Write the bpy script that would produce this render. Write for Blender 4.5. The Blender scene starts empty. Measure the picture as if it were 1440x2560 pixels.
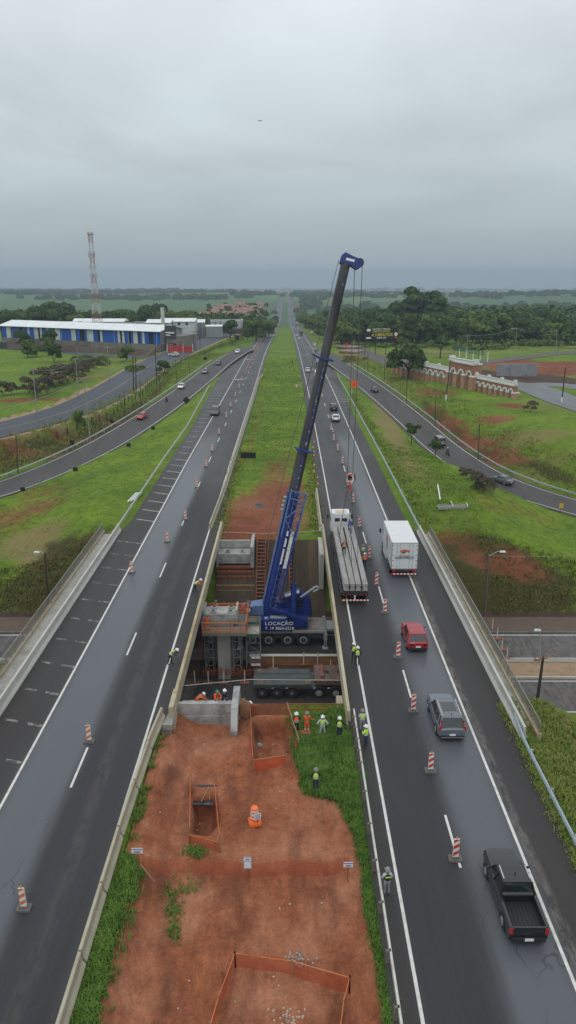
import bpy, bmesh, math, random
import numpy as np
from mathutils import Vector, Matrix, Euler, noise as mnoise

R = math.radians
random.seed(7)
rng = np.random.default_rng(7)
scene = bpy.context.scene
COL = scene.collection

CAM_H = 30.7
PITCH = R(18.47)
FPX = 1775.0
cam_data = bpy.data.cameras.new("camera")
cam = bpy.data.objects.new("camera", cam_data)
COL.objects.link(cam)
cam.location = (0, 0, CAM_H)
cam.rotation_euler = (math.pi / 2 - PITCH, 0, 0)
cam_data.sensor_fit = 'VERTICAL'
cam_data.sensor_height = 36.0
cam_data.lens = FPX / 2560 * 36.0
cam_data.clip_start = 0.5
cam_data.clip_end = 40000
scene.camera = cam

world = bpy.data.worlds.new("World")
scene.world = world
world.use_nodes = True
SUN_EL, SUN_ROT = R(62), R(200)


def build_world():
    nt = world.node_tree
    N, L = nt.nodes, nt.links
    N.clear()
    out = N.new('ShaderNodeOutputWorld')
    bg = N.new('ShaderNodeBackground')
    bg.inputs['Strength'].default_value = 1.0
    sky = N.new('ShaderNodeTexSky')
    sky.sky_type = 'NISHITA'
    sky.sun_disc = False
    sky.sun_elevation = SUN_EL
    sky.sun_rotation = SUN_ROT
    tc = N.new('ShaderNodeTexCoord')
    sep = N.new('ShaderNodeSeparateXYZ')
    L.new(tc.outputs['Generated'], sep.inputs[0])
    ramp = N.new('ShaderNodeValToRGB')
    els = ramp.color_ramp.elements
    data = [(0.0, (.385, .450, .490)), (.03, (.400, .468, .505)), (.08, (.480, .555, .590)), (.14, (.600, .680, .715)),
            (.20, (.680, .765, .810)), (.30, (.800, .875, .915)), (.6, (.98, 1.03, 1.06)), (1.0, (1.2, 1.25, 1.27))]
    els[0].position, els[0].color = data[0][0], (*data[0][1], 1)
    els[1].position, els[1].color = data[-1][0], (*data[-1][1], 1)
    for p, c in data[1:-1]:
        e = els.new(p)
        e.color = (*c, 1)
    L.new(sep.outputs['Z'], ramp.inputs[0])
    addz = N.new('ShaderNodeMath'); addz.operation = 'ADD'; addz.inputs[1].default_value = .09
    L.new(sep.outputs['Z'], addz.inputs[0])
    dv = N.new('ShaderNodeVectorMath'); dv.operation = 'DIVIDE'
    L.new(tc.outputs['Generated'], dv.inputs[0])
    cmb = N.new('ShaderNodeCombineXYZ')
    for i in range(3):
        L.new(addz.outputs[0], cmb.inputs[i])
    L.new(cmb.outputs[0], dv.inputs[1])
    mp = N.new('ShaderNodeMapping'); mp.inputs['Scale'].default_value = (.55, .42, .0)
    L.new(dv.outputs[0], mp.inputs[0])
    nz = N.new('ShaderNodeTexNoise'); nz.inputs['Scale'].default_value = 1.25
    nz.inputs['Detail'].default_value = 5; nz.inputs['Roughness'].default_value = .48
    nz.inputs['Distortion'].default_value = .35
    L.new(mp.outputs[0], nz.inputs['Vector'])
    mr = N.new('ShaderNodeMapRange')
    mr.inputs['From Min'].default_value = .3; mr.inputs['From Max'].default_value = .72
    mr.inputs['To Min'].default_value = .80; mr.inputs['To Max'].default_value = 1.14
    L.new(nz.outputs[0], mr.inputs[0])
    fz = N.new('ShaderNodeMapRange'); fz.inputs['From Min'].default_value = .01; fz.inputs['From Max'].default_value = .16
    L.new(sep.outputs['Z'], fz.inputs[0])
    mf = N.new('ShaderNodeMix'); mf.inputs['A'].default_value = .98
    L.new(fz.outputs[0], mf.inputs['Factor']); L.new(mr.outputs[0], mf.inputs['B'])
    mul = N.new('ShaderNodeVectorMath'); mul.operation = 'SCALE'
    L.new(ramp.outputs[0], mul.inputs[0]); L.new(mf.outputs[0], mul.inputs['Scale'])
    sk = N.new('ShaderNodeVectorMath'); sk.operation = 'SCALE'; sk.inputs['Scale'].default_value = .06
    L.new(sky.outputs[0], sk.inputs[0])
    mix = N.new('ShaderNodeMix'); mix.data_type = 'RGBA'; mix.inputs['Factor'].default_value = .93
    L.new(sk.outputs[0], mix.inputs['A']); L.new(mul.outputs[0], mix.inputs['B'])
    L.new(mix.outputs['Result'], bg.inputs['Color'])
    L.new(bg.outputs[0], out.inputs['Surface'])


build_world()
sun_data = bpy.data.lights.new("sun", 'SUN')
sun_data.energy = 0.5
sun_data.angle = R(25)
sun_data.color = (1, .97, .93)
sun = bpy.data.objects.new("sun", sun_data)
COL.objects.link(sun)
_sd = Vector((math.sin(SUN_ROT) * math.cos(SUN_EL), math.cos(SUN_ROT) * math.cos(SUN_EL), math.sin(SUN_EL)))
sun.rotation_euler = _sd.to_track_quat('Z', 'Y').to_euler()
scene.view_settings.view_transform = 'Standard'
scene.view_settings.look = 'None'
scene.view_settings.gamma = 1
scene.view_settings.exposure = 0.0
scene.view_settings.use_curve_mapping = False
scene.cycles.volume_step_rate = 4
scene.cycles.volume_max_steps = 64
scene.cycles.max_bounces = 5
scene.cycles.diffuse_bounces = 2
scene.cycles.glossy_bounces = 2
scene.cycles.transparent_max_bounces = 12
scene.cycles.volume_bounces = 0

CP, SP = math.cos(PITCH), math.sin(PITCH)


def ray(px, py):
    u, v = (px - 720) / FPX, -(py - 1280) / FPX
    return Vector((u, CP + v * SP, -SP + v * CP))


def at(px, py, z=0.0):
    d = ray(px, py)
    t = (z - CAM_H) / d.z
    return Vector((d.x * t, d.y * t, z))


def at_y(px, py, Y):
    d = ray(px, py)
    t = Y / d.y
    return Vector((d.x * t, Y, CAM_H + d.z * t))


def proj(p):
    dz = p[2] - CAM_H
    zc = p[1] * CP - dz * SP
    yc = p[1] * SP + dz * CP
    return 720 + FPX * p[0] / zc, 1280 - FPX * yc / zc


def tag(o, label=None, cat=None, group=None, kind=None):
    if label: o['label'] = label
    if cat: o['category'] = cat
    if group: o['group'] = group
    if kind: o['kind'] = kind
    return o


def empty(name, loc=(0, 0, 0), rz=0.0, label=None, cat=None, group=None):
    o = bpy.data.objects.new(name, None)
    o.empty_display_size = .3
    COL.objects.link(o)
    o.location = loc
    o.rotation_euler = (0, 0, rz)
    return tag(o, label, cat, group)


def kids(o):
    return [c for c in bpy.data.objects if c.parent == o]


class Proto:
    """a built thing that can be copied with its parts and sub-parts"""

    def __init__(self, root):
        self.root = root
        self.used = False
        self.ch = [(c, kids(c)) for c in kids(root)]

    def put(self, loc, rz=0.0, label=None, group=None, scale=None, rx=0.0):
        if not self.used:
            r = self.root
            self.used = True
        else:
            r = self.root.copy(); COL.objects.link(r)
            for c, gs in self.ch:
                d = c.copy(); COL.objects.link(d); d.parent = r
                for g in gs:
                    h = g.copy(); COL.objects.link(h); h.parent = d
        r.location = loc
        r.rotation_euler = (rx, 0, rz)
        if scale is not None:
            r.scale = scale if hasattr(scale, '__len__') else (scale,) * 3
        if label: r['label'] = label
        if group: r['group'] = group
        return r


class MB:
    def __init__(self):
        self.v, self.f, self.m = [], [], []
        self.mi = 0
        self.M = None

    def mat(self, i):
        self.mi = i
        return self

    def add(self, vs, fs):
        b = len(self.v)
        if self.M is not None:
            vs = [self.M @ Vector(p) for p in vs]
        self.v += [tuple(p) for p in vs]
        self.f += [tuple(b + i for i in f) for f in fs]
        self.m += [self.mi] * len(fs)
        return self

    def box(self, c, s, rz=0.0, taper=1.0, tap2=None, rx=0, ry=0):
        x, y, z = s[0] / 2, s[1] / 2, s[2] / 2
        t2 = taper if tap2 is None else tap2
        P = [(-x, -y, -z), (x, -y, -z), (x, y, -z), (-x, y, -z),
             (-x * taper, -y * t2, z), (x * taper, -y * t2, z), (x * taper, y * t2, z), (-x * taper, y * t2, z)]
        E = Euler((rx, ry, rz)).to_matrix()
        P = [E @ Vector(p) + Vector(c) for p in P]
        return self.add(P, [(3, 2, 1, 0), (4, 5, 6, 7), (0, 1, 5, 4), (1, 2, 6, 5), (2, 3, 7, 6), (3, 0, 4, 7)])

    def b2(self, x0, x1, y0, y1, z0, z1):
        return self.box(((x0 + x1) / 2, (y0 + y1) / 2, (z0 + z1) / 2), (x1 - x0, y1 - y0, z1 - z0))

    def tube(self, a, b, r0, r1=None, n=8, caps=True):
        a, b = Vector(a), Vector(b)
        r1 = r0 if r1 is None else r1
        d = (b - a)
        if d.length < 1e-6: return self
        d.normalize()
        up = Vector((0, 0, 1)) if abs(d.z) < .9 else Vector((1, 0, 0))
        e1 = d.cross(up).normalized(); e2 = d.cross(e1)
        vs = []
        for c, r in ((a, r0), (b, r1)):
            for i in range(n):
                t = 2 * math.pi * i / n
                vs.append(c + e1 * (r * math.cos(t)) + e2 * (r * math.sin(t)))
        fs = [(i, (i + 1) % n, n + (i + 1) % n, n + i) for i in range(n)]
        if caps: fs += [tuple(range(n - 1, -1, -1)), tuple(range(n, 2 * n))]
        return self.add(vs, fs)

    def bar(self, a, b, w, h, up=(0, 0, 1)):
        a, b = Vector(a), Vector(b)
        d = (b - a).normalized()
        u = Vector(up)
        if abs(d.dot(u)) > .98: u = Vector((1, 0, 0))
        e1 = d.cross(u).normalized() * (w / 2); e2 = e1.cross(d).normalized() * (h / 2)
        vs = [a - e1 - e2, a + e1 - e2, a + e1 + e2, a - e1 + e2, b - e1 - e2, b + e1 - e2, b + e1 + e2, b - e1 + e2]
        return self.add(vs, [(0, 1, 2, 3), (7, 6, 5, 4), (0, 4, 5, 1), (1, 5, 6, 2), (2, 6, 7, 3), (3, 7, 4, 0)])

    def path(self, pts, r, n=6):
        for a, b in zip(pts[:-1], pts[1:]):
            self.tube(a, b, r, r, n)
        return self

    def prism(self, poly, a, b, axis='y'):
        """poly: list of 2-D points; extruded from a to b along axis"""
        n = len(poly)

        def P(p, t):
            return {'x': (t, p[0], p[1]), 'y': (p[0], t, p[1]), 'z': (p[0], p[1], t)}[axis]
        vs = [P(p, a) for p in poly] + [P(p, b) for p in poly]
        fs = [(i, (i + 1) % n, n + (i + 1) % n, n + i) for i in range(n)]
        fs += [tuple(range(n - 1, -1, -1)), tuple(range(n, 2 * n))]
        return self.add(vs, fs)

    def loft(self, rings, close=True, caps=True):
        n = len(rings[0])
        vs = [p for r in rings for p in r]
        fs = []
        for k in range(len(rings) - 1):
            for i in range(n if close else n - 1):
                j = (i + 1) % n
                fs.append((k * n + i, k * n + j, (k + 1) * n + j, (k + 1) * n + i))
        if caps:
            fs += [tuple(range(n - 1, -1, -1)), tuple(range((len(rings) - 1) * n, len(rings) * n))]
        return self.add(vs, fs)

    def ball(self, c, r, nu=10, nv=6, z0=-1.0):
        c = Vector(c)
        r = Vector(r if hasattr(r, '__len__') else (r, r, r))
        rings = []
        a0 = math.asin(z0)
        for k in range(nv + 1):
            a = a0 + (math.pi / 2 - a0) * k / nv
            rings.append([c + Vector((r.x * math.cos(a) * math.cos(2 * math.pi * i / nu),
                                      r.y * math.cos(a) * math.sin(2 * math.pi * i / nu), r.z * math.sin(a))) for i in range(nu)])
        return self.loft(rings)

    def mesh(self, name, mats, smooth=False, bevel=0.0, recalc=True):
        me = bpy.data.meshes.new(name)
        me.from_pydata(self.v, [], self.f)
        mats = mats if isinstance(mats, (list, tuple)) else [mats]
        for m in mats: me.materials.append(m)
        me.polygons.foreach_set('material_index', self.m)
        if recalc or bevel:
            bm = bmesh.new(); bm.from_mesh(me)
            if bevel:
                bmesh.ops.remove_doubles(bm, verts=bm.verts, dist=1e-4)
            bmesh.ops.recalc_face_normals(bm, faces=bm.faces)
            if bevel:
                es = [e for e in bm.edges if len(e.link_faces) == 2 and e.calc_face_angle() > R(28)]
                bmesh.ops.bevel(bm, geom=es, offset=bevel, segments=2, affect='EDGES', clamp_overlap=True)
            bm.to_mesh(me); bm.free()
        if smooth:
            me.polygons.foreach_set('use_smooth', [True] * len(me.polygons))
        me.update()
        return me

    def build(self, name, mats, parent=None, smooth=False, bevel=0.0, recalc=True):
        o = bpy.data.objects.new(name, self.mesh(name, mats, smooth, bevel, recalc))
        COL.objects.link(o)
        if parent is not None: o.parent = parent
        return o


MATS = {}


def material(name, col, rough=.7, var=.12, scale=3.0, bump=0.0, metal=0.0, spec=.5, col2=None, fac2=(.45, .6), scale2=1.0,
             coat=0.0, stretch=(1, 1, 1), objvar=0.0, emis=None):
    if name in MATS: return MATS[name]
    m = bpy.data.materials.new(name)
    MATS[name] = m
    m.use_nodes = True
    nt = m.node_tree; N, L = nt.nodes, nt.links
    b = N['Principled BSDF']
    b.inputs['Roughness'].default_value = rough
    b.inputs['Metallic'].default_value = metal
    b.inputs['Specular IOR Level'].default_value = spec
    if coat: b.inputs['Coat Weight'].default_value = coat; b.inputs['Coat Roughness'].default_value = .08
    tc = N.new('ShaderNodeTexCoord')
    mp = N.new('ShaderNodeMapping'); mp.inputs['Scale'].default_value = stretch
    L.new(tc.outputs['Object'], mp.inputs[0])
    nz = N.new('ShaderNodeTexNoise'); nz.inputs['Scale'].default_value = scale; nz.inputs['Detail'].default_value = 6
    nz.inputs['Roughness'].default_value = .65
    L.new(mp.outputs[0], nz.inputs['Vector'])
    mr = N.new('ShaderNodeMapRange'); mr.inputs['From Min'].default_value = .25; mr.inputs['From Max'].default_value = .75
    mr.inputs['To Min'].default_value = 1 - var; mr.inputs['To Max'].default_value = 1 + var
    L.new(nz.outputs[0], mr.inputs[0])
    base = N.new('ShaderNodeRGB'); base.outputs[0].default_value = (*col, 1)
    cur = base.outputs[0]
    if col2 is not None:
        n2 = N.new('ShaderNodeTexNoise'); n2.inputs['Scale'].default_value = scale2; n2.inputs['Detail'].default_value = 7
        n2.inputs['Roughness'].default_value = .7
        L.new(mp.outputs[0], n2.inputs['Vector'])
        r2 = N.new('ShaderNodeMapRange'); r2.inputs['From Min'].default_value = fac2[0]; r2.inputs['From Max'].default_value = fac2[1]
        L.new(n2.outputs[0], r2.inputs[0])
        mx = N.new('ShaderNodeMix'); mx.data_type = 'RGBA'
        L.new(r2.outputs[0], mx.inputs['Factor']); L.new(cur, mx.inputs['A']); mx.inputs['B'].default_value = (*col2, 1)
        cur = mx.outputs['Result']
    sc = N.new('ShaderNodeVectorMath'); sc.operation = 'SCALE'
    L.new(cur, sc.inputs[0]); L.new(mr.outputs[0], sc.inputs['Scale'])
    cur = sc.outputs[0]
    if objvar:
        oi = N.new('ShaderNodeObjectInfo')
        r3 = N.new('ShaderNodeMapRange'); r3.inputs['To Min'].default_value = 1 - objvar; r3.inputs['To Max'].default_value = 1 + objvar
        L.new(oi.outputs['Random'], r3.inputs[0])
        s3 = N.new('ShaderNodeVectorMath'); s3.operation = 'SCALE'
        L.new(cur, s3.inputs[0]); L.new(r3.outputs[0], s3.inputs['Scale'])
        cur = s3.outputs[0]
    L.new(cur, b.inputs['Base Color'])
    if bump:
        bp = N.new('ShaderNodeBump'); bp.inputs['Strength'].default_value = 1; bp.inputs['Distance'].default_value = bump
        L.new(nz.outputs[0], bp.inputs['Height']); L.new(bp.outputs[0], b.inputs['Normal'])
    if emis:
        b.inputs['Emission Color'].default_value = (*emis[0], 1); b.inputs['Emission Strength'].default_value = emis[1]
    return m


class NB:
    """small node graph helper for the ground materials"""

    def __init__(self, name, rough=.9):
        self.m = bpy.data.materials.new(name); self.m.use_nodes = True
        self.N, self.L = self.m.node_tree.nodes, self.m.node_tree.links
        self.b = self.N['Principled BSDF']
        self.b.inputs['Roughness'].default_value = rough
        self.b.inputs['Specular IOR Level'].default_value = .25
        self.geo = self.N.new('ShaderNodeNewGeometry')
        self.pos = self.geo.outputs['Position']
        self.sep = None

    def noise(self, scale, detail=6, rough=.6, stretch=None, dist=0.0):
        src = self.pos
        if stretch:
            mp = self.N.new('ShaderNodeMapping'); mp.inputs['Scale'].default_value = stretch
            self.L.new(src, mp.inputs[0]); src = mp.outputs[0]
        n = self.N.new('ShaderNodeTexNoise'); n.inputs['Scale'].default_value = scale
        n.inputs['Detail'].default_value = detail; n.inputs['Roughness'].default_value = rough
        n.inputs['Distortion'].default_value = dist
        self.L.new(src, n.inputs['Vector'])
        return n.outputs[0]

    def rng(self, v, a, b, c=0.0, d=1.0, smooth=False):
        r = self.N.new('ShaderNodeMapRange')
        if smooth: r.interpolation_type = 'SMOOTHSTEP'
        for k, x in zip(('From Min', 'From Max', 'To Min', 'To Max'), (a, b, c, d)):
            r.inputs[k].default_value = x
        self.L.new(v, r.inputs[0])
        return r.outputs[0]

    def math(self, op, a, b=None, c=None):
        n = self.N.new('ShaderNodeMath'); n.operation = op
        for i, x in enumerate((a, b, c)):
            if x is None: continue
            if isinstance(x, (int, float)): n.inputs[i].default_value = x
            else: self.L.new(x, n.inputs[i])
        return n.outputs[0]

    def attr(self, name):
        a = self.N.new('ShaderNodeAttribute'); a.attribute_name = name
        return a.outputs['Fac']

    def xyz(self):
        if self.sep is None:
            self.sep = self.N.new('ShaderNodeSeparateXYZ'); self.L.new(self.pos, self.sep.inputs[0])
        return self.sep.outputs

    def mix(self, f, a, b):
        n = self.N.new('ShaderNodeMix'); n.data_type = 'RGBA'
        if isinstance(f, (int, float)): n.inputs['Factor'].default_value = f
        else: self.L.new(f, n.inputs['Factor'])
        for k, x in (('A', a), ('B', b)):
            if isinstance(x, tuple): n.inputs[k].default_value = (*x, 1)
            else: self.L.new(x, n.inputs[k])
        return n.outputs['Result']

    def scale(self, c, s):
        n = self.N.new('ShaderNodeVectorMath'); n.operation = 'SCALE'
        self.L.new(c, n.inputs[0])
        if isinstance(s, (int, float)): n.inputs['Scale'].default_value = s
        else: self.L.new(s, n.inputs['Scale'])
        return n.outputs[0]

    def done(self, col, bump=None, dist=.1, rough=None):
        self.L.new(col, self.b.inputs['Base Color'])
        if bump is not None:
            bp = self.N.new('ShaderNodeBump'); bp.inputs['Distance'].default_value = dist; bp.inputs['Strength'].default_value = 1
            self.L.new(bump, bp.inputs['Height']); self.L.new(bp.outputs[0], self.b.inputs['Normal'])
        if rough is not None: self.L.new(rough, self.b.inputs['Roughness'])
        return self.m


_pr = np.array([(-200, 0), (120, 0), (200, -1.0), (329, -3.2), (420, -7), (525, -11.3), (743, -21), (1000, -34), (1307, -45.5),
                (1500, -42), (1709, -34), (2109, -31), (2600, -37), (3200, -47), (4200, -63), (6000, -88), (9000, -130), (20000, -310)], float)


def _smooth_profile():
    ys = np.arange(-200, 20001, 10.0)
    z = np.interp(ys, _pr[:, 0], _pr[:, 1])
    out = z.copy()
    for i, y in enumerate(ys):
        w = int(np.clip((y - 120) * .12, 0, 120) / 10)
        if w: out[i] = z[max(0, i - w):i + w + 1].mean()
    return ys, out


_py, _pz = _smooth_profile()


def Zr(y): return np.interp(y, _py, _pz)


def Xo(y): return np.interp(y, [200, 323, 511, 721, 1264, 1641, 2100, 9000], [0, -.5, -1.0, -1.6, -3.5, -4.2, -4.0, -20])


LOWZ = -7.2
CTRL = [  # X, Y, z : measured heights of the land beside the highway
    (-30, 30, -3), (-60, 30, -4), (-30, 45, -6), (-60, 45, -6), (-30, 60, -7.2), (-80, 60, -7.2), (-35, 75, -7.2), (-80, 75, -7.2), (-120, 60, -7.2),
    (-34, 88, -4.8), (-45, 88, -5.6), (-33, 97, -2.2), (-29, 97, -0.6), (-30, 112, -0.8), (-37, 112, -3.2), (-44, 104, -5), (-60, 100, -5.4),
    (-50, 118, -5), (-42, 140, -4), (-36, 165, -2.6), (-30, 195, -1.8), (-24, 235, -1.4), (-62, 108, -5.6),
    (-31, 140, -1.6), (-28, 165, -1.3), (-56, 133, -4.6), (-49, 150, -3.6), (-43, 172, -2.6), (-37, 198, -2.2), (-31, 230, -2.2),
    (-68, 122, -4.9), (-72, 131, 0.1), (-59, 143, 0.1), (-53.5, 158, 0.2), (-49.5, 180, 0.3), (-46, 205, 0.3), (-44, 240, -0.2), (-41, 280, -0.6), (-38, 330, -3),
    (-75, 140, 0), (-60, 150, 0), (-58, 180, 0.2), (-55, 230, 0.2), (-52, 300, -0.8), (-50, 360, -3),
    (-100, 160, -0.3), (-100, 220, -0.3), (-160, 220, -0.5), (-120, 300, -1), (-70, 330, -1), (-150, 380, -1.5), (-300, 400, -3), (-100, 430, -4),
    (-250, 250, -1), (-60, 450, -7), (-150, 520, -7), (-400, 600, -12), (-150, 700, -19),
    (24, 25, -2.2), (24, 45, -4.4), (35, 45, -6), (35, 30, -4), (30, 60, -7.2), (80, 60, -7.2), (35, 75, -7.2), (60, 75, -7.2), (120, 60, -7.2),
    (48, 112, -5.6), (60, 103, -6), (38, 123.6, -4.5), (33, 145, -3.6), (29, 175, -2.6), (25.8, 213, -2), (21, 250, -1.6),
    (22, 90, 0.2), (27, 91, 0.2), (29, 104, 0.2), (25.5, 120, 0.1), (21.5, 150, -0.3), (36, 90, -3.6), (38, 98, -4), (45, 90, -5.4), (33, 112, -2.4),
    (34, 170, -2.8), (38.5, 171, 1), (39.3, 142, -4), (44.5, 141, 0.8), (46.5, 122, -4.6), (54, 124, 0.2), (31, 205, -2.4), (34, 205, 0.4), (27, 245, -1.8), (30, 245, -0.3),
    (65, 110, -3), (75, 95, -4), (60, 130, 0.6), (60, 150, 1), (60, 190, 0.3), (45, 220, 0.3), (37, 244, 0), (80, 150, 0.8), (90, 200, 0.4), (130, 200, 0),
    (60, 300, -2), (150, 300, -1.5), (30, 300, -2.5), (100, 450, -7), (300, 450, -6), (60, 520, -11), (250, 800, -20),
    (-3000, 1500, -40), (3000, 1500, -36), (-3000, 400, -6), (3000, 400, -6), (0, -150, 0), (-800, -100, -3), (800, -100, -3),
]
for _y in (90, 110, 135, 165, 200, 245, 300, 380, 520, 760, 1000, 1400, 2000, 3000):
    CTRL += [(-24.5 + Xo(_y), _y, float(Zr(_y)) - .25), (17.5 + Xo(_y), _y, float(Zr(_y)) - .2)]
_C = np.array(CTRL, float)
_res = _C[:, 2] - Zr(_C[:, 1])
_D = np.sqrt(((_C[:, None, :2] - _C[None, :, :2]) ** 2).sum(-1))
_n = len(_C)
_A = np.zeros((_n + 1, _n + 1)); _A[:_n, :_n] = -_D; _A[:_n, _n] = 1; _A[_n, :_n] = 1
_A[:_n, :_n] -= np.eye(_n) * .3
_W = np.linalg.solve(_A, np.append(_res, 0))


def rbf(X, Y):
    X, Y = np.asarray(X, float), np.asarray(Y, float)
    sh = X.shape
    X, Y = X.ravel(), Y.ravel()
    out = np.full(X.shape, _W[_n])
    for i in range(_n):
        out += -_W[i] * np.hypot(X - _C[i, 0], Y - _C[i, 1])
    far = np.clip((np.hypot(X, Y) - 1200) / 1500, 0, 1)
    return (out * (1 - far)).reshape(sh)


def spline(pts, step=3.0):
    P = [np.array(p, float) for p in pts]
    P = [2 * P[0] - P[1]] + P + [2 * P[-1] - P[-2]]
    out = []
    for i in range(1, len(P) - 2):
        n = max(2, int(np.linalg.norm((P[i + 1] - P[i])[:2]) / step))
        for k in range(n):
            t = k / n
            out.append(.5 * ((2 * P[i]) + (-P[i - 1] + P[i + 1]) * t + (2 * P[i - 1] - 5 * P[i] + 4 * P[i + 1] - P[i + 2]) * t * t
                             + (-P[i - 1] + 3 * P[i] - 3 * P[i + 1] + P[i + 2]) * t ** 3))
    out.append(P[-2])
    return np.array(out)


def pxl(lst):  # [(px,py,z)] -> world nodes
    return [tuple(at(a, b, c)) for a, b, c in lst]


RAMP_L = spline(pxl([(618, 868, -2.6), (560, 903, -1.8), (505, 946, -1.4), (434, 1000, -1.6), (352, 1056, -2.6), (250, 1117, -3.6), (130, 1174, -4.5), (0, 1223, -5.0), (-160, 1268, -5.4)]))
RAMP_R = spline(pxl([(800, 878, -2.4), (850, 912, -1.7), (905, 950, -1.7), (972, 1002, -2.2), (1035, 1055, -3.0), (1105, 1117, -3.8), (1200, 1181, -4.4), (1310, 1228, -4.9), (1440, 1268, -5.4), (1640, 1322, -6)]))
UPPER = spline(pxl([(-230, 1128, -.2), (0, 1074, 0), (110, 1046, 0), (200, 1016, 0), (290, 970, .1), (375, 915, .1), (445, 881, -.2), (520, 850, -.8), (575, 832, -1.6)]))
SIDE = spline(pxl([(405, 893, 0), (330, 893, 0), (200, 884, -.3), (60, 873, -.4), (-150, 862, -.6)]))
FRONT_R = spline([(60, 213, .1), (40, 262, -.8), (36, 330, -3), (34, 400, -6), (32, 520, -11)])
GATE_RD = spline(pxl([(1262, 958, .3), (1300, 963, .3), (1345, 974, .4), (1400, 996, .5), (1460, 1016, .5), (1560, 1050, .6)]))
GATE_RD2 = spline(pxl([(1290, 962, .3), (1340, 962, .3), (1400, 962, .3), (1470, 972, .4), (1560, 990, .5)]))
BACK_RD = spline(pxl([(1100, 928, -.3), (1160, 917, -.4), (1210, 905, -.5), (1280, 897, -.6), (1360, 887, -.7), (1480, 876, -.8)]))
LANES = [(RAMP_L, 4.3), (RAMP_R, 4.4), (UPPER, 6.6), (SIDE, 3.2), (FRONT_R, 4.0), (GATE_RD, 5.5), (GATE_RD2, 4), (BACK_RD, 3.8)]


def near_line(X, Y, line):
    """distance, height along the nearest point of a polyline; vectorised"""
    best = np.full(X.shape, 1e9); zz = np.zeros(X.shape)
    for a, b in zip(line[:-1], line[1:]):
        d = b[:2] - a[:2]; L2 = max(d @ d, 1e-9)
        t = np.clip(((X - a[0]) * d[0] + (Y - a[1]) * d[1]) / L2, 0, 1)
        dist = np.hypot(X - a[0] - t * d[0], Y - a[1] - t * d[1])
        m = dist < best
        best = np.where(m, dist, best); zz = np.where(m, a[2] + t * (b[2] - a[2]), zz)
    return best, zz


def hwy_edges(Y):
    xl = np.interp(Y, [0, 84, 88, 150, 230, 300, 330, 5000], [-22.5, -22.5, -21.8, -22, -23, -23.5, -20.5, -20.5]) + Xo(Y)
    xr = np.interp(Y, [0, 84, 88, 230, 300, 5000], [16.9, 17.3, 16.6, 17.2, 16.5, 16.5]) + Xo(Y)
    return xl, xr


def height(X, Y):
    X, Y = np.asarray(X, float), np.asarray(Y, float)
    zr = Zr(Y)
    low = zr + rbf(X, Y)
    far = np.clip((Y - 1400) / 2500, 0, 1)
    low = low + far * (13 * np.sin(X / 1900 + 1.2 + Y / 5200) + 9 * np.sin(X / 830 + Y / 1300) + 9 * np.sin(Y / 1150 + X / 2600) - 14)
    far2 = np.clip((np.abs(X) - 200) / 600, 0, 1) * np.clip((Y - 500) / 700, 0, 1)
    low = low + far2 * 6 * np.sin(X / 310 + Y / 420)
    xl, xr = hwy_edges(Y)
    t = np.maximum(np.maximum(xl - X, X - xr), 0)
    emb = zr - .25 - t * .62
    z = np.where(Y < 420, np.maximum(low, emb), low)
    inside = np.clip(1 - t / 6, 0, 1)
    z = np.where((t > 0) & (Y >= 88), z * (1 - inside * .6) + (zr - .25 - .1 * t) * inside * .6, z)
    for line, hw in LANES:
        bb = (X > line[:, 0].min() - 15) & (X < line[:, 0].max() + 15) & (Y > line[:, 1].min() - 15) & (Y < line[:, 1].max() + 15)
        if not bb.any(): continue
        Xs, Ys = X[bb] if X.shape else X, Y[bb] if Y.shape else Y
        d, lz = near_line(Xs, Ys, line)
        w = np.clip(1 - (d - hw - .3) / 2.5, 0, 1); w = w * w * (3 - 2 * w)
        if X.shape: z[bb] = z[bb] * (1 - w) + (lz - .12) * w
        else: z = z * (1 - w) + (lz - .12) * w
    bed = zr - .12
    med = (X > -9.2 + Xo(Y)) & (X < 4.9 + Xo(Y))
    bed = np.where(med, zr - .22 - .25 * np.clip(1 - np.abs(X - Xo(Y) + 2.1) / 7, 0, 1), bed)
    z = np.where(t <= 0, bed, z)
    cut = LOWZ - .1 + np.maximum(0, np.maximum((55.0 - Y) * .9, (Y - 74.6) * .92))
    cut = np.where(Y > 84, 1e3, cut)
    cut = np.where(Y < 46, 1e3, cut)
    z = np.where((np.abs(X) < 140), np.minimum(z, cut), z)
    cutpit = (np.abs(X + 6.2) < 2.6) & (np.abs(Y - 63.4) < 1.7)
    z = np.where(cutpit, LOWZ - 1.2, z)
    site = (X > -9.0) & (X < 4.95) & (Y < 48)
    z = np.where(site, np.minimum(z, -4.5 - .0 * Y), z)
    return z


def hgt(x, y): return float(height(np.array([float(x)]), np.array([float(y)]))[0])


SITE_Z = -1.15


def hit(px, py, guess=0.0):
    """ground point seen at a photo pixel (walks the ray over the land)"""
    d = ray(px, py)
    ts = np.concatenate([np.arange(25, 300, .5), np.arange(300, 2500, 4), np.arange(2500, 12000, 25)])
    X, Y, Z = d.x * ts, d.y * ts, CAM_H + d.z * ts
    h = grid_z(X, Y)
    below = np.nonzero(Z <= h)[0]
    if len(below) == 0: return at(px, py, guess)
    i = below[0]
    if i == 0: t = ts[0]
    else:
        g0, g1 = Z[i - 1] - h[i - 1], Z[i] - h[i]
        t = ts[i - 1] + (ts[i] - ts[i - 1]) * g0 / max(g0 - g1, 1e-6)
    return Vector((d.x * t, d.y * t, CAM_H + d.z * t))


def axis(spec):
    out = [spec[0][0]]
    for a, b, s0, s1 in spec:
        x = a; s = s0
        while x < b - 1e-6:
            f = (x - a) / (b - a)
            s = s0 + (s1 - s0) * f
            x = min(b, x + s)
            out.append(x)
    return np.array(out)


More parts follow.
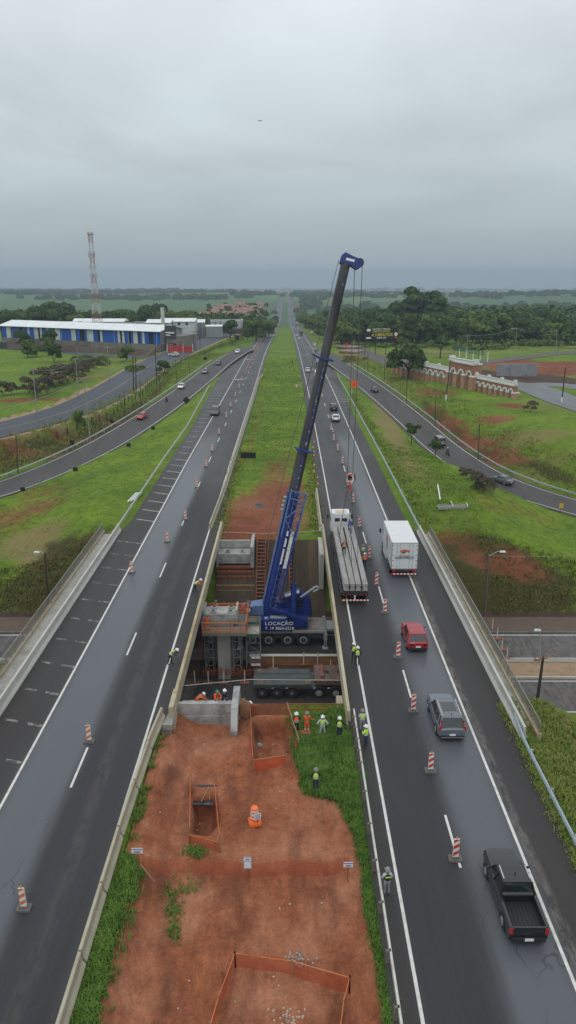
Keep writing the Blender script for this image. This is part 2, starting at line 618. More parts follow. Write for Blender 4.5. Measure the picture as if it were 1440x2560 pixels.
gx_p = axis([(0, 36, .55, .55), (36, 80, .6, 1.5), (80, 300, 1.6, 7), (300, 1500, 8, 50), (1500, 9500, 60, 500)])
GX = np.concatenate([-gx_p[::-1], gx_p[1:]])
GY = axis([(-60, 15, 8, 2), (15, 130, .55, .55), (130, 320, .7, 1.8), (320, 900, 2, 8), (900, 3000, 10, 40), (3000, 9800, 50, 300)])
GXX, GYY = np.meshgrid(GX, GY)
GZZ = height(GXX, GYY)
_rng_small = np.random.default_rng(3)


def soft_noise(X, Y, s, seed):
    """cheap value noise"""
    r = np.random.default_rng(seed); T = r.random((64, 64))
    x, y = X / s, Y / s
    xi, yi = np.floor(x).astype(int), np.floor(y).astype(int)
    fx, fy = x - xi, y - yi
    fx, fy = fx * fx * (3 - 2 * fx), fy * fy * (3 - 2 * fy)
    g = lambda i, j: T[i % 64, j % 64]
    return (g(xi, yi) * (1 - fx) + g(xi + 1, yi) * fx) * (1 - fy) + (g(xi, yi + 1) * (1 - fx) + g(xi + 1, yi + 1) * fx) * fy - .5


_xl, _xr = hwy_edges(GYY)
_t = np.maximum(np.maximum(_xl - GXX, GXX - _xr), 0)
open_land = np.clip(_t / 3, 0, 1)
for line, hw in LANES:
    d, _ = near_line(GXX, GYY, line)
    open_land *= np.clip((d - hw - .5) / 2.5, 0, 1)
open_land *= 1 - ((GYY > 54) & (GYY < 75.5) & (np.abs(GXX) < 140))
GZZ = GZZ + open_land * (soft_noise(GXX, GYY, 1.3, 1) * .35 + soft_noise(GXX, GYY, 4.1, 2) * .7 + soft_noise(GXX, GYY, 15, 3) * .8 * np.clip((_t - 8) / 10, 0, 1))


def grid_mesh(name, XX, YY, ZZ, mat, attrs, keep=None):
    ny, nx = XX.shape
    co = np.stack([XX, YY, ZZ], -1).reshape(-1, 3)
    idx = np.arange(ny * nx).reshape(ny, nx)
    q = np.stack([idx[:-1, :-1], idx[:-1, 1:], idx[1:, 1:], idx[1:, :-1]], -1).reshape(-1, 4)
    if keep is not None: q = q[keep.ravel()]
    me = bpy.data.meshes.new(name)
    me.vertices.add(len(co)); me.vertices.foreach_set('co', co.ravel())
    me.loops.add(q.size); me.loops.foreach_set('vertex_index', q.ravel())
    me.polygons.add(len(q)); me.polygons.foreach_set('loop_start', np.arange(0, q.size, 4))
    me.polygons.foreach_set('loop_total', np.full(len(q), 4))
    me.update()
    me.polygons.foreach_set('use_smooth', np.ones(len(q), bool))
    for k, a in attrs.items():
        at_ = me.attributes.new(k, 'FLOAT', 'POINT'); at_.data.foreach_set('value', a.ravel().astype(np.float32))
    me.materials.append(mat)
    me.validate()
    o = bpy.data.objects.new(name, me); COL.objects.link(o)
    return o


def blobs(lst, X, Y):
    out = np.zeros(X.shape)
    for px, py, a, b, ang, amt in lst:
        c = hit(px, py)
        ca, sa = math.cos(R(ang)), math.sin(R(ang))
        dx, dy = X - c.x, Y - c.y
        u, v = (dx * ca + dy * sa) / a, (-dx * sa + dy * ca) / b
        out = np.maximum(out, amt * np.exp(-(u * u + v * v) ** 1.5 * .7))
    return out


SOIL = [(660, 1290, 6, 12, 0, 1.3), (600, 1320, 4.5, 6, 0, 1.2), (700, 1240, 5, 10, 0, 1.1), (690, 1180, 3, 12, 0, .75), (720, 1150, 2, 14, 0, .6), (700, 1220, 4, 9, 0, .9),
        (800, 1170, 1.5, 6, 0, .4), (625, 1120, 1.2, 18, 0, .6), (640, 1060, 1.2, 22, 0, .55), (655, 985, 1.2, 30, 0, .45),
        (60, 1285, 9, 7, 20, .8), (110, 1235, 6, 5, 20, .65), (20, 1330, 6, 3, 0, .6), (100, 1410, 4, 3, 0, .6), (230, 1350, 3, 2.5, 0, .55),
        (300, 1340, 4, 2, 0, .45), (1250, 1415, 5, 2.2, -10, 1.0), (1310, 1410, 4, 2.6, -30, .95), (1190, 1395, 3, 1.6, 0, .8), (1120, 1345, 6, 2, 0, .7), (1330, 1440, 2, 2, 0, .7), (1185, 1370, 4, 2, 0, .6),
        (1230, 1255, 5, 5, 30, .55), (1310, 1275, 6, 4, 0, .55), (1400, 1330, 5, 4, 0, .3),
        (1120, 1060, 2.2, 9, 25, 1), (1190, 1105, 2.4, 9, 30, 1.1), (1255, 1140, 2.6, 7, 35, 1.0), (1075, 1025, 1.5, 7, 20, .8), (1240, 1050, 5, 3.5, 0, 1), (1285, 1013, 5, 3, 0, 1.1),
        (1095, 982, 6, 5, 0, 1), (1375, 1080, 9, 4, 10, .4), (1060, 975, 3, 3, 0, 1),
        (1370, 910, 32, 14, 0, 1.6), (1440, 925, 30, 16, 0, 1.6), (880, 898, 6, 26, 0, 1.1), (920, 893, 5, 14, 0, .6), (520, 842, 4, 22, 0, .9),
        (60, 1130, 14, 2.5, 12, .7), (160, 1105, 8, 1.6, 18, .8), (260, 1055, 8, 1.2, 25, .8), (340, 1005, 7, 1.0, 30, .65), (10, 1150, 8, 2, 10, .6),
        (60, 1000, 30, 2.6, 22, .9), (190, 945, 20, 2.4, 30, .75), (880, 865, 5, 40, 0, .5), (830, 805, 60, 25, 0, .6), (1240, 860, 30, 6, 0, .25),
        (768, 835, 4, 40, 0, .7), (745, 770, 12, 120, 0, .8)]
DRY = [(985, 1090, 2.2, 30, 0, .9), (960, 1030, 2.2, 25, 0, .9), (1010, 1150, 3, 10, 0, .7), (1090, 1220, 6, 9, 0, .4), (1140, 1290, 8, 8, 0, .35),
       (1050, 1180, 3, 9, 0, .6), (70, 1100, 16, 4, 12, .8), (170, 1085, 10, 2, 18, .9), (95, 1390, 3, 3, 0, .9), (80, 1350, 5, 4, 0, .9), (250, 1040, 8, 2, 25, .9),
       (340, 990, 9, 2, 30, .7), (1400, 1850, 4, 4, 0, .7), (1435, 1830, 4, 3, 0, .8), (1340, 1090, 10, 4, 10, .7), (1240, 1160, 4, 8, 30, .4), (1000, 880, 40, 25, 0, .45),
       (1100, 880, 40, 16, 0, .6), (1250, 870, 50, 16, 0, .45), (980, 960, 12, 20, 0, .5), (1050, 990, 10, 10, 0, .4), (1400, 1020, 20, 12, 0, .4), (300, 900, 20, 12, 0, .35),
       (60, 900, 60, 20, 0, .15), (200, 930, 16, 10, 0, .5), (240, 910, 14, 10, 0, .5), (120, 1120, 20, 3, 12, .6), (1330, 1180, 10, 5, 20, .5)]
DARKG = [(1150, 1480, 8, 3, 0, 1), (1300, 1490, 7, 3, 0, .9), (1220, 1520, 9, 2, 0, .8), (1100, 1400, 3, 3, 0, .7), (200, 1470, 4, 4, 0, 1), (250, 1400, 4, 3, 0, .9),
         (120, 1440, 5, 3, 0, .8), (180, 1530, 8, 2, 0, .6), (60, 1500, 6, 2.4, 0, .4), (30, 1140, 12, 3, 10, .6), (1400, 1210, 12, 3, -20, .4), (1300, 1150, 6, 3, 30, .5),
         (290, 1385, 2.5, 4, 0, .8), (1080, 885, 20, 5, 0, .6), (1200, 870, 30, 5, 0, .7), (1300, 858, 30, 8, 0, .8), (1400, 870, 30, 6, 0, .7), (200, 905, 20, 8, 0, .5)]
PALE = [(300, 958, 9, 1.7, 40, 0), ]


def grid_z(X, Y):
    """height of the built land (bilinear in its own grid)"""
    X, Y = np.asarray(X, float), np.asarray(Y, float)
    i = np.clip(np.searchsorted(GX, X) - 1, 0, len(GX) - 2); j = np.clip(np.searchsorted(GY, Y) - 1, 0, len(GY) - 2)
    u = np.clip((X - GX[i]) / (GX[i + 1] - GX[i]), 0, 1); v = np.clip((Y - GY[j]) / (GY[j + 1] - GY[j]), 0, 1)
    return (GZZ[j, i] * (1 - u) + GZZ[j, i + 1] * u) * (1 - v) + (GZZ[j + 1, i] * (1 - u) + GZZ[j + 1, i + 1] * u) * v


def hgt(x, y): return float(grid_z(x, y))
def ground_material():
    n = NB("ground_cover", .95)
    n1 = n.noise(.9, 8, .72); n2 = n.noise(.07, 5, .6); n3 = n.noise(.018, 4, .55); n4 = n.noise(4.5, 6, .75)
    g = n.mix(n.rng(n2, .35, .68), (.088, .160, .011), (.175, .250, .018))
    g = n.mix(n.rng(n1, .45, .75), g, (.042, .082, .010))
    n5 = n.noise(.33, 6, .7); g = n.mix(n.rng(n5, .5, .72, 0, .55), g, (.050, .095, .010))
    g = n.mix(n.rng(n4, .52, .78, 0, .6), g, (.16, .20, .045))
    dry = n.math('ADD', n.attr('dry'), n.rng(n3, .5, .75, 0, .35))
    f = n.rng(n.math('ADD', dry, n.math('MULTIPLY', n.math('SUBTRACT', n1, .5), 1.2)), .3, .75)
    g = n.mix(f, g, n.mix(n.rng(n4, .35, .7), (.24, .19, .075), (.13, .125, .04)))
    dk = n.rng(n.math('ADD', n.attr('darkg'), n.math('MULTIPLY', n.math('SUBTRACT', n1, .5), 1.3)), .3, .8)
    g = n.mix(dk, g, n.mix(n.rng(n4, .4, .7), (.036, .036, .010), (.085, .076, .020)))
    vor = n.N.new('ShaderNodeTexVoronoi'); vor.inputs['Scale'].default_value = .0016
    mp = n.N.new('ShaderNodeMapping'); mp.inputs['Scale'].default_value = (1, .55, 0); mp.inputs['Rotation'].default_value = (0, 0, .4)
    n.L.new(n.pos, mp.inputs[0]); n.L.new(mp.outputs[0], vor.inputs['Vector'])
    sp = n.N.new('ShaderNodeSeparateColor'); n.L.new(vor.outputs['Color'], sp.inputs[0])
    field = n.mix(n.rng(sp.outputs[0], .2, .8), (.040, .092, .030), (.085, .155, .045))
    field = n.mix(n.rng(sp.outputs[1], .55, .9), field, (.10, .12, .04))
    g = n.mix(n.rng(n.xyz()[1], 650, 1000), g, field)
    so = n.rng(n.math('ADD', n.attr('soil'), n.math('ADD', n.math('MULTIPLY', n.math('SUBTRACT', n1, .5), 1.7), n.math('MULTIPLY', n.math('SUBTRACT', n4, .5), .7))), .42, .95)
    soil = n.mix(n.rng(n1, .3, .7), (.235, .068, .031), (.115, .038, .021))
    soil = n.mix(n.rng(n2, .45, .75), soil, (.26, .11, .060))
    g = n.mix(so, g, soil)
    sa = n.rng(n.math('ADD', n.attr('sand'), n.math('MULTIPLY', n.math('SUBTRACT', n1, .5), .7)), .35, .6)
    g = n.mix(sa, g, n.mix(n.rng(n1, .3, .7), (.38, .28, .185), (.25, .16, .10)))
    pv = n.rng(n.math('ADD', n.attr('paved'), n.math('MULTIPLY', n.math('SUBTRACT', n1, .5), .25)), .45, .55)
    g = n.mix(pv, g, n.mix(n.rng(n1, .35, .7), (.085, .052, .038), (.055, .038, .030)))
    bump = n.math('ADD', n.math('MULTIPLY', n4, .35), n1)
    return n.done(g, bump, .16)


def in_poly(X, Y, poly):
    inside = np.zeros(X.shape, bool)
    n_ = len(poly)
    for i in range(n_):
        x0, y0 = poly[i]; x1, y1 = poly[(i + 1) % n_]
        c = ((y0 > Y) != (y1 > Y)) & (X < (x1 - x0) * (Y - y0) / (y1 - y0 + 1e-12) + x0)
        inside ^= c
    return inside


def poly_px(pts, z=SITE_Z): return [tuple(at(a, b, z))[:2] for a, b in pts]


def poly_soft(X, Y, poly, soft):
    """1 inside, fading to 0 outside over soft metres"""
    ins = in_poly(X, Y, poly)
    d = np.full(X.shape, 1e9)
    n_ = len(poly)
    for i in range(n_):
        a, b_ = np.array(poly[i]), np.array(poly[(i + 1) % n_])
        v = b_ - a; L2 = v @ v + 1e-9
        t = np.clip(((X - a[0]) * v[0] + (Y - a[1]) * v[1]) / L2, 0, 1)
        d = np.minimum(d, np.hypot(X - a[0] - t * v[0], Y - a[1] - t * v[1]))
    return np.where(ins, np.clip(.5 + d / soft / 2, 0, 1), np.clip(.5 - d / soft / 2, 0, 1))


def px_ground(lst): return [tuple(hit(*q))[:2] for q in lst]


ground_mat = ground_material()
X_, Y_ = GXX, GYY
sand = blobs([(680, 1785, 3.5, 2.0, 0, 0), (1390, 1676, 13, 1.5, 0, 1.2), (1300, 1674, 7, 1.3, 0, 1.1)], X_, Y_)


def _eb(line, lo, hi, side=0):
    d, _ = near_line(X_, Y_, line)
    return ((d > lo) & (d < hi)) * 1.0


ub = _eb(UPPER, 6.1, 7.3)
sand = np.maximum(sand, ub * np.clip((Y_ - 120) / 20, 0, 1) * .62)
ub2 = (near_line(X_, Y_, np.array([(p[0] - 7.8, p[1] + 1.2, p[2]) for p in UPPER]))[0] < .5) * .6
sand = np.maximum(sand, ub2)
paved = ((Y_ > 54.8) & (Y_ < 75.0) & (np.abs(X_) < 160)) * 1.0
paved = np.where((X_ < -24) & (Y_ > 61.6) & (Y_ < 64.4), 0, paved)
paved = np.where((X_ > 19) & (Y_ < 55.6), 0, paved)
sand = np.where((X_ < 18) & (Y_ > 50) & (Y_ < 75), 0, sand)
soil_a = blobs(SOIL, X_, Y_)
soil_a = np.maximum(soil_a, poly_soft(X_, Y_, px_ground([(1075, 1010), (1130, 1038), (1230, 1100), (1290, 1145), (1270, 1165), (1180, 1122), (1100, 1068)]), 2) * .95)
soil_a = np.maximum(soil_a, ((Y_ > 44) & (Y_ < 55.4) & (X_ > -9) & (X_ < .4)) * 1.0)
darkg = blobs(DARKG, X_, Y_)
for pg in ([(1085, 1345), (1200, 1330), (1290, 1365), (1440, 1455), (1440, 1535), (1240, 1556), (1175, 1530), (1110, 1420)], [(285, 1318), (215, 1335), (120, 1360), (70, 1430), (0, 1470), (0, 1535), (130, 1545), (200, 1440)],
           [(0, 1120), (180, 1085), (330, 1010), (430, 935), (430, 955), (330, 1050), (180, 1130), (0, 1185)], [(1060, 1000), (1130, 1050), (1240, 1120), (1440, 1190), (1440, 1220), (1230, 1160), (1130, 1090), (1060, 1030)]):
    darkg = np.maximum(darkg, poly_soft(X_, Y_, px_ground(pg), 1.8) * 1.15)
paved = np.where((sand > .3) & (X_ > 18), 0, paved)
paved = np.maximum(paved, poly_soft(X_, Y_, px_ground([(1170, 925), (1330, 930), (1440, 945), (1440, 962), (1300, 965), (1180, 948)]), 3))
land = grid_mesh("ground", GXX, GYY, GZZ, ground_mat,
                 {'soil': soil_a, 'dry': blobs(DRY, X_, Y_), 'darkg': darkg, 'sand': sand, 'paved': paved})
tag(land, kind='structure')

def asphalt_mat(name, c0, c1, lanes=(), rough=.62, track=None, patchy=.5):
    n = NB(name, rough)
    n.b.inputs['Specular IOR Level'].default_value = .42
    nf = n.noise(9, 6, .7); nm = n.noise(.5, 6, .65, (1, .12, 1)); nl = n.noise(.11, 4, .6, (1, .35, 1))
    c = n.mix(n.rng(nm, .3, .72), c0, c1)
    c = n.scale(c, n.rng(nf, .25, .75, .62, 1.4)); c = n.scale(c, n.rng(n.noise(2.2, 5, .7, (1, .03, 1)), .3, .7, .80, 1.22))
    c = n.scale(c, n.rng(nl, .3, .7, .82, 1.2))
    rr = n.rng(nl, .35, .65, rough - .08, rough + .1)
    for (x0, x1, soft, kind, y0, y1) in lanes:
        x = n.math('ADD', n.xyz()[0], n.math('MULTIPLY', n.math('SUBTRACT', n.noise(.35, 5, .6, (1, .15, 1)), .5), 1.1))
        m = n.math('MULTIPLY', n.rng(x, x0 - soft, x0 + soft, smooth=True), n.rng(x, x1 - soft, x1 + soft, 1, 0, smooth=True))
        m = n.math('MULTIPLY', m, n.rng(n.xyz()[1], y0 - 12, y0, smooth=True))
        m = n.math('MULTIPLY', m, n.rng(n.xyz()[1], y1, y1 + 25, 1, 0, smooth=True))
        if kind == 'wet':
            rr = n.math('ADD', n.math('MULTIPLY', rr, n.math('SUBTRACT', 1, m)), n.math('MULTIPLY', m, .30))
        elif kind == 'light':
            c = n.mix(n.math('MULTIPLY', m, .8), c, (.100, .109, .124))  # pale blue sky reflection of the wet lane, mixed into the colour
        elif kind == 'worn':
            c = n.mix(n.math('MULTIPLY', m, n.rng(n.noise(2.2, 7, .75, (1, .3, 1)), .42, .56)), c, (.12, .105, .098))
        elif kind == 'brown':
            c = n.mix(n.math('MULTIPLY', m, .75), c, (.030, .025, .023))
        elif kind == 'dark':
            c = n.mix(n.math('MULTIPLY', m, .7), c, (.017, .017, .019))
    ck = n.N.new('ShaderNodeTexVoronoi'); ck.feature = 'DISTANCE_TO_EDGE'; ck.inputs['Scale'].default_value = .35
    mp = n.N.new('ShaderNodeMapping'); mp.inputs['Scale'].default_value = (1, .3, 1)
    ad = n.N.new('ShaderNodeVectorMath'); ad.operation = 'ADD'
    n.L.new(n.pos, mp.inputs[0])
    nv = n.N.new('ShaderNodeTexNoise'); nv.inputs['Scale'].default_value = .8; n.L.new(n.pos, nv.inputs['Vector'])
    n.L.new(mp.outputs[0], ad.inputs[0]); n.L.new(nv.outputs['Color'], ad.inputs[1]); n.L.new(ad.outputs[0], ck.inputs['Vector'])
    crack = n.math('MULTIPLY', n.rng(ck.outputs['Distance'], .004, .012, 1, 0), n.rng(n.noise(.12, 3), .52, .62))
    c = n.mix(n.math('MULTIPLY', crack, .6), c, (.02, .02, .02))
    return n.done(c, nf, .012, rr)


ASPH_WET = asphalt_mat("asphalt_wet", (.075, .078, .085), (.11, .115, .12), rough=.38)
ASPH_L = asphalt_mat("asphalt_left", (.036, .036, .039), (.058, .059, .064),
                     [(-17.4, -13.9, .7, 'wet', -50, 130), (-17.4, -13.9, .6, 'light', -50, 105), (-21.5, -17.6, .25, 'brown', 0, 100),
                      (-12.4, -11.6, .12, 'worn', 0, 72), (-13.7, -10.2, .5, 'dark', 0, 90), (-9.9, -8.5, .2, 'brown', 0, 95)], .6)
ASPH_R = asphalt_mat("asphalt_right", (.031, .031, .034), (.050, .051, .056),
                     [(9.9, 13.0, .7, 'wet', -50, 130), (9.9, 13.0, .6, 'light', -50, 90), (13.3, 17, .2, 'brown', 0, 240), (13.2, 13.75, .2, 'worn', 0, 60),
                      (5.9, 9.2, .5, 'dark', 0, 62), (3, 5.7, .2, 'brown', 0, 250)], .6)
ASPH_RAMP = asphalt_mat("asphalt_ramp", (.048, .045, .044), (.072, .068, .066), rough=.75)
ASPH_UP = asphalt_mat("asphalt_upper", (.040, .046, .058), (.058, .066, .082), rough=.68)
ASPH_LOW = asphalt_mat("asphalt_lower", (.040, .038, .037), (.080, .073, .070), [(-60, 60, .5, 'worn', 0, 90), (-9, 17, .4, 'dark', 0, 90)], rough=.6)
ASPH_DIRTY = asphalt_mat("asphalt_dusty", (.072, .062, .055), (.11, .095, .088), rough=.75)
PAINT = material("road_paint", (.62, .61, .57), .6, .22, 5, col2=(.33, .32, .30), fac2=(.5, .72), scale2=2.5)
PAINT_W = material("worn_road_paint", (.30, .29, .27), .7, .3, 6, col2=(.05, .048, .048), fac2=(.40, .54), scale2=3.0)
PAINT_Y = material("yellow_road_paint", (.38, .27, .12), .6, .3, 6, col2=(.14, .12, .09), fac2=(.5, .7), scale2=2)


def ysteps(y0, y1):
    out = [y0]
    while out[-1] < y1:
        y = out[-1]
        out.append(min(y1, y + max(2.0, y * .03)))
    return out


def ribbon(name, fx0, fx1, y0, y1, mat, dz, nx=1, mb=None, zf=None):
    m = mb or MB()
    ys = ysteps(y0, y1)
    vs, fs = [], []
    for y in ys:
        a, b = (fx0(y) if callable(fx0) else fx0) + float(Xo(y)), (fx1(y) if callable(fx1) else fx1) + float(Xo(y))
        for k in range(nx + 1):
            vs.append((a + (b - a) * k / nx, y, (float(Zr(y)) if zf is None else zf) + dz))
    w = nx + 1
    for i in range(len(ys) - 1):
        for k in range(nx):
            fs.append((i * w + k, i * w + k + 1, (i + 1) * w + k + 1, (i + 1) * w + k))
    m.add(vs, fs)
    if mb is None: return m.build(name, mat, recalc=False)
    return m


def offline(line, off, dz=0.0):
    """points of a centre line moved sideways (left positive)"""
    out = []
    for i, p in enumerate(line):
        a, b = line[max(0, i - 1)], line[min(len(line) - 1, i + 1)]
        t = (b - a)[:2]; t = t / (np.linalg.norm(t) + 1e-9)
        out.append((p[0] - t[1] * off, p[1] + t[0] * off, p[2] + dz))
    return out


def strip(line, o0, o1, dz, mb, i0=0, i1=None):
    A, B = offline(line, o0, dz)[i0:i1], offline(line, o1, dz)[i0:i1]
    vs = [p for ab in zip(A, B) for p in ab]
    mb.add(vs, [(2 * i, 2 * i + 1, 2 * i + 3, 2 * i + 2) for i in range(len(A) - 1)])
    return mb


LW = .17  # edge line width (m)
lo_l = lambda y: float(np.interp(y, [0, 83, 88, 150, 220, 300, 330, 9000], [-21.4, -21.4, -20.6, -20.6, -22.6, -23, -19.6, -19.4]))
hi_r = lambda y: float(np.interp(y, [0, 42, 44, 83, 86, 180, 250, 320, 380, 9000], [15.7, 15.9, 16.6, 16.6, 15.5, 15.5, 17.0, 17.5, 15.4, 15.2]))
tag(ribbon("road", lo_l, lambda y: float(np.interp(y, [41, 46, 87, 88], [-9.45, -8.7, -8.7, -8.9])), 8, 2300, ASPH_L, 0, 8), kind='structure')
tag(ribbon("road", lambda y: 4.55 if y > 83 or y < 44 else 4.3, hi_r, 8, 2300, ASPH_R, 0, 8), kind='structure')
mk = MB()
ribbon('', -17.5 - LW / 2, -17.5 + LW / 2, 8, 1700, None, .006, 1, mk)
ribbon('', -9.97 - LW / 2, -9.97 + LW / 2, 8, 1700, None, .006, 1, mk)
ribbon('', 5.84 - LW / 2, 5.84 + LW / 2, 8, 1700, None, .006, 1, mk)
ribbon('', 13.08 - LW / 2, 13.08 + LW / 2, 8, 1700, None, .006, 1, mk)
for k in range(-1, 60):
    for xc, s in ((-13.72, 37.0), (9.42, 30.6)):
        y = s + 16.45 * k
        if y < 10: continue
        ribbon('', xc - .075, xc + .075, y, y + 4.0, None, .006, 1, mk)
tag(mk.build("road_markings", PAINT, recalc=False), kind='structure')
mkh, mkw = MB(), MB()
PAINT_D = material("dim_road_paint", (.34, .33, .31), .7, .3, 5, col2=(.12, .12, .115), fac2=(.45, .65), scale2=1.5)
y = 24.0
while y < 225:
    xl = lo_l(y) + .55
    m_ = mkw if y < 85 else mkh
    z = float(Zr(y)) + .007
    if y < 80:
        for x0, x1 in ((-20.6, -19.6), (-18.8, -17.65)):
            yo = (x0 + 21) * -.3
            m_.add([(x0, y + yo, z), (x1, y + yo - .3, z), (x1, y + yo - .02, z), (x0, y + yo + .28, z)], [(0, 1, 2, 3)])
    elif not (82 < y < 87):
        m_.add([(xl, y, z), (-17.6, y - 1.0, z), (-17.6, y - .68, z), (xl, y + .32, z)], [(0, 1, 2, 3)])
    y += 4.05 if y < 120 else 5.0
for k in range(16):
    y = 186 + k * 4.5
    z = float(Zr(y)) + .007
    w = np.interp(y, [180, 250], [3.3, .6])
    mkh.add([(13.4, y, z), (13.4 + w, y - .9, z), (13.4 + w, y - .5, z), (13.4, y + .4, z)], [(0, 1, 2, 3)])
tag(mkh.build("road_markings", PAINT_D, recalc=False), kind='structure')
tag(mkw.build("road_markings", PAINT_W, recalc=False), kind='structure')

for line, hw, mt, nm in ((RAMP_L, 4.3, ASPH_RAMP, 'road'), (RAMP_R, 4.4, ASPH_RAMP, 'road'), (UPPER, 6.3, ASPH_UP, 'road'),
                         (SIDE, 3.2, ASPH_UP, 'road'), (FRONT_R, 4, ASPH_DIRTY, 'road'), (GATE_RD, 5.5, ASPH_WET, 'road'), (GATE_RD2, 4, ASPH_WET, 'road'), (BACK_RD, 3.8, ASPH_DIRTY, 'road')):
    b = MB()
    for k in range(4):
        strip(line, hw - k * hw / 2, hw - (k + 1) * hw / 2, 0, b)
    tag(b.build(nm, mt, recalc=False), kind='structure')
b = MB()
strip(RAMP_L, 3.55, 3.7, .01, b); strip(RAMP_L, -3.55, -3.7, .01, b, 12)
strip(RAMP_R, 3.5, 3.65, .01, b, 12); strip(RAMP_R, -3.5, -3.65, .01, b)
tag(b.build("road_markings", PAINT, recalc=False), kind='structure')
b = MB()
nU = len(UPPER)
strip(UPPER, -.08, .08, .01, b, 0, int(nU * .50))
for i in range(int(nU * .5), nU - 2, 4): strip(UPPER, -.07, .07, .01, b, i, i + 2)
tag(b.build("road_markings", PAINT_Y, recalc=False), kind='structure')
ar = MB()
for yc in (232, 300):
    z = float(Zr(yc)) + .008; xo = float(Xo(yc))
    ar.add([(-17.2 + xo, yc + 1.2, z), (-17.2 + xo, yc + .4, z), (-14.4 + xo, yc - .9, z), (-14.4 + xo, yc - .1, z)], [(0, 1, 2, 3)])
    ar.add([(-15.1 + xo, yc + 1.6, z), (-15.1 + xo, yc - 1.9, z), (-13.9 + xo, yc - .7, z)], [(0, 1, 2)])
tag(ar.build("road_markings", PAINT, recalc=False), kind='structure')

lz = LOWZ
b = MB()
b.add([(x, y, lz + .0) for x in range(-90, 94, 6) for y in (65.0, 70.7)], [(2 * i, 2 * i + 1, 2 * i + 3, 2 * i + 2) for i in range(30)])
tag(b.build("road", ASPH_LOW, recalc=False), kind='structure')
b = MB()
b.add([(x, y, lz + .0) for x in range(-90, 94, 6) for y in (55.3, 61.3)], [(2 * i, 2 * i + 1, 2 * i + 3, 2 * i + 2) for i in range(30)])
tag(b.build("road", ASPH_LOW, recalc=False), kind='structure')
b = MB()
for y0, w, x0, x1 in ((70.3, .14, -90, 90), (65.3, .13, 15, 90), (65.3, .14, -90, -24), (60.9, .12, 20, 90), (55.7, .14, -90, 90)):
    b.add([(x0, y0, lz + .006), (x1, y0, lz + .006), (x1, y0 + w, lz + .006), (x0, y0 + w, lz + .006)], [(0, 1, 2, 3)])
tag(b.build("road_markings", PAINT, recalc=False), kind='structure')
CONC = material("concrete", (.33, .32, .29), .85, .18, 2.2, .01, col2=(.20, .19, .17), fac2=(.45, .75), scale2=.7)
CONC_L = material("pale_concrete", (.47, .46, .42), .85, .12, 1.6, .01, col2=(.33, .32, .28), fac2=(.5, .8), scale2=.9, stretch=(1, .4, 1))
CONC_S = material("stained_concrete", (.42, .38, .27), .85, .16, 1.6, .01, col2=(.30, .19, .09), fac2=(.45, .72), scale2=.35, stretch=(1, .35, 1.2))
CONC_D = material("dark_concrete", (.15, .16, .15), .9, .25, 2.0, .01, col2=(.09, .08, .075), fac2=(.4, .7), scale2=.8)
CONC_O = material("soil_stained_concrete", (.26, .125, .06), .9, .3, 1.2, .02, col2=(.33, .28, .20), fac2=(.55, .75), scale2=1.4)
b = MB(); b.b2(-60, 60, 70.75, 70.95, lz - .1, lz + .15)
tag(b.build("kerb", CONC_D), kind='structure')
b = MB(); b.b2(-60, 60, 70.95, 74.5, lz - .1, lz + .14)
tag(b.build("pavement", material("brown_pavement", (.105, .070, .052), .9, .2, 1.2, .01)), kind='structure')
w = MB(); w.b2(-3.9, 12.5, 64.1, 64.35, lz - .2, lz + .95); w.mat(1).b2(-3.95, 12.6, 64.02, 64.42, lz + .95, lz + 1.05)
tag(w.build("retaining_wall", [CONC_O, CONC_L]), "low orange stained retaining wall running behind the flat bed carrier", "wall")
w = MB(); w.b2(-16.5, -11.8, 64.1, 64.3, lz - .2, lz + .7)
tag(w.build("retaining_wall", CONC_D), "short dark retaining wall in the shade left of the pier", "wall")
w = MB(); w.b2(19, 60, 61.5, 61.65, lz - .2, lz + .12)
tag(w.build("kerb", CONC_L), kind='structure')
w = MB(); w.b2(18, 60, 64.75, 64.88, lz - .2, lz + .12)
tag(w.build("kerb", CONC_L), kind='structure')
w = MB(); w.b2(-70, -24, 61.4, 61.6, lz - .2, lz + .22); w.b2(-70, -24, 64.5, 64.7, lz - .2, lz + .3)
tag(w.build("kerb", CONC_L), kind='structure')
n = NB("slope_slabs", .9)
xx = n.math('MULTIPLY', n.xyz()[0], .83)
fr = n.math('FRACT', xx)
gap = n.math('MINIMUM', n.rng(fr, .0, .03), n.rng(fr, .97, 1, 1, 0))
cell = n.N.new('ShaderNodeTexWhiteNoise'); cell.noise_dimensions = '1D'; n.L.new(n.math('FLOOR', xx), cell.inputs['W'])
c = n.mix(n.rng(n.noise(.7, 6, .7, (1, .3, .3)), .3, .7), (.058, .042, .029), (.092, .069, .047))
c = n.scale(c, n.rng(cell.outputs['Value'], 0, 1, .75, 1.2))
c = n.mix(gap, (.02, .016, .012), c)
SLAB = n.done(c, n.noise(3, 5), .03)
b = MB()
b.add([(-8.7, 74.5, lz + .02), (4.5, 74.5, lz + .02), (4.5, 82.0, -.3), (-8.7, 82.0, -.3), (-8.7, 74.5, lz - .4), (4.5, 74.5, lz - .4), (4.5, 82.6, -.9), (-8.7, 82.6, -.9)],
      [(0, 1, 2, 3), (0, 4, 5, 1), (1, 5, 6, 2), (2, 6, 7, 3), (3, 7, 4, 0)])
tag(b.build("slope_paving", SLAB), "brown concrete slab slope under the crane boom", "slope paving")

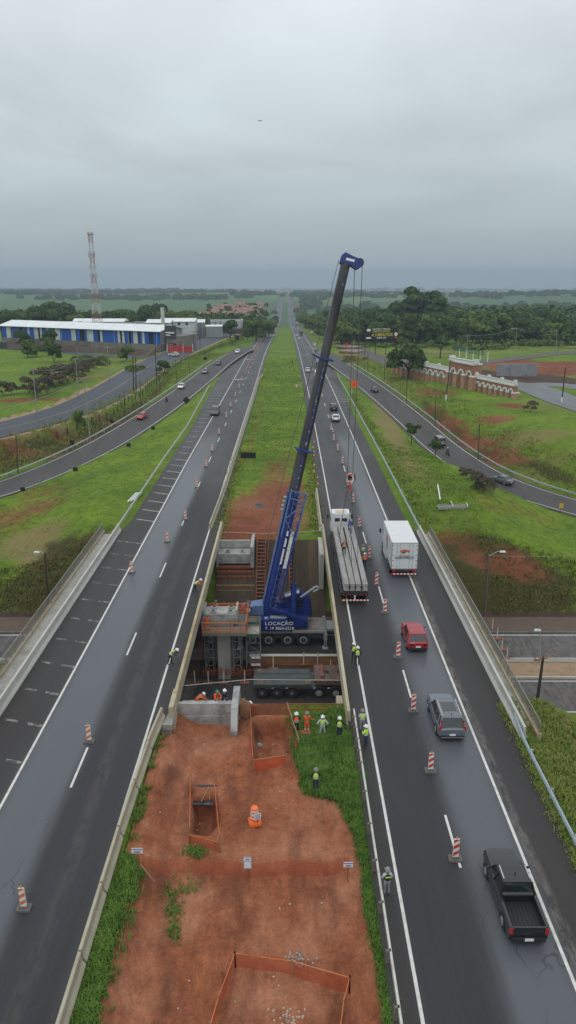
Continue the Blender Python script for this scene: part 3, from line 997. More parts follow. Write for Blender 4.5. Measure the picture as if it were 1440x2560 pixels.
def bridge(x0, x1, y0, y1, label, inner_right):
    r = empty("highway_bridge", ((x0 + x1) / 2, (y0 + y1) / 2, 0), 0, label, "bridge")
    o = Vector(((x0 + x1) / 2, (y0 + y1) / 2, 0))
    d = MB(); d.M = Matrix.Translation(-o)
    d.b2(x0, x1, y0, y1, -.45, -.02)
    d.build("deck", CONC, r)
    for gx in np.linspace(x0 + .6, x1 - .6, 5):
        g = MB(); g.M = Matrix.Translation(-o)
        g.b2(gx - .25, gx + .25, y0 + .5, y1 - .5, -1.35, -.45)
        g.build("girder", CONC_S, r)
    for yy in (64.0,):
        p = MB(); p.M = Matrix.Translation(-o)
        p.b2(x0 + 1, x1 - 1, yy - .6, yy + .6, -2.2, -1.35)
        p.tube((x0 + 4, yy, -7.3), (x0 + 4, yy, -2.2), .55, n=16); p.tube((x1 - 4, yy, -7.3), (x1 - 4, yy, -2.2), .55, n=16)
        p.build("pier", CONC, r)
    for yy, s in ((y0 + .2, -1), (y1 - .6, 1)):
        p = MB(); p.M = Matrix.Translation(-o)
        p.b2(x0 + .2, x1 - .2, yy, yy + .4, -3.2, -.45)
        p.build("abutment", CONC, r)
    return r, o


NJ = [(-.28, 0), (.28, 0), (.28, .08), (.11, .33), (.09, .85), (-.09, .85), (-.11, .33), (-.28, .08)]


def nj(mb, x, y0, y1, h=.85, z0=0.0, flip=False, zfun=None, w=1.0):
    ys = ysteps(y0, y1)
    rings = []
    for y in ys:
        zz = (float(Zr(y)) if zfun is None else zfun(y)) + z0
        xx = x(y) if callable(x) else x
        rings.append([(xx + p[0] * w, y, zz + p[1] * h / .85) for p in NJ])
    mb.loft(rings)
    return mb


def railing(mb, x, y0, y1, z, h, step=.16):
    """steel guard rail of close vertical bars"""
    mb.b2(x - .03, x + .03, y0, y1, z + h - .06, z + h)
    mb.b2(x - .02, x + .02, y0, y1, z + .08, z + .12)
    y = y0
    k = 0
    while y < y1:
        s = .035 if k % 12 == 0 else .014
        mb.b2(x - s, x + s, y - s, y + s, z, z + h - .05)
        y += step; k += 1
    return mb


rb, o = bridge(4.25, 17.75, 43.6, 83.3, "right hand highway bridge carrying the trucks and cars over the cutting", False)
m_ = MB(); m_.M = Matrix.Translation(-o)
m_.prism([(4.22, -.1), (4.56, -.1), (4.50, .88), (4.26, .88)], 44.0, 84.5)
m_.build("inner_parapet", CONC_S, rb)
m_ = MB(); m_.M = Matrix.Translation(-o); nj(m_, 16.45, 42.0, 84.0, .95)
m_.build("outer_barrier", CONC_L, rb)
m_ = MB(); m_.M = Matrix.Translation(-o); m_.b2(17.45, 17.75, 42.2, 83.4, -.4, .22)
m_.build("walkway_kerb", CONC_S, rb)
m_ = MB(); m_.M = Matrix.Translation(-o); railing(m_, 17.62, 42.3, 83.3, .22, .95)
RAILM = material("railing_steel", (.22, .21, .18), .6, .15, 3)
m_.build("railing", RAILM, rb)
lb, o = bridge(-23.4, -8.35, 43.6, 83.3, "left hand highway bridge with hatched shoulder over the cutting", True)
m_ = MB(); m_.M = Matrix.Translation(-o)
m_.prism([(-8.66, -.1), (-8.32, -.1), (-8.36, .88), (-8.60, .88)], 46.5, 85.5)
m_.build("inner_parapet", CONC_S, lb)
m_ = MB(); m_.M = Matrix.Translation(-o); nj(m_, -21.35, 40.0, 84.5, .95)
m_.build("outer_barrier", CONC_L, lb)
m_ = MB(); m_.M = Matrix.Translation(-o); m_.b2(-23.35, -23.05, 42.0, 84.0, -.4, .22)
m_.build("walkway_kerb", CONC_S, lb)
m_ = MB(); m_.M = Matrix.Translation(-o); railing(m_, -23.2, 42.0, 84.0, .22, 1.0)
m_.build("railing", RAILM, lb)
w = MB(); w.b2(-8.72, -8.38, 44.6, 47.0, -3.2, .8)
tag(w.build("wing_wall", CONC_S), "stained concrete wing wall at the near end of the left bridge", "wall")
w = MB(); w.b2(3.72, 4.2, 45.2, 47.8, -4.5, -.3)
tag(w.build("wing_wall", CONC_S), "stained concrete wing wall under the near end of the right bridge", "wall")
w = MB(); w.b2(3.7, 4.2, 76.8, 82.5, -4.6, -.15)
tag(w.build("wing_wall", CONC_L), "pale concrete wing wall at the far end of the right bridge", "wall")

sx, sy = np.arange(-9.2, 5.05, .11), np.arange(17, 47.9, .12)
SX, SY = np.meshgrid(sx, sy)


P_GRASS = poly_px([(722, 1775), (980, 1760), (1120, 2560), (968, 2620), (942, 2420), (915, 2300), (905, 2180), (880, 2090), (845, 2010), (812, 1995), (790, 1990), (762, 1985), (752, 1930), (738, 1895)])
P_PIT = poly_px([(636, 1796), (712, 1798), (722, 1865), (712, 1888), (640, 1892)])
P_HOLE = poly_px([(488, 1998), (535, 1992), (540, 2060), (520, 2085), (488, 2075)])
P_LEFTG = poly_px([(470, 1800), (430, 1950), (352, 2140), (330, 2210), (300, 2360), (270, 2500), (255, 2620), (90, 2620), (330, 2050), (400, 1800)])
P_LOW = poly_px([(395, 1790), (600, 1775), (615, 1815), (560, 1840), (450, 1850), (395, 1860)])
grass_a = np.maximum(poly_soft(SX, SY, P_GRASS, .9), poly_soft(SX, SY, P_LEFTG, .5) * .0)
SZ = SITE_Z + soft_noise(SX, SY, 3.5, 11) * .30 + soft_noise(SX, SY, 1.2, 12) * .12 + soft_noise(SX, SY, .4, 13) * .09 + soft_noise(SX, SY, .22, 14) * .05
for x0_, x1_ in ((-5.4, -3.2), (-3.6, -1.4), (-6.6, 1.2)):
    for o_ in (0, 1.9):
        SZ -= .07 * np.exp(-((SX - np.interp(SY, [18, 32, 46], [x0_ + o_, x1_ + o_ - .6, x1_ + o_])) / .16) ** 2)
SZ += np.where(SX < -6.9, np.clip((-6.9 - SX) / 1.6, 0, 1) * .95, 0) + np.clip((SX - 2.4) / 1.8, 0, 1) * .75
SZ = np.where(SX > 4.2, np.minimum(SZ, -.13), SZ); SZ = np.where(SX < -8.6, np.minimum(SZ, -.2), SZ)
SZ -= poly_soft(SX, SY, P_LOW, 1.2) * 1.0
SZ -= poly_soft(SX, SY, P_PIT, .25) * 1.5
SZ -= poly_soft(SX, SY, P_HOLE, .2) * 1.5
SZ = np.where(SY > 46.6, np.minimum(SZ, SITE_Z - (SY - 46.6) * 3), SZ)
edge = poly_soft(SX, SY, P_PIT, .8) * (1 - poly_soft(SX, SY, P_PIT, .1))
gravel = .5 * np.exp(-((SX + 7.3) ** 2 / 1.6 + (SY - 36) ** 2 / 30)) + .5 * np.exp(-(((SX - .9) / .9) ** 2 + ((SY - 22.2) / .7) ** 2))
smat = NB("site_soil", .95)
s1 = smat.noise(1.1, 8, .7); s2 = smat.noise(.28, 5, .6); s3 = smat.noise(7, 5, .7); s4 = smat.noise(.55, 4, .5, (1, .4, 1))
c = smat.mix(smat.rng(s1, .32, .68), (.205, .064, .029), (.360, .128, .060))
c = smat.mix(smat.rng(s2, .45, .72), c, (.42, .19, .11))
c = smat.mix(smat.rng(s4, .52, .72, 0, .75), c, (.100, .036, .021))
c = smat.scale(c, smat.rng(s3, .3, .7, .76, 1.2)); c = smat.scale(c, smat.rng(smat.noise(2.6, 6, .75, (1, .45, 1)), .35, .65, .80, 1.15))
sp = smat.N.new('ShaderNodeTexVoronoi'); sp.inputs['Scale'].default_value = 2.6; smat.L.new(smat.pos, sp.inputs['Vector'])
st = smat.math('MULTIPLY', smat.rng(sp.outputs['Distance'], .05, .08, 1, 0), smat.rng(smat.noise(.9, 3), .55, .6))
c = smat.mix(smat.math('MULTIPLY', st, .6), c, (.35, .24, .18))
gv = smat.rng(smat.math('ADD', smat.attr('gravel'), smat.math('MULTIPLY', smat.math('SUBTRACT', s3, .5), 1.1)), .5, .8)
c = smat.mix(gv, c, (.10, .075, .065))
ga = smat.rng(smat.math('ADD', smat.attr('grass'), smat.math('MULTIPLY', smat.math('SUBTRACT', s1, .5), 1.3)), .38, .6)
c = smat.mix(ga, c, smat.mix(smat.rng(s3, .35, .7), (.035, .075, .012), (.085, .135, .024)))
SITE_MAT = smat.done(c, smat.math('ADD', s3, smat.math('MULTIPLY', s1, 2)), .07)
site = grid_mesh("ground", SX, SY, SZ, SITE_MAT, {'grass': grass_a, 'gravel': gravel})
tag(site, kind='structure')


def sz(x, y):
    i = int(np.clip(round((y - 17) / .12), 0, len(sy) - 1)); j = int(np.clip(round((x + 9.2) / .11), 0, len(sx) - 1))
    return float(SZ[i, j])


def on_site(px, py):
    p = at(px, py, SITE_Z)
    for _ in range(6): p = at(px, py, sz(p.x, p.y))
    return p
GLASS = material("tinted_glass", (.018, .022, .026), .08, .1, 2, spec=.8, coat=.3)
RUBBER = material("rubber", (.020, .020, .021), .85, .2, 8)
RIM = material("wheel_rim", (.42, .43, .44), .35, .1, 4, metal=.6)
DARKM = material("dark_metal", (.045, .045, .048), .55, .2, 3)
BLACKP = material("black_plastic", (.02, .02, .022), .6, .15, 4)
CHROME = material("bright_trim", (.55, .56, .58), .25, .05, 4, metal=.7)
REDL = material("red_lamp", (.42, .015, .012), .2, .1, 4, coat=.5)
CLEARL = material("head_lamp_lens", (.7, .7, .68), .15, .05, 4, coat=.5)
PLATE = material("licence_plate_white", (.72, .73, .75), .5, .04, 6)
WHITEP = material("white_paint", (.70, .71, .71), .35, .05, 2, coat=.2)
ORANGEP = material("orange_plastic", (.80, .16, .035), .55, .15, 3)
REDS = material("red_reflective", (.62, .045, .025), .5, .12, 5)
ORNS = material("orange_reflective", (.70, .17, .03), .5, .12, 5)
WOOD = material("raw_timber", (.33, .18, .085), .85, .25, 4, .004, col2=(.20, .09, .045), fac2=(.45, .7), scale2=2, stretch=(1, 1, .4))
WOODR = material("reddish_timber", (.27, .085, .04), .85, .25, 4, .004)
GREYST = material("galvanised_steel", (.36, .40, .40), .5, .15, 3, metal=.25, col2=(.26, .28, .27), fac2=(.5, .8), scale2=.6)
POLEC = material("concrete_pole", (.30, .29, .27), .9, .15, 2, col2=(.2, .19, .17), scale2=.8)
POLEW = material("dark_timber_pole", (.055, .045, .038), .9, .25, 2)
WIREM = material("wire", (.09, .09, .095), .6, .1, 2)
BLUEC = material("crane_blue", (.010, .030, .19), .42, .2, 2.0, coat=.1, col2=(.03, .05, .15), fac2=(.5, .75), scale2=1.2)
BLUEL = material("faded_blue", (.10, .16, .32), .5, .2, 2.5, col2=(.24, .30, .38), fac2=(.5, .75), scale2=2)
STEELD = material("dark_boom_steel", (.080, .076, .077), .36, .3, 1.2, col2=(.024, .022, .024), fac2=(.42, .62), scale2=.6, metal=.3, stretch=(1, 1, .25))
RUSTY = material("rusty_steel", (.14, .085, .065), .7, .25, 3, col2=(.22, .17, .14), fac2=(.5, .7), scale2=1.5)
CARRIER = material("dark_green_grey_paint", (.055, .070, .068), .55, .25, 3, col2=(.13, .11, .09), fac2=(.52, .7), scale2=1.6)
BLACKS = material("sign_back", (.010, .010, .012), .7, .1, 3)


def netting(name, col, cover, cell=.05):
    """woven plastic safety net: open squares between strands"""
    m = bpy.data.materials.new(name); m.use_nodes = True
    N, L = m.node_tree.nodes, m.node_tree.links
    b = N['Principled BSDF']; b.inputs['Roughness'].default_value = .6
    tc = N.new('ShaderNodeTexCoord')
    nz = N.new('ShaderNodeTexNoise'); nz.inputs['Scale'].default_value = 3.0; nz.inputs['Detail'].default_value = 5
    L.new(tc.outputs['Object'], nz.inputs['Vector'])
    mx = N.new('ShaderNodeMix'); mx.data_type = 'RGBA'
    mx.inputs['A'].default_value = (*col, 1); mx.inputs['B'].default_value = (col[0] * .75, col[1] * .6, col[2] * .6, 1)
    L.new(nz.outputs[0], mx.inputs['Factor']); L.new(mx.outputs['Result'], b.inputs['Base Color'])
    wh = N.new('ShaderNodeTexVoronoi'); wh.feature = 'DISTANCE_TO_EDGE'; wh.inputs['Scale'].default_value = 1 / cell
    L.new(tc.outputs['Object'], wh.inputs['Vector'])
    mr = N.new('ShaderNodeMapRange')
    mr.inputs['From Min'].default_value = cover * .45; mr.inputs['From Max'].default_value = cover * .55
    mr.inputs['To Min'].default_value = 1; mr.inputs['To Max'].default_value = 0
    L.new(wh.outputs['Distance'], mr.inputs[0]); L.new(mr.outputs[0], b.inputs['Alpha'])
    MATS[name] = m
    return m


NET = netting("orange_netting", (.60, .12, .04), .12)
NETD = netting("dense_orange_netting", (.70, .11, .035), .19)


def paint(name, col, rough=.28, coat=.5):
    return material(name, col, rough, .06, 1.5, coat=coat)


def wheel(root, x, y, r=.33, w=.22, side=1, rimr=.62, style=5):
    wh = empty("wheel", (x, y, r)); wh.parent = root
    t = MB(); t.tube((-w / 2, 0, 0), (w / 2, 0, 0), r, r, 20)
    t.build("tyre", RUBBER, wh, bevel=.03)
    q = MB(); q.tube((side * (w / 2 - .01), 0, 0), (side * (w / 2 + .015), 0, 0), r * rimr, r * rimr * .9, 16)
    q.build("rim", RIM, wh)
    return wh


CARS = {
    'suv': (4.9, 1.92, 1.74, 1.08, -2.32, 1.12, -2.0, .30, .95),
    'compact_suv': (4.3, 1.80, 1.60, 1.02, -2.0, 1.0, -1.65, .25, .92),
    'hatch': (3.9, 1.68, 1.48, .96, -1.85, .95, -1.45, .25, .80),
    'sedan': (4.5, 1.74, 1.44, .94, -1.75, .98, -1.02, .22, .78),
    'pickup': (5.35, 1.90, 1.80, 1.12, -.70, 1.42, -.52, .66, 1.02),
    'van': (4.4, 1.75, 1.85, 1.05, -2.1, 1.5, -2.0, .85, .9),
}


def make_car(name, kind, col, label, cat, detail=2, front_lights=False):
    L, W, H, belt, cb, cf, rb_, rf, hf = CARS[kind]
    root = empty(name, (0, 0, 0), 0, label, cat)
    P = paint(name + "_paint_%02d%02d%02d" % tuple(int(c * 99) for c in col), col)
    h, w = L / 2, W / 2
    r = .36 if kind in ('suv', 'pickup') else .31
    wb = L * .29

    def ring(y, ws, zb, zt, crown=.03):
        a = w * ws
        return [(-a * .86, y, zb), (-a * .98, y, zb + .16), (-a, y, zb + (zt - zb) * .45), (-a * .97, y, zt - .12), (-a * .88, y, zt - .01), (-a * .4, y, zt + crown),
                (a * .4, y, zt + crown), (a * .88, y, zt - .01), (a * .97, y, zt - .12), (a, y, zt - (zt - zb) * .55), (a * .98, y, zb + .16), (a * .86, y, zb)]
    zb = .22
    if kind == 'pickup':
        S = [(-h + 2.0, 1, zb, belt), (.2, 1, zb, belt), (cf - .25, 1, zb, belt + .01), (cf + .1, .99, zb, belt - .01), (h - .55, .96, zb, hf), (h - .18, .90, zb + .05, hf - .08), (h, .78, zb + .15, hf - .3)]
    elif kind == 'sedan':
        S = [(-h, .78, zb + .18, belt - .18), (-h + .12, .92, zb + .05, belt - .05), (-h + .5, .98, zb, belt), (-.8, 1, zb, belt), (.4, 1, zb, belt), (cf, .99, zb, belt - .01),
             (h - .45, .95, zb, hf), (h - .12, .86, zb + .05, hf - .14), (h, .72, zb + .15, hf - .3)]
    else:
        S = [(-h, .84, zb + .18, belt - .12), (-h + .1, .94, zb + .05, belt - .02), (-h + .45, .99, zb, belt), (-.8, 1, zb, belt), (.4, 1, zb, belt), (cf, .99, zb, belt - .01),
             (h - .4, .95, zb, hf), (h - .12, .86, zb + .05, hf - .14), (h, .72, zb + .15, hf - .3)]
    b = MB(); b.loft([ring(*s) for s in S])
    if kind == 'pickup':
        y0, y1 = -h + .05, -h + 2.05
        for s in (-1, 1):
            b.b2(*(sorted((s * w * .98, s * w * .84))), y0 + .04, y1, .35, belt)
        b.b2(-w * .97, w * .97, y0, y0 + .10, .45, belt - .01)
    b.build("body", P, root, smooth=False, bevel=.03)
    for s in (-1, 1):
        for yy in (-wb, wb):
            a = MB(); a.tube((s * (w - .10), yy, r), (s * (w + .004), yy, r), r + .07, r + .07, 18)
            a.build("wheel_arch", BLACKP, root)
    wt = w * .74
    lo = [(-w * .93, cb, belt - .02), (w * .93, cb, belt - .02), (w * .95, (cb + cf) / 2, belt - .02), (w * .90, cf - .35, belt - .02), (w * .6, cf, belt - .03), (-w * .6, cf, belt - .03), (-w * .90, cf - .35, belt - .02), (-w * .95, (cb + cf) / 2, belt - .02)]
    tz = H - .07
    hi = [(-wt, rb_, tz - .02), (wt, rb_, tz - .02), (wt * 1.03, (rb_ + rf) / 2, tz), (wt, rf - .1, tz), (wt * .7, rf, tz), (-wt * .7, rf, tz), (-wt, rf - .1, tz), (-wt * 1.03, (rb_ + rf) / 2, tz)]
    g = MB(); g.loft([lo, hi]); g.build("window_glass", GLASS, root)
    rf_ = MB()
    rings = []
    for k, (t, z) in enumerate(((1.035, tz - .03), (1.02, tz + .02), (.92, H - .015), (.6, H))):
        cy = (rb_ + rf) / 2
        rings.append([(p[0] * t, cy + (p[1] - cy) * (t if k else 1.02), z) for p in hi])
    rf_.loft(rings); rf_.build("roof", P, root, smooth=False)
    prs = [(lo[0], hi[0]), (lo[1], hi[1]), (lo[3], hi[3]), (lo[6], hi[6])]
    def pil(*q):
        pl = MB(); pl.bar(*q); pl.build("pillar", P, root)
    for a, c in prs: pil(a, Vector(c) + Vector((0, 0, .03)), .10, .07)
    for s in (-1, 1):
        ym = (cb + cf) / 2 - .05
        pil((s * w * .955, ym, belt - .02), (s * wt * 1.03, (rb_ + rf) / 2, tz), .07, .07)
        if kind in ('suv', 'compact_suv', 'van', 'hatch'):
            pil((s * w * .955, cb + .55, belt - .02), (s * wt * 1.03, rb_ + .45, tz), .09, .07)
    for s in (-1, 1):
        wheel(root, s * (w - .09), -wb, r, .21, s); wheel(root, s * (w - .09), wb, r, .21, s)
        m_ = MB(); m_.ball((s * (w + .10), cf - .45, belt + .06), (.11, .07, .08), 8, 5); m_.build("mirror", P if kind != 'hatch' else BLACKP, root)
        t_ = MB()
        if kind == 'suv':
            t_.box((s * w * .86, -h + .16, belt - .06), (.2, .16, .36)); t_.box((s * w * .80, -h + .30, belt + .3), (.09, .1, .5), rx=.25)
        elif kind == 'pickup':
            t_.box((s * w * .9, -h + .08, belt - .22), (.16, .12, .36))
        else:
            t_.box((s * w * .74, -h + .08, belt - .2), (.42, .16, .17))
        t_.build("tail_light", REDL, root)
        f_ = MB(); f_.box((s * w * .62, h - .07, hf - .34), (.32, .14, .12)); f_.build("headlight", CLEARL, root)
        if kind in ('suv', 'pickup'):
            k_ = MB(); k_.bar((s * wt * .93, rb_ + .12, H + .02), (s * wt * .93, rf - .2, H + .02), .05, .05); k_.build("roof_rail", CHROME, root)
    u = MB(); u.box((0, -h - .0, zb + .2), (W * .86, .14, .24)); u.build("rear_bumper", BLACKP, root, bevel=.03)
    u = MB(); u.box((0, h - .04, zb + .16), (W * .7, .12, .22)); u.build("grille", BLACKP, root, bevel=.03)
    u = MB(); u.box((0, -h - (.03 if kind != 'pickup' else .08), .62 if kind != 'pickup' else .5), (.42, .03, .14)); u.build("licence_plate", PLATE, root)
    if kind == 'suv':
        u = MB(); u.box((0, -.75, H + .008), (W * .50, 1.1, .02)); u.build("sunroof", GLASS, root)
        u = MB(); u.box((0, -h - .065, zb + .22), (W * .8, .03, .05)); u.build("chrome_strip", CHROME, root)
        u = MB(); u.box((0, -1.75, H + .07), (.04, .14, .10), taper=.4); u.build("antenna", BLACKP, root)
    if kind == 'pickup':
        u = MB(); u.b2(-w * .84, w * .84, -h + .14, -h + 2.0, .58, .62)
        for k in range(9): u.b2(-w * .8 + k * w * .2 - .02, -w * .8 + k * w * .2 + .02, -h + .16, -h + 2.0, .62, .65)
        u.build("cargo_bed", BLACKP, root)
        u = MB(); u.tube((-w * .82, -h + 2.0, belt + .02), (w * .82, -h + 2.0, belt + .02), .1, n=10); u.build("rolled_cover", DARKM, root)
        u = MB(); u.box((0, .0 - .1, H + .06), (.04, .16, .10), taper=.4); u.build("antenna", BLACKP, root)
    return Proto(root)


def park(proto, px, py, z=None, rz=0.0, rear=True, L=4.4, label=None, group=None):
    """put a car so that the end nearest the camera touches the ground at a photo pixel"""
    p = hit(px, py) if z is None else at(px, py, z)
    fwd = Vector((-math.sin(rz), math.cos(rz), 0)) if rear else -Vector((-math.sin(rz), math.cos(rz), 0))
    c = p + fwd * (L / 2 - .35)
    zz = p.z if z is not None else p.z + .08
    return proto.put((c.x, c.y, zz), rz, label, group)


p = make_car("pickup_truck", 'pickup', (.012, .013, .015), "black double cab pickup with an empty open bed, nearest vehicle on the right", "pickup")
park(p, 1322, 2350, 0, 0, True, 5.35).location.x = 11.55
p = make_car("car", 'suv', (.115, .130, .150), "grey sport utility car with a glass sunroof and tall red tail lights", "car")
park(p, 1135, 1848, 0, 0, True, 4.9).location.x = 11.35
p = make_car("car", 'compact_suv', (.30, .012, .018), "red sport utility car driving past the right bridge barrier", "car")
park(p, 1062, 1628, 0, 0, True, 4.3).location.x = 11.1
white_sedan = make_car("car", 'sedan', (.66, .67, .68), "white sedan driving away just beyond the first delineators of the right carriageway", "car")
park(white_sedan, 840, 1056, None, 0, True, 4.5)
dark_suv = make_car("car", 'compact_suv', (.022, .022, .026), "black car driving away ahead of the white sedan on the right carriageway", "car")
park(dark_suv, 835, 1028, None, 0, True, 4.3)


def yaw_on(line, p):
    d = np.hypot(line[:, 0] - p[0], line[:, 1] - p[1]); i = int(np.clip(d.argmin(), 1, len(line) - 2))
    t = line[i + 1] - line[i - 1]
    a = math.atan2(t[1], t[0]) - math.pi / 2
    return a


def on_lane(proto, px, py, line, away, label=None, L=4.3, off=None):
    p = hit(px, py)
    a = yaw_on(line, p)
    if away: a += math.pi
    d, z = near_line(np.array([p.x]), np.array([p.y]), line)
    return proto.put((p.x, p.y, float(z[0]) + .01), a, label)


gs = make_car("car", 'sedan', (.10, .12, .125), "grey sedan on the right hand slip road beside the dry bushes", "car")
on_lane(gs, 1255, 1208, RAMP_R, True)
dk = make_car("car", 'sedan', (.018, .020, .024), "black sedan on the right hand slip road below the orange sign", "car")
on_lane(dk, 936, 980, RAMP_R, True)
mv = make_car("car", 'van', (.20, .19, .175), "grey beige minivan on the right hand slip road ahead of the motorcycle", "car")
on_lane(mv, 1097, 1112, RAMP_R, True)
rc = make_car("car", 'hatch', (.42, .012, .014), "red hatchback on the left hand slip road", "car")
on_lane(rc, 355, 1048, RAMP_L, False)
wc = make_car("car", 'hatch', (.68, .68, .67), "white hatchback on the left hand slip road ahead of the motorcycle", "car")
on_lane(wc, 453, 972, RAMP_L, False)
gc_ = make_car("car", 'compact_suv', (.17, .19, .20), "silver grey car leaving onto the left hand slip road", "car")
on_lane(gc_, 513, 934, RAMP_L, False)
on_lane(dark_suv, 546, 913, RAMP_L, False, "dark car behind the silver grey car at the start of the left hand slip road")
white_suv = make_car("car", 'compact_suv', (.70, .70, .70), "white car where the left hand slip road begins", "car")
on_lane(white_suv, 594, 884, RAMP_L, False)
ls = make_car("car", 'suv', (.03, .045, .055), "dark blue grey off roader coming towards the camera on the left carriageway", "car")
q_ = at(536, 1040, -.6); ls.put((q_.x, q_.y + 2, float(Zr(q_.y))), math.pi)
far_protos = []
for nm, col in (('white', (.72, .72, .72)), ('silver', (.40, .41, .42)), ('dark', (.03, .03, .035))):
    r_ = empty("car", (0, 0, 0), 0, "", "car")
    b = MB(); b.loft([[(-.72, -2.1, .4), (.72, -2.1, .4), (.74, -2.1, .9), (-.74, -2.1, .9)], [(-.85, -1.9, .25), (.85, -1.9, .25), (.83, -1.9, 1.0), (-.83, -1.9, 1.0)],
                      [(-.86, 1.0, .25), (.86, 1.0, .25), (.83, 1.0, .98), (-.83, 1.0, .98)], [(-.8, 2.1, .35), (.8, 2.1, .35), (.7, 2.1, .75), (-.7, 2.1, .75)]])
    b.build("body", paint("far_" + nm, col), r_, bevel=.04)
    b = MB(); b.loft([[(-.78, -1.8, .97), (.78, -1.8, .97), (.76, 1.0, .95), (-.76, 1.0, .95)], [(-.62, -1.3, 1.42), (.62, -1.3, 1.42), (.6, .3, 1.42), (-.6, .3, 1.42)]])
    b.build("window_glass", GLASS, r_)
    b = MB(); b.b2(-.64, .64, -1.35, .35, 1.41, 1.47); b.build("roof", paint("far_" + nm, col), r_, bevel=.02)
    for s in (-1, 1):
        for yy in (-1.25, 1.3):
            b = MB(); b.tube((s * .72, yy, .31), (s * .88, yy, .31), .31, n=12); b.build("wheel", RUBBER, r_)
        b = MB(); b.box((s * .62, -2.1, .8), (.3, .06, .14)); b.build("tail_light", REDL, r_)
        b = MB(); b.box((s * .58, 2.08, .66), (.3, .06, .12)); b.build("headlight", CLEARL, r_)
    far_protos.append(Proto(r_))
FW, FS, FD = far_protos


def far_car(proto, px, py, away, label, group=None, line=None, dz=0):
    d = ray(px, py); best = None
    for t in np.arange(90, 3200, 1.0):
        if CAM_H + d.z * t <= Zr(d.y * t):
            best = t; break
    t = best or 1500
    x, y = d.x * t, d.y * t
    return proto.put((x, y, float(Zr(y)) + .01), 0 if away else math.pi, label, group)


far_car(FW, 769, 930, True, "white car just left of the crane boom on the right carriageway")
far_car(FW, 748, 849, True, "white van-like car straight behind the red truck's left side")
for px, py, pr, lb_ in ((786, 865, FW, "first white car from the far end in the right exit lane"), (789, 876, FS, "silver car between two white cars in the right exit lane"),
                        (802, 888, FW, "white car nearest the boom in the right exit lane"), (742, 841, FW, "white box-shaped car left of the red truck"),
                        (735, 829, FS, "silver car in the queue beside the median, ahead of the white one"), (744, 822, FW, "white car ahead of the red truck"),
                        (733, 822, FW, "white car in the queue beside the median"), (732, 812, FD, "dark car in the queue beside the median")):
    far_car(pr, px, py, True, lb_)
for k, (px, py, pr) in enumerate(((730, 806, FD), (729, 800, FW), (737, 800, FW), (728, 790, FS), (728, 779, FW), (727, 766, FD), (734, 812, FS))):
    far_car(pr, px, py, True, "tiny car in the distant queue on the right carriageway", "cars queuing far up the right carriageway")
for px, py, pr, lb_ in ((643, 844, FW, "white car on its own, nearest of the far group on the left carriageway"), (649, 836, FW, "white car at the front of a pair on the far left carriageway"),
                        (656, 833, FS, "silver car at the back of a pair on the far left carriageway"), (673, 820, FW, "white car, left of two side by side far on the left carriageway"),
                        (678, 818, FW, "white car, right of two side by side far on the left carriageway"), (671, 815, FD, "dark car behind the two side by side far on the left carriageway"),
                        (683, 812, FD, "dark car in front of the row of white cars on the crest")):
    far_car(pr, px, py, False, lb_)
for px, py, pr in ((685, 804, FW), (692, 804, FW), (698, 804, FW), (699, 765, FW), (703, 764, FW), (707, 745, FW)):
    far_car(pr, px, py, False, "tiny white car on the crest of the left carriageway", "cars coming over the far crest")
p_ = hit(903, 862); FW.put(tuple(p_ + Vector((0, 0, .1))), 0, "white car on the service road behind the brick stacks")

def truck_wheel(root, x, y, z, r=.52, w=.32, side=1):
    wh = empty("wheel", (x, y, z + r)); wh.parent = root
    t = MB(); t.tube((-w / 2, 0, 0), (w / 2, 0, 0), r, r, 24); t.build("tyre", RUBBER, wh, bevel=.04)
    q = MB(); q.tube((side * (w / 2 - .02), 0, 0), (side * (w / 2 + .012), 0, 0), r * .56, r * .5, 18); q.build("rim", RIM, wh)
    q = MB(); q.tube((side * (w / 2 + .0), 0, 0), (side * (w / 2 + .05), 0, 0), r * .22, r * .2, 12); q.build("hub", DARKM, wh)


def text(parent, s, size, loc, rot, mat, name="lettering", ext=.006, align='CENTER', sx=1.0):
    c = bpy.data.curves.new(name, 'FONT'); c.body = s; c.size = size; c.extrude = ext; c.align_x = align; c.align_y = 'CENTER'
    c.offset = size * .012
    c.resolution_u = 3
    c.materials.append(mat)
    o = bpy.data.objects.new(name, c); COL.objects.link(o)
    o.location = loc; o.rotation_euler = rot; o.scale = (sx, 1, 1)
    o.parent = parent
    bpy.context.view_layer.update()
    me = bpy.data.meshes.new_from_object(o.evaluated_get(bpy.context.evaluated_depsgraph_get()))
    q = bpy.data.objects.new(name, me); COL.objects.link(q)
    q.location = loc; q.rotation_euler = rot; q.scale = (sx, 1, 1); q.parent = parent
    bpy.data.objects.remove(o)
    return q


TXW = material("white_lettering", (.75, .75, .74), .6, .08, 5)
TXD = material("dark_lettering", (.06, .06, .065), .6, .08, 5)
TXO = material("orange_logo", (.62, .12, .04), .5, .08, 5)
TXG = material("green_logo", (.03, .12, .06), .5, .08, 5)


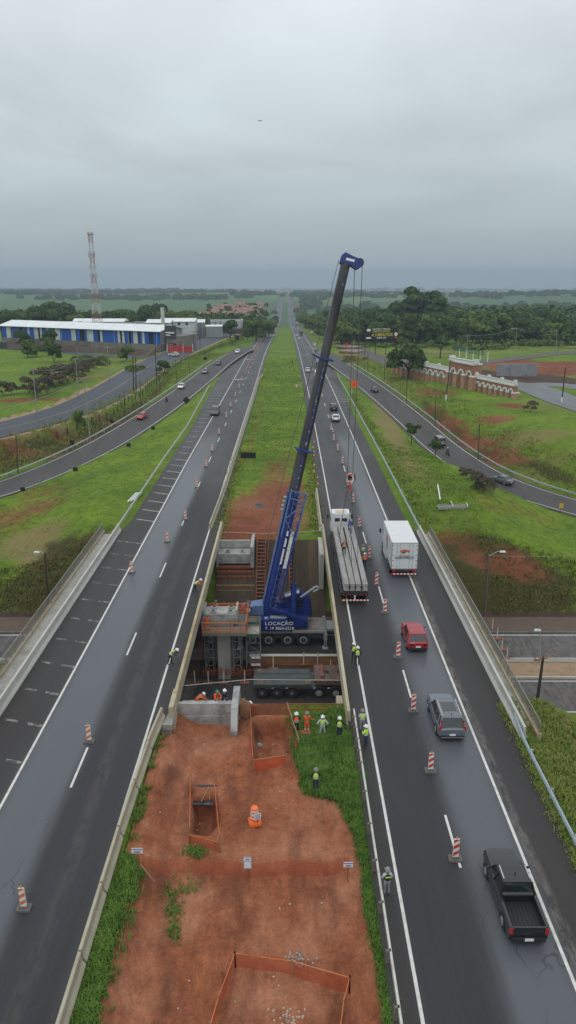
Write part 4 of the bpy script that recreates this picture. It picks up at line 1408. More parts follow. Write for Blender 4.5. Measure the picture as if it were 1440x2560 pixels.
def cab(root, x, y, zt=3.0, w=2.4, l=2.1, mat=None, z0=.9, visor=None):
    mat = mat or WHITEP
    b = MB(); b.loft([[(x - w / 2, y, z0), (x + w / 2, y, z0), (x + w / 2, y + l, z0), (x - w / 2, y + l, z0)],
                      [(x - w / 2, y, z0 + .9), (x + w / 2, y, z0 + .9), (x + w / 2, y + l, z0 + .9), (x - w / 2, y + l, z0 + .9)],
                      [(x - w * .46, y + .02, zt), (x + w * .46, y + .02, zt), (x + w * .44, y + l - .45, zt), (x - w * .44, y + l - .45, zt)]])
    b.build("cab", mat, root, bevel=.07)
    g = MB(); g.box((x, y + l - .19, z0 + 1.5), (w * .80, .04, .8), rx=.34); g.build("windscreen", GLASS, root)
    for s in (-1, 1):
        m = MB(); m.box((x + s * (w / 2 + .28), y + l - .3, z0 + 1.3), (.22, .12, .5)); m.bar((x + s * w / 2, y + l - .3, z0 + 1.45), (x + s * (w / 2 + .25), y + l - .3, z0 + 1.45), .04, .04)
        m.build("mirror", BLACKP, root, bevel=.02)
        g = MB(); g.box((x + s * (w / 2 + .0), y + l * .58, z0 + 1.25), (.03, .9, .55)); g.build("side_window", GLASS, root)


bt = empty("box_truck", (12.3, 69.4, 0), 0, "white box truck with an orange and green emblem on its rear doors", "truck")
b = MB(); b.b2(-1.37, 1.37, .1, 7.2, 1.12, 4.08); b.build("cargo_box", material("box_truck_white", (.66, .67, .68), .45, .05, 1.2), bt, bevel=.02)
b = MB()
for s in (-1, 1):
    b.b2(s * 1.37 - .035 if s > 0 else -1.40, 1.40 if s > 0 else -1.335, .07, .16, 1.10, 4.10)
b.b2(-1.40, 1.40, .07, .16, 4.03, 4.10); b.b2(-1.40, 1.40, .07, .16, 1.08, 1.17)
b.build("door_frame", CHROME, bt)
for s in (-1, 1):
    b = MB(); b.b2(min(s * .015, s * 1.33), max(s * .015, s * 1.33), .065, .1, 1.18, 4.02); dr = b.build("rear_door", material("box_truck_white", (0, 0, 0)), bt)
    q = MB()
    for xx in (.18, .52):
        q.tube((s * (xx + .3), .04, 1.2), (s * (xx + .3), .04, 4.0), .014, n=6)
        for zz in (1.3, 2.2, 3.1, 3.9): q.b2(s * (xx + .3) - .05, s * (xx + .3) + .05, .03, .065, zz - .03, zz + .03)
    q.build("lock_bar", GREYST, dr)
    q = MB()
    for zz in (1.5, 2.1, 2.7, 3.3, 3.8): q.b2(s * 1.25 - .09, s * 1.25 + .09, .045, .066, zz - .025, zz + .025)
    q.build("hinge", DARKM, dr)
em = MB()
n_ = 18
arc = [(.55 * math.cos(t), .34 * math.sin(t)) for t in np.linspace(.05 * math.pi, .98 * math.pi, n_)]
arc2 = [(.30 * math.cos(t) + .05, .14 * math.sin(t) - .02) for t in np.linspace(.98 * math.pi, .05 * math.pi, n_)]
em.prism([(a, 3.02 + c) for a, c in arc + arc2], .020, .028)
em.mat(1).prism([(-.34, 2.98), (-.1, 3.12), (.16, 3.10), (-.02, 2.96), (-.2, 2.86)], .016, .026)
em.build("emblem", [TXO, TXG], bt)
text(bt, "HORTIFRUTI", .36, (0, .02, 2.42), (math.pi / 2, 0, 0), TXD)
text(bt, "DISTRIBUIDORA", .17, (0, .02, 2.68), (math.pi / 2, 0, 0), material("faded_red_lettering", (.45, .25, .22), .6))
em = MB(); em.ball((-1.385, 3.9, 3.1), (.012, .5, .5), 12, 8); em.mat(1).ball((-1.39, 3.7, 2.5), (.012, .28, .5), 10, 6); em.build("side_emblem", [TXO, TXG], bt)
b = MB(); b.b2(-1.0, 1.0, .3, 9.0, .72, 1.10); b.build("chassis", DARKM, bt)
b = MB()
for k in range(14):
    b.mat(k % 2).b2(-1.3 + k * .1857, -1.3 + (k + 1) * .1857, 0, .08, .50, .64)
b.build("rear_bumper", [REDS, WHITEP], bt)
for s in (-1, 1):
    b = MB(); b.box((s * 1.05, .08, .92), (.36, .10, .2)); b.build("tail_light", REDL, bt)
    for yy in (1.9, 3.1): truck_wheel(bt, s * 1.08, yy, 0, .5, .5, s)
    truck_wheel(bt, s * 1.12, 8.3, 0, .5, .3, s)
    b = MB()
    for zz in (.62, .85): b.b2(s * 1.33 - .03, s * 1.33 + .03, 4.2, 7.0, zz - .05, zz + .05)
    b.build("side_guard", WHITEP, bt)
cab(bt, 0, 7.45, 3.0, 2.35, 1.9)

fb = empty("flatbed_truck", (6.55, 63.4, 0), 0, "white cab flatbed truck carrying long concrete beams beside the bridge gap", "truck")
b = MB(); b.b2(-.9, .9, .2, 17.6, .95, 1.22)
for k in range(12): b.b2(-1.3, 1.3, .6 + k * 1.45, .8 + k * 1.45, 1.05, 1.24)
b.b2(-1.33, -1.25, .2, 17.2, .98, 1.22); b.b2(1.25, 1.33, .2, 17.2, .98, 1.22)
b.build("trailer_bed", DARKM, fb)
b = MB(); b.b2(-1.3, 1.3, .05, .2, .85, 1.22); b.build("tail_board", BLACKP, fb)
for s in (-1, 1):
    for k in range(2):
        b = MB(); b.box((s * (1.1 - k * .5), .02, 1.0), (.14, .06, .14)); b.build("tail_light", REDL, fb)
    for yy in (1.6, 2.9, 4.2, 13.5, 14.8): truck_wheel(fb, s * 1.05, yy, 0, .5, .45, s)
    truck_wheel(fb, s * 1.08, 19.3, 0, .5, .3, s)
b = MB()
for k in range(16): b.mat(k % 2).b2(-1.35 + k * .169, -1.35 + (k + 1) * .169, -.25, -.17, .42, .54)
b.b2(-.05, .05, -.2, .4, .5, .9)
b.build("rear_bumper", [REDS, WHITEP], fb)
cab(fb, -.1, 18.2, 3.25, 2.45, 2.3)
for s in (-1, 1):
    b = MB(); b.box((-.1 + s * .45, 18.19, 2.45), (.62, .03, .42)); b.build("rear_window", GLASS, fb)
b = MB(); b.b2(-.75, .55, 18.6, 19.3, 3.25, 3.36); b.build("roof_hatch", material("pale_peach_plastic", (.65, .50, .40), .6), fb)
b = MB(); b.b2(-.5, .5, 17.5, 18.1, 1.1, 1.5); b.tube((.9, 17.9, 1.1), (.9, 17.9, 2.6), .09); b.build("air_tank", DARKM, fb)
BEAMC = material("beam_concrete", (.33, .32, .31), .85, .2, 2.5, .01, col2=(.22, .19, .17), fac2=(.45, .7), scale2=.8, stretch=(1, .25, 1))
bx = [(5.73, 5.62), (6.33, 6.28), (6.90, 7.02), (7.57, 7.62)]
names = ["first from the left, beside the bridge gap", "second from the left", "third from the left", "rightmost, beside the standing workers"]
for (xr, xf), nm in zip(bx, names):
    b = MB(); b.M = Matrix.Translation(((xr + xf) / 2, 72.2, 1.28))
    sk = (xf - xr) / 2
    for (w0, w1, z0, z1) in ((.25, .25, 0, .16), (.19, .19, .16, .5), (.25, .25, .5, .72)):
        b.add([(-w0 - sk, -8.55, z0), (w0 - sk, -8.55, z0), (w1 - sk, -8.55, z1), (-w1 - sk, -8.55, z1), (-w0 + sk, 8.55, z0), (w0 + sk, 8.55, z0), (w1 + sk, 8.55, z1), (-w1 + sk, 8.55, z1)],
              [(0, 1, 2, 3), (7, 6, 5, 4), (0, 4, 5, 1), (1, 5, 6, 2), (2, 6, 7, 3), (3, 7, 4, 0)])
    for k in range(40):
        yy = -8.3 + k * .42
        b.tube((-.1 + sk * yy / 8.5, yy, .72), (-.1 + sk * yy / 8.5, yy, .80), .012, n=4); b.tube((.1 + sk * yy / 8.5, yy, .72), (.1 + sk * yy / 8.5, yy, .80), .012, n=4)
    b.M = None
    o = b.build("concrete_beam", BEAMC)
    tag(o, "long precast concrete beam on the flatbed truck, " + nm, "beam", "concrete beams on the flatbed")

def small_truck(col, boxcol, lab, px, py, tank=False, body='box'):
    t = empty("lorry", (0, 0, 0), 0, lab, "truck")
    if tank:
        b = MB(); b.tube((0, 0.4, 2.2), (0, 3.4, 2.3), 1.1, 1.15, 18); b.tube((0, 3.9, 2.3), (0, 6.6, 2.3), 1.15, 1.05, 18); b.build("tank", paint("tank_white", (.62, .63, .64), .3), t, smooth=False)
        b = MB(); b.b2(-1.1, 1.1, 0, .3, .7, 1.5); b.build("tail_board", material("tail_red", (.25, .03, .025), .5), t)
    else:
        b = MB(); b.b2(-1.2, 1.2, 0, 5.6, 1.0, 3.0 if body == 'box' else 2.7); b.build("cargo_box", paint("lorry_%d" % int(boxcol[0] * 999), boxcol, .6, 0), t, bevel=.03)
        b = MB(); b.b2(-1.15, 1.15, -.05, .02, .75, 1.0); b.build("rear_bumper", DARKM, t)
    b = MB(); b.b2(-.9, .9, .2, 7.4, .6, 1.0); b.build("chassis", DARKM, t)
    for s in (-1, 1):
        for yy in (1.2, 2.4, 6.9):
            b = MB(); b.tube((s * .85, yy, .5), (s * 1.15, yy, .5), .5, n=14); b.build("wheel", RUBBER, t)
        b = MB(); b.box((s * .9, -.07, .88), (.3, .05, .16)); b.build("tail_light", REDL, t)
    cab(t, 0, 6.7 if tank else 5.8, 2.9, 2.3, 1.8, paint("lorry_cab_%d" % int(col[0] * 999), col, .4))
    d = ray(px, py)
    for tt in np.arange(90, 3200, 1.0):
        if CAM_H + d.z * tt <= Zr(d.y * tt): break
    t.location = (d.x * tt, d.y * tt, float(Zr(d.y * tt)))
    return t


small_truck((.6, .6, .6), (.62, .62, .62), "white tanker lorry with two rounded tanks behind the crane boom", 800, 918, True)
small_truck((.6, .6, .6), (.60, .61, .61), "small white lorry half hidden by the crane boom", 797, 955)
small_truck((.3, .04, .03), (.13, .035, .028), "red tipper lorry in the slow lane of the right carriageway", 753, 839)
small_truck((.5, .5, .5), (.45, .42, .38), "pale box lorry far up the right carriageway before the red tipper", 742, 811)
small_truck((.2, .2, .2), (.12, .12, .12), "dark lorry far up the right carriageway", 741, 817)

CR = empty("mobile_crane", (-2.4, 69.3, LOWZ), 0, "blue telescopic mobile crane with a very long dark boom standing in the cutting", "crane")
ORG = Vector((-2.4, 69.3, LOWZ))


def cmb():
    m = MB(); m.M = Matrix.Translation(-ORG); return m


L0 = LOWZ
m = cmb(); m.b2(-9.2, 4.1, 67.95, 70.9, L0 + 1.0, L0 + 1.55); m.build("carrier_frame", DARKM, CR)
DECK = material("crane_deck", (.20, .18, .16), .8, .3, 3, col2=(.34, .30, .27), fac2=(.48, .62), scale2=1.6)
m = cmb(); m.b2(-9.2, 4.15, 67.85, 71.0, L0 + 1.55, L0 + 1.82); m.mat(1).b2(-3.8, 4.17, 67.80, 67.86, L0 + 1.66, L0 + 1.86)
m.build("carrier_deck", [DECK, GREYST], CR)
m = cmb()
for k in range(8): m.b2(3.35, 3.9, 68.2 + k * .33, 68.3 + k * .33, L0 + 1.82, L0 + 1.92)
m.b2(4.2, 5.0, 68.6, 70.6, L0 + 1.5, L0 + 1.7)
m.build("deck_rack", GREYST, CR)
CW = [(-8.2, 1), (-6.5, 1), (-3.8, 1), (-2.08, 1), (-.04, 1), (1.66, 1)]
for x, _ in CW:
    for yy, s in ((68.1, -1), (70.75, 1)):
        wh = empty("wheel", tuple(Vector((x, yy, L0 + .75)) - ORG)); wh.parent = CR
        t = MB(); t.tube((0, -.24, 0), (0, .24, 0), .76, n=28); t.build("tyre", RUBBER, wh, bevel=.06)
        q = MB(); q.tube((0, s * .22, 0), (0, s * .262, 0), .43, .40, 20); q.build("rim", GREYST, wh)
        q = MB(); q.tube((0, s * .25, 0), (0, s * .275, 0), .30, .28, 16); q.tube((0, s * .27, 0), (0, s * .33, 0), .14, .12, 12); q.build("hub", DARKM, wh)
for x, yy in ((4.0, 67.5), (4.0, 71.6), (-5.1, 67.5), (-5.1, 71.6)):
    m = cmb(); m.b2(x - .2, x + .2, min(yy, 69.3), max(yy, 69.3), L0 + .95, L0 + 1.25)
    m.b2(x - .16, x + .16, yy - .12, yy + .12, L0 + .05, L0 + 1.7); m.b2(x - .32, x + .32, yy - .32, yy + .32, L0, L0 + .09)
    m.mat(1)
    for k in range(3): m.b2(x - .08, x + .08, yy - .13, yy - .115, L0 + .25 + k * .28, L0 + .4 + k * .28)
    m.build("outrigger", [GREYST, BLACKP], CR)
m = cmb(); m.loft([[(-11.2, 68.0, L0 + .7), (-9.2, 68.0, L0 + .7), (-9.2, 70.9, L0 + .7), (-11.2, 70.9, L0 + .7)], [(-11.2, 68.0, L0 + 1.7), (-9.2, 68.0, L0 + 1.7), (-9.2, 70.9, L0 + 1.7), (-11.2, 70.9, L0 + 1.7)],
                   [(-10.8, 68.1, L0 + 2.6), (-9.3, 68.1, L0 + 2.6), (-9.3, 70.8, L0 + 2.6), (-10.8, 70.8, L0 + 2.6)]])
dc = m.build("driver_cab", BLUEC, CR, bevel=.06)
m = cmb(); m.b2(-10.6, -9.5, 67.97, 68.03, L0 + 1.7, L0 + 2.4); m.build("side_window", GLASS, dc)
m = cmb()
m.loft([[(-2.9, 67.55, L0 + 1.95), (.5, 67.55, L0 + 1.95), (.5, 70.8, L0 + 1.95), (-2.9, 70.8, L0 + 1.95)],
        [(-2.9, 67.5, L0 + 3.3), (-.1, 67.5, L0 + 3.3), (-.1, 70.8, L0 + 3.3), (-2.9, 70.8, L0 + 3.3)]])
m.b2(.5, 2.1, 67.9, 69.4, L0 + 2.25, L0 + 3.0)
m.b2(-2.2, .9, 68.6, 70.9, L0 + 3.1, L0 + 3.8)
up = m.build("counterweight_body", BLUEC, CR, bevel=.04)
text(up, "LOCAÇÃO", .55, tuple(Vector((-.95, 67.46, L0 + 2.92)) - ORG), (math.pi / 2, 0, 0), TXW, sx=1.12)
text(up, "F. 19 3864-2218", .50, tuple(Vector((-.88, 67.46, L0 + 2.35)) - ORG), (math.pi / 2, 0, 0), TXW, sx=.92)
m = cmb(); m.b2(-1.9, -.15, 67.9, 68.5, L0 + 3.31, L0 + 3.36); m.b2(-2.5, -2.1, 67.7, 68.1, L0 + 3.31, L0 + 3.40); m.build("step_plate", GREYST, CR)
m = cmb(); m.loft([[(-5.0, 68.9, L0 + 3.55), (-4.6, 68.7, L0 + 3.4), (-2.6, 68.6, L0 + 3.3), (-2.6, 70.2, L0 + 3.3), (-4.6, 70.1, L0 + 3.4), (-5.0, 69.9, L0 + 3.55)],
                   [(-5.0, 68.9, L0 + 4.1), (-4.6, 68.7, L0 + 4.25), (-2.6, 68.6, L0 + 4.5), (-2.6, 70.2, L0 + 4.5), (-4.6, 70.1, L0 + 4.25), (-5.0, 69.9, L0 + 4.1)]])
wb_ = m.build("winch_housing", BLUEL, CR, bevel=.04)
m = cmb(); m.tube((-4.3, 68.55, L0 + 3.95), (-4.3, 70.3, L0 + 3.95), .42, n=18); m.mat(1).tube((-4.3, 68.5, L0 + 3.95), (-4.3, 68.56, L0 + 3.95), .3, n=18)
m.build("winch_drum", [DARKM, WHITEP], wb_)
m = cmb(); m.bar((-2.2, 68.3, L0 + 4.4), (2.0, 68.0, L0 + 2.9), .3, .35); m.bar((-2.2, 69.9, L0 + 4.4), (1.6, 69.9, L0 + 3.4), .3, .45); m.build("boom_cradle", BLUEC, CR)
m = cmb(); m.loft([[(.2, 69.6, L0 + 3.2), (2.6, 69.6, L0 + 2.6), (2.7, 70.9, L0 + 2.6), (.2, 70.9, L0 + 3.2)], [(-.6, 69.6, L0 + 4.3), (2.3, 69.6, L0 + 4.5), (2.4, 70.9, L0 + 4.5), (-.6, 70.9, L0 + 4.3)],
                   [(-.4, 69.7, L0 + 5.0), (1.2, 69.7, L0 + 5.5), (1.2, 70.8, L0 + 5.5), (-.4, 70.8, L0 + 5.0)]])
oc = m.build("operator_cab", BLUEC, CR, bevel=.05)
m = cmb(); m.bar((-.3, 69.62, L0 + 5.12), (1.2, 69.62, L0 + 5.62), .5, .12); m.build("roof_plate", material("worn_white_plate", (.5, .52, .55), .6, .2, 4), oc)
m = cmb(); m.ball((-.7, 69.6, L0 + 4.9), .22, 8, 5); m.build("warning_lamp", REDL, oc)
m = cmb(); m.b2(.3, 1.6, 69.5, 69.6, L0 + 3.9, L0 + 4.7); m.build("side_window", GLASS, oc)
m = cmb(); m.path([(1.4, 69.6, L0 + 5.0), (2.5, 69.5, L0 + 5.9), (3.0, 69.5, L0 + 6.3), (3.25, 69.5, L0 + 6.2), (3.2, 69.5, L0 + 5.95), (2.7, 69.5, L0 + 5.7)], .13, 8)
m.build("hook_arm", GREYST, oc)
m = cmb(); m.tube((.62, 68.5, L0 + 2.6), (.60, 69.3, -.4), .30, n=16); m.build("lift_cylinder", BLUEC, CR, smooth=False)
m = cmb(); m.tube((.60, 69.3, -.4), (.55, 70.35, 4.75), .17, n=14); m.build("piston_rod", STEELD, CR)

BB, BT = Vector((-2.25, 69.4, -3.5)), Vector((5.75, 74.0, 32.1))
ax = (BT - BB); BL = ax.length; ax.normalize()
ex = Vector((0, 0, 1)).cross(ax); ex = (ax.cross(Vector((0, 1, 0)))).normalized() * 1.0   # across, in the picture's left-right sense
if ex.x < 0: ex = -ex
ey = ax.cross(ex).normalized()
if ey.y < 0: ey = -ey
BM = Matrix(((ex.x, ey.x, ax.x, BB.x), (ex.y, ey.y, ax.y, BB.y), (ex.z, ey.z, ax.z, BB.z), (0, 0, 0, 1)))


def bmb():
    m = MB(); m.M = Matrix.Translation(-ORG) @ BM; return m


def section(s0, s1, w, d, mat, name, parent):
    """one telescopic section: flat back, rounded belly towards the camera"""
    m = bmb()
    prof = [(-w / 2, d / 2), (w / 2, d / 2), (w / 2, -d * .10)] + [(w / 2 * math.cos(a), -d * .10 - d * .4 * math.sin(a)) for a in np.linspace(.15, math.pi - .15, 9)] + [(-w / 2, -d * .10)]
    m.loft([[(p[0], p[1], s) for p in prof] for s in (s0, s1)])
    return m.build(name, mat, parent, smooth=False)


def s_at(py):
    a, b = 0.0, BL
    for _ in range(40):
        c_ = (a + b) / 2
        if proj(BB + ax * c_)[1] > py: a = c_
        else: b = c_
    return (a + b) / 2


S1, S2, S3 = s_at(1232), s_at(1125), s_at(897)
boom = section(-.4, S1, 1.26, 1.45, BLUEC, "boom", CR)
section(S1, S2, 1.10, 1.25, STEELD, "boom_section", boom)
section(S2, S3, 1.0, 1.12, STEELD, "boom_section", boom)
section(S3, BL - .4, .92, 1.02, STEELD, "boom_section", boom)
for s_, w_ in ((S2, 1.35), (S3, 1.22)):
    m = bmb(); m.box((0, 0, s_), (w_ + .25, w_ + .3, .22)); m.box((w_ / 2 + .2, 0, s_), (.35, .2, .16)); m.box((-w_ / 2 - .15, 0, s_ + .1), (.3, .2, .12)); m.build("boom_collar", BLUEC, boom)
SCB = material("scuffed_blue", (.03, .045, .19), .5, .3, 3, col2=(.35, .35, .38), fac2=(.55, .62), scale2=3)
for q, s_ in (((.10, -.66, (S1 + S2) / 2 - .2), (.16, .03, (S2 - S1) * .8)), ((.12, -.60, (S2 + S3) / 2), (.15, .03, (S3 - S2) * .94)), ((.14, -.52, S3 + (BL - S3) * .78), (.07, .03, (BL - S3) * .22))):
    m = bmb(); m.box(q, s_); m.build("belly_stripe", SCB, boom)
m = bmb(); m.box((-.62, -.15, S1 / 2), (.14, .9, S1 - 1)); m.build("faded_side_plate", BLUEL, boom)
hd = MB(); hd.M = Matrix.Translation(-ORG) @ BM @ Matrix.Translation((0, 0, BL))
hd.prism([(-.62, -.5), (-.60, .25), (-.28, .62), (.5, .42), (1.30, .30), (1.62, .12), (1.55, -.35), (1.15, -.72), (.52, -.50)], -.48, .48, 'y')
hdo = hd.build("boom_head", BLUEC, boom, bevel=.04)
hd = MB(); hd.M = Matrix.Translation(-ORG) @ BM @ Matrix.Translation((0, 0, BL))
for yy in (-.3, 0, .3):
    hd.tube((1.30, yy - .05, .0), (1.30, yy + .05, .0), .42, n=20)
hd.build("sheave", DARKM, hdo)
hd = MB(); hd.M = Matrix.Translation(-ORG) @ BM @ Matrix.Translation((0, 0, BL)); hd.b2(-.1, .75, -.52, -.49, -.12, .12)
hd.build("nameplate", TXW, hdo)
ROPE = BM @ Vector((1.55, -.1, BL)); ROPE2 = BM @ Vector((.75, -.2, BL - .4))
ja, jb = s_at(1505), s_at(1228)
m = bmb()


def chord(u, s):  # corner of the lattice at section s
    t = (s - ja) / (jb - ja)
    w = .30 + .28 * t; d = .42 + .10 * t
    cx = .42 + .28 * t; cy = -1.10 - .05 * t
    return (cx + w * u[0], cy + d * u[1] * .6, s)


for u in ((-1, -1), (1, -1), (1, 1), (-1, 1)):
    m.bar(chord(u, ja), chord(u, jb), .10, .10)
nb = 12
for k in range(nb):
    sa, sb = ja + (jb - ja) * k / nb, ja + (jb - ja) * (k + 1) / nb
    for u, v in (((-1, -1), (1, -1)), ((1, -1), (1, 1)), ((1, 1), (-1, 1)), ((-1, 1), (-1, -1))):
        if k % 2: u, v = v, u
        m.bar(chord(u, sa), chord(v, sb), .055, .055); m.bar(chord(u, sb), chord(v, sb), .05, .05)
m.build("lattice_jib", material("jib_blue", (.03, .06, .26), .5, .2, 3, col2=(.16, .19, .30), fac2=(.5, .7), scale2=3), boom)
m = bmb(); m.b2(1.05, 1.16, -1.35, -.7, ja, jb - 3); m.build("jib_side_panel", BLUEC, boom)
m = bmb()
for u, v in (((-.35, -1.5), (1.25, -1.5)), ((1.25, -1.5), (1.25, -.6)), ((-.35, -1.5), (-.35, -.6))):
    for s_ in (S1 - .4, S1 + .4): m.bar((u[0], u[1], s_), (v[0], v[1], s_), .09, .09)
for u in ((-.35, -1.5), (1.25, -1.5), (1.25, -.6), (-.35, -.6)): m.bar((u[0], u[1], S1 - 4.6), (u[0], u[1], S1 + .4), .09, .09)
m.bar((-.35, -1.5, S1 - 2.6), (1.25, -1.5, S1 - .6), .1, .1); m.bar((-.35, -1.5, S1 - 2.6), (1.15, -1.5, S1 - 4.6), .09, .09)
m.build("jib_frame", BLUEL, boom)
m = bmb()
for k in range(4): m.tube((-.95, -.3, S1 - .6 - k * .45), (-.70, -.3, S1 - .6 - k * .45), .14, n=8)
m.build("hose_reel", GREYST, boom)
lt = MB(); lt.M = Matrix.Translation(-ORG) @ BM
random.seed(4)
for k in range(10):
    s_ = s_at(1325) - k * (s_at(1325) - s_at(1410)) / 10 * 1.02
    for x0, w_ in ((.72, .36), (.22, .22)):
        if x0 < .5 and k in (1, 4, 9): continue
        h_ = .52
        sk = random.uniform(-.08, .08)
        lt.add([(x0 - w_ / 2, -1.50, s_ - h_ / 2), (x0 + w_ / 2, -1.50, s_ - h_ / 2 + sk), (x0 + w_ / 2 - .04, -1.50, s_ + h_ / 2 * random.uniform(.3, 1)), (x0 - w_ / 2 + .03, -1.50, s_ + h_ / 2),
                (x0 - w_ / 2, -1.48, s_ - h_ / 2), (x0 + w_ / 2, -1.48, s_ - h_ / 2 + sk), (x0 + w_ / 2 - .04, -1.48, s_ + h_ / 2), (x0 - w_ / 2 + .03, -1.48, s_ + h_ / 2)],
               [(0, 1, 2, 3), (7, 6, 5, 4), (0, 4, 5, 1), (2, 6, 7, 3)])
lt.build("weathered_lettering", material("lettering_plate", (.62, .62, .60), .7, .15, 6), boom)
HB = Vector((ROPE.x - .25, ROPE.y, 5.0))      # hook block
_d = ray(875, 1198); _t = (ROPE.y) / _d.y
HB = Vector((_d.x * _t, ROPE.y, CAM_H + _d.z * _t))
m = cmb(); m.tube(tuple(ROPE + Vector((.05, 0, 0))), (HB.x + .28, HB.y, HB.z + .5), .035, n=5); m.tube(tuple(ROPE2 + Vector((.15, 0, 0))), (HB.x - .28, HB.y, HB.z + .5), .035, n=5)
m.build("hoist_rope", WIREM, boom)
P_l = BM @ Vector((-.75, -.2, BL - .2)); P_e = Vector((-4.2, 69.4, -3.4))
q1 = at_y(730, 1110, 71.5)
m = cmb(); m.path([tuple(P_l), tuple(q1), tuple(P_e)], .03, 5); m.build("winch_rope", WIREM, boom)
HOOKM = material("hook_block_stripes", (.55, .13, .08), .5, .2, 4, col2=(.62, .60, .58), fac2=(.48, .52), scale2=3.0)
m = cmb(); m.prism([(HB.x - .42, HB.z - .2), (HB.x - .35, HB.z + .5), (HB.x, HB.z + .72), (HB.x + .4, HB.z + .55), (HB.x + .45, HB.z - .15), (HB.x + .1, HB.z - .6), (HB.x - .15, HB.z - .6)], HB.y - .22, HB.y + .1, 'y')
m.mat(1).prism([(HB.x + .05, HB.z - .2), (HB.x + .1, HB.z + .62), (HB.x + .55, HB.z + .5), (HB.x + .62, HB.z - .1), (HB.x + .4, HB.z - .5)], HB.y + .1, HB.y + .4, 'y')
m.mat(1).tube((HB.x - .05, HB.y - .3, HB.z + .25), (HB.x - .05, HB.y + .4, HB.z + .25), .24, n=14)
hk = m.build("hook_block", [HOOKM, BLACKP], boom)
m = cmb()
m.tube((HB.x - .05, HB.y, HB.z - .6), (HB.x - .05, HB.y, HB.z - .95), .09, n=8)
for k in range(9):
    a, b_ = math.pi * (.5 - k / 6.5), math.pi * (.5 - (k + 1) / 6.5)
    c0 = Vector((HB.x - .05, HB.y, HB.z - 1.18))
    m.tube(c0 + Vector((math.cos(a) * .22, 0, math.sin(a) * .22)), c0 + Vector((math.cos(b_) * .22, 0, math.sin(b_) * .22)), .07, n=6)
m.build("hook", REDS, hk)
for k, (x, y) in enumerate(((5.9, 76.5), (7.2, 76.5), (6.6, 68.0), (7.35, 69.2))):
    m = MB(); m.path([(HB.x + (.15 if k % 2 else -.2), HB.y, HB.z - 1.1), (x + .1, y * .5 + HB.y * .5, 4.6), (x, y, 2.03)], .03, 5)
    tag(m.build("lifting_sling", WIREM), ["wire sling from the hook to the far end of the left beams", "wire sling from the hook to the far end of the right beams",
        "slack wire sling from the hook to the middle of the beams", "slack wire sling from the hook to the right beams"][k], "sling", "slings hanging from the crane hook")

PX, PY = -6.45, 64.0
pr_ = empty("bridge_pier", (PX, PY, LOWZ - 1.2), 0, "grey concrete pier with a wide cap on which the new beams will rest", "pier")
O = Vector((PX, PY, LOWZ - 1.2))
PC = material("new_concrete", (.38, .38, .37), .85, .15, 2, .01, col2=(.15, .145, .14), fac2=(.42, .7), scale2=.9)
PCD = material("column_concrete", (.50, .50, .48), .85, .2, 2, .01, col2=(.28, .27, .26), fac2=(.45, .7), scale2=1.0, stretch=(1, 1, .3))
m = MB(); m.M = Matrix.Translation(-O); m.b2(PX - .62, PX + .62, PY - .75, PY + .75, LOWZ - 1.2, -2.6)
for k in (-1, 1): m.b2(PX + k * .32 - .04, PX + k * .32 + .04, PY - .79, PY - .74, LOWZ - 1.2, -3.3)
m.build("column", PCD, pr_)
m = MB(); m.M = Matrix.Translation(-O)
m.loft([[(PX - .8, PY - .8, -2.6), (PX + .8, PY - .8, -2.6), (PX + .8, PY + .8, -2.6), (PX - .8, PY + .8, -2.6)], [(PX - 1.75, PY - .9, -1.75), (PX + 1.3, PY - .9, -1.75), (PX + 1.3, PY + .9, -1.75), (PX - 1.75, PY + .9, -1.75)],
        [(PX - 1.75, PY - .9, -1.0), (PX + 1.3, PY - .9, -1.0), (PX + 1.3, PY + .9, -1.0), (PX - 1.75, PY + .9, -1.0)]])
m.b2(PX + 1.3, PX + 1.46, PY - 1.05, PY + .95, -1.9, -.5); m.b2(PX - 1.92, PX - 1.75, PY - 1.05, PY + .95, -1.9, -.5)
m.build("cap", PC, pr_)
for dx, dy in ((-.95, .5), (.75, .5), (-.95, -.5), (.75, -.5)):
    m = MB(); m.M = Matrix.Translation(-O); m.b2(PX + dx - .28, PX + dx + .28, PY + dy - .24, PY + dy + .24, -1.0, -.82); m.mat(1).b2(PX + dx - .16, PX + dx + .16, PY + dy - .12, PY + dy + .13, -.82, -.74)
    m.build("bearing_pad", [PC, DARKM], pr_)
ORT = material("orange_timber", (.50, .20, .06), .8, .25, 4, .003)
pf = empty("working_platform", (PX, PY, -3.0), 0, "timber working platform with orange rails around the pier cap", "platform")
O = Vector((PX, PY, -3.0))
m = MB(); m.M = Matrix.Translation(-O); m.b2(PX - 1.9, PX + 2.4, PY - 2.3, PY - .95, -2.5, -2.4); m.b2(PX - 1.9, PX + 2.4, PY + .95, PY + 2.0, -2.5, -2.4); m.b2(PX + .82, PX + 2.4, PY - .95, PY + .95, -2.5, -2.4); m.b2(PX - 1.9, PX + 2.4, PY - 2.35, PY - 2.25, -2.62, -2.3)
m.build("floor", material("grey_ply", (.17, .17, .18), .8, .25, 2), pf)
for (a, b_) in (((-1.9, -2.3), (2.4, -2.3)), ((2.4, -2.3), (2.4, 2.0)), ((2.4, 2.0), (-1.9, 2.0)), ((-1.9, 2.0), (-1.9, -2.3))):
    for zz in (-2.2, -1.8, -1.25):
        m = MB(); m.M = Matrix.Translation(-O); m.bar((PX + a[0], PY + a[1], zz), (PX + b_[0], PY + b_[1], zz), .05, .12 if zz > -2 else .26)
        m.build("rail", ORT if zz > -2 else material("plank_orange", (.42, .20, .07), .8, .2, 4), pf)
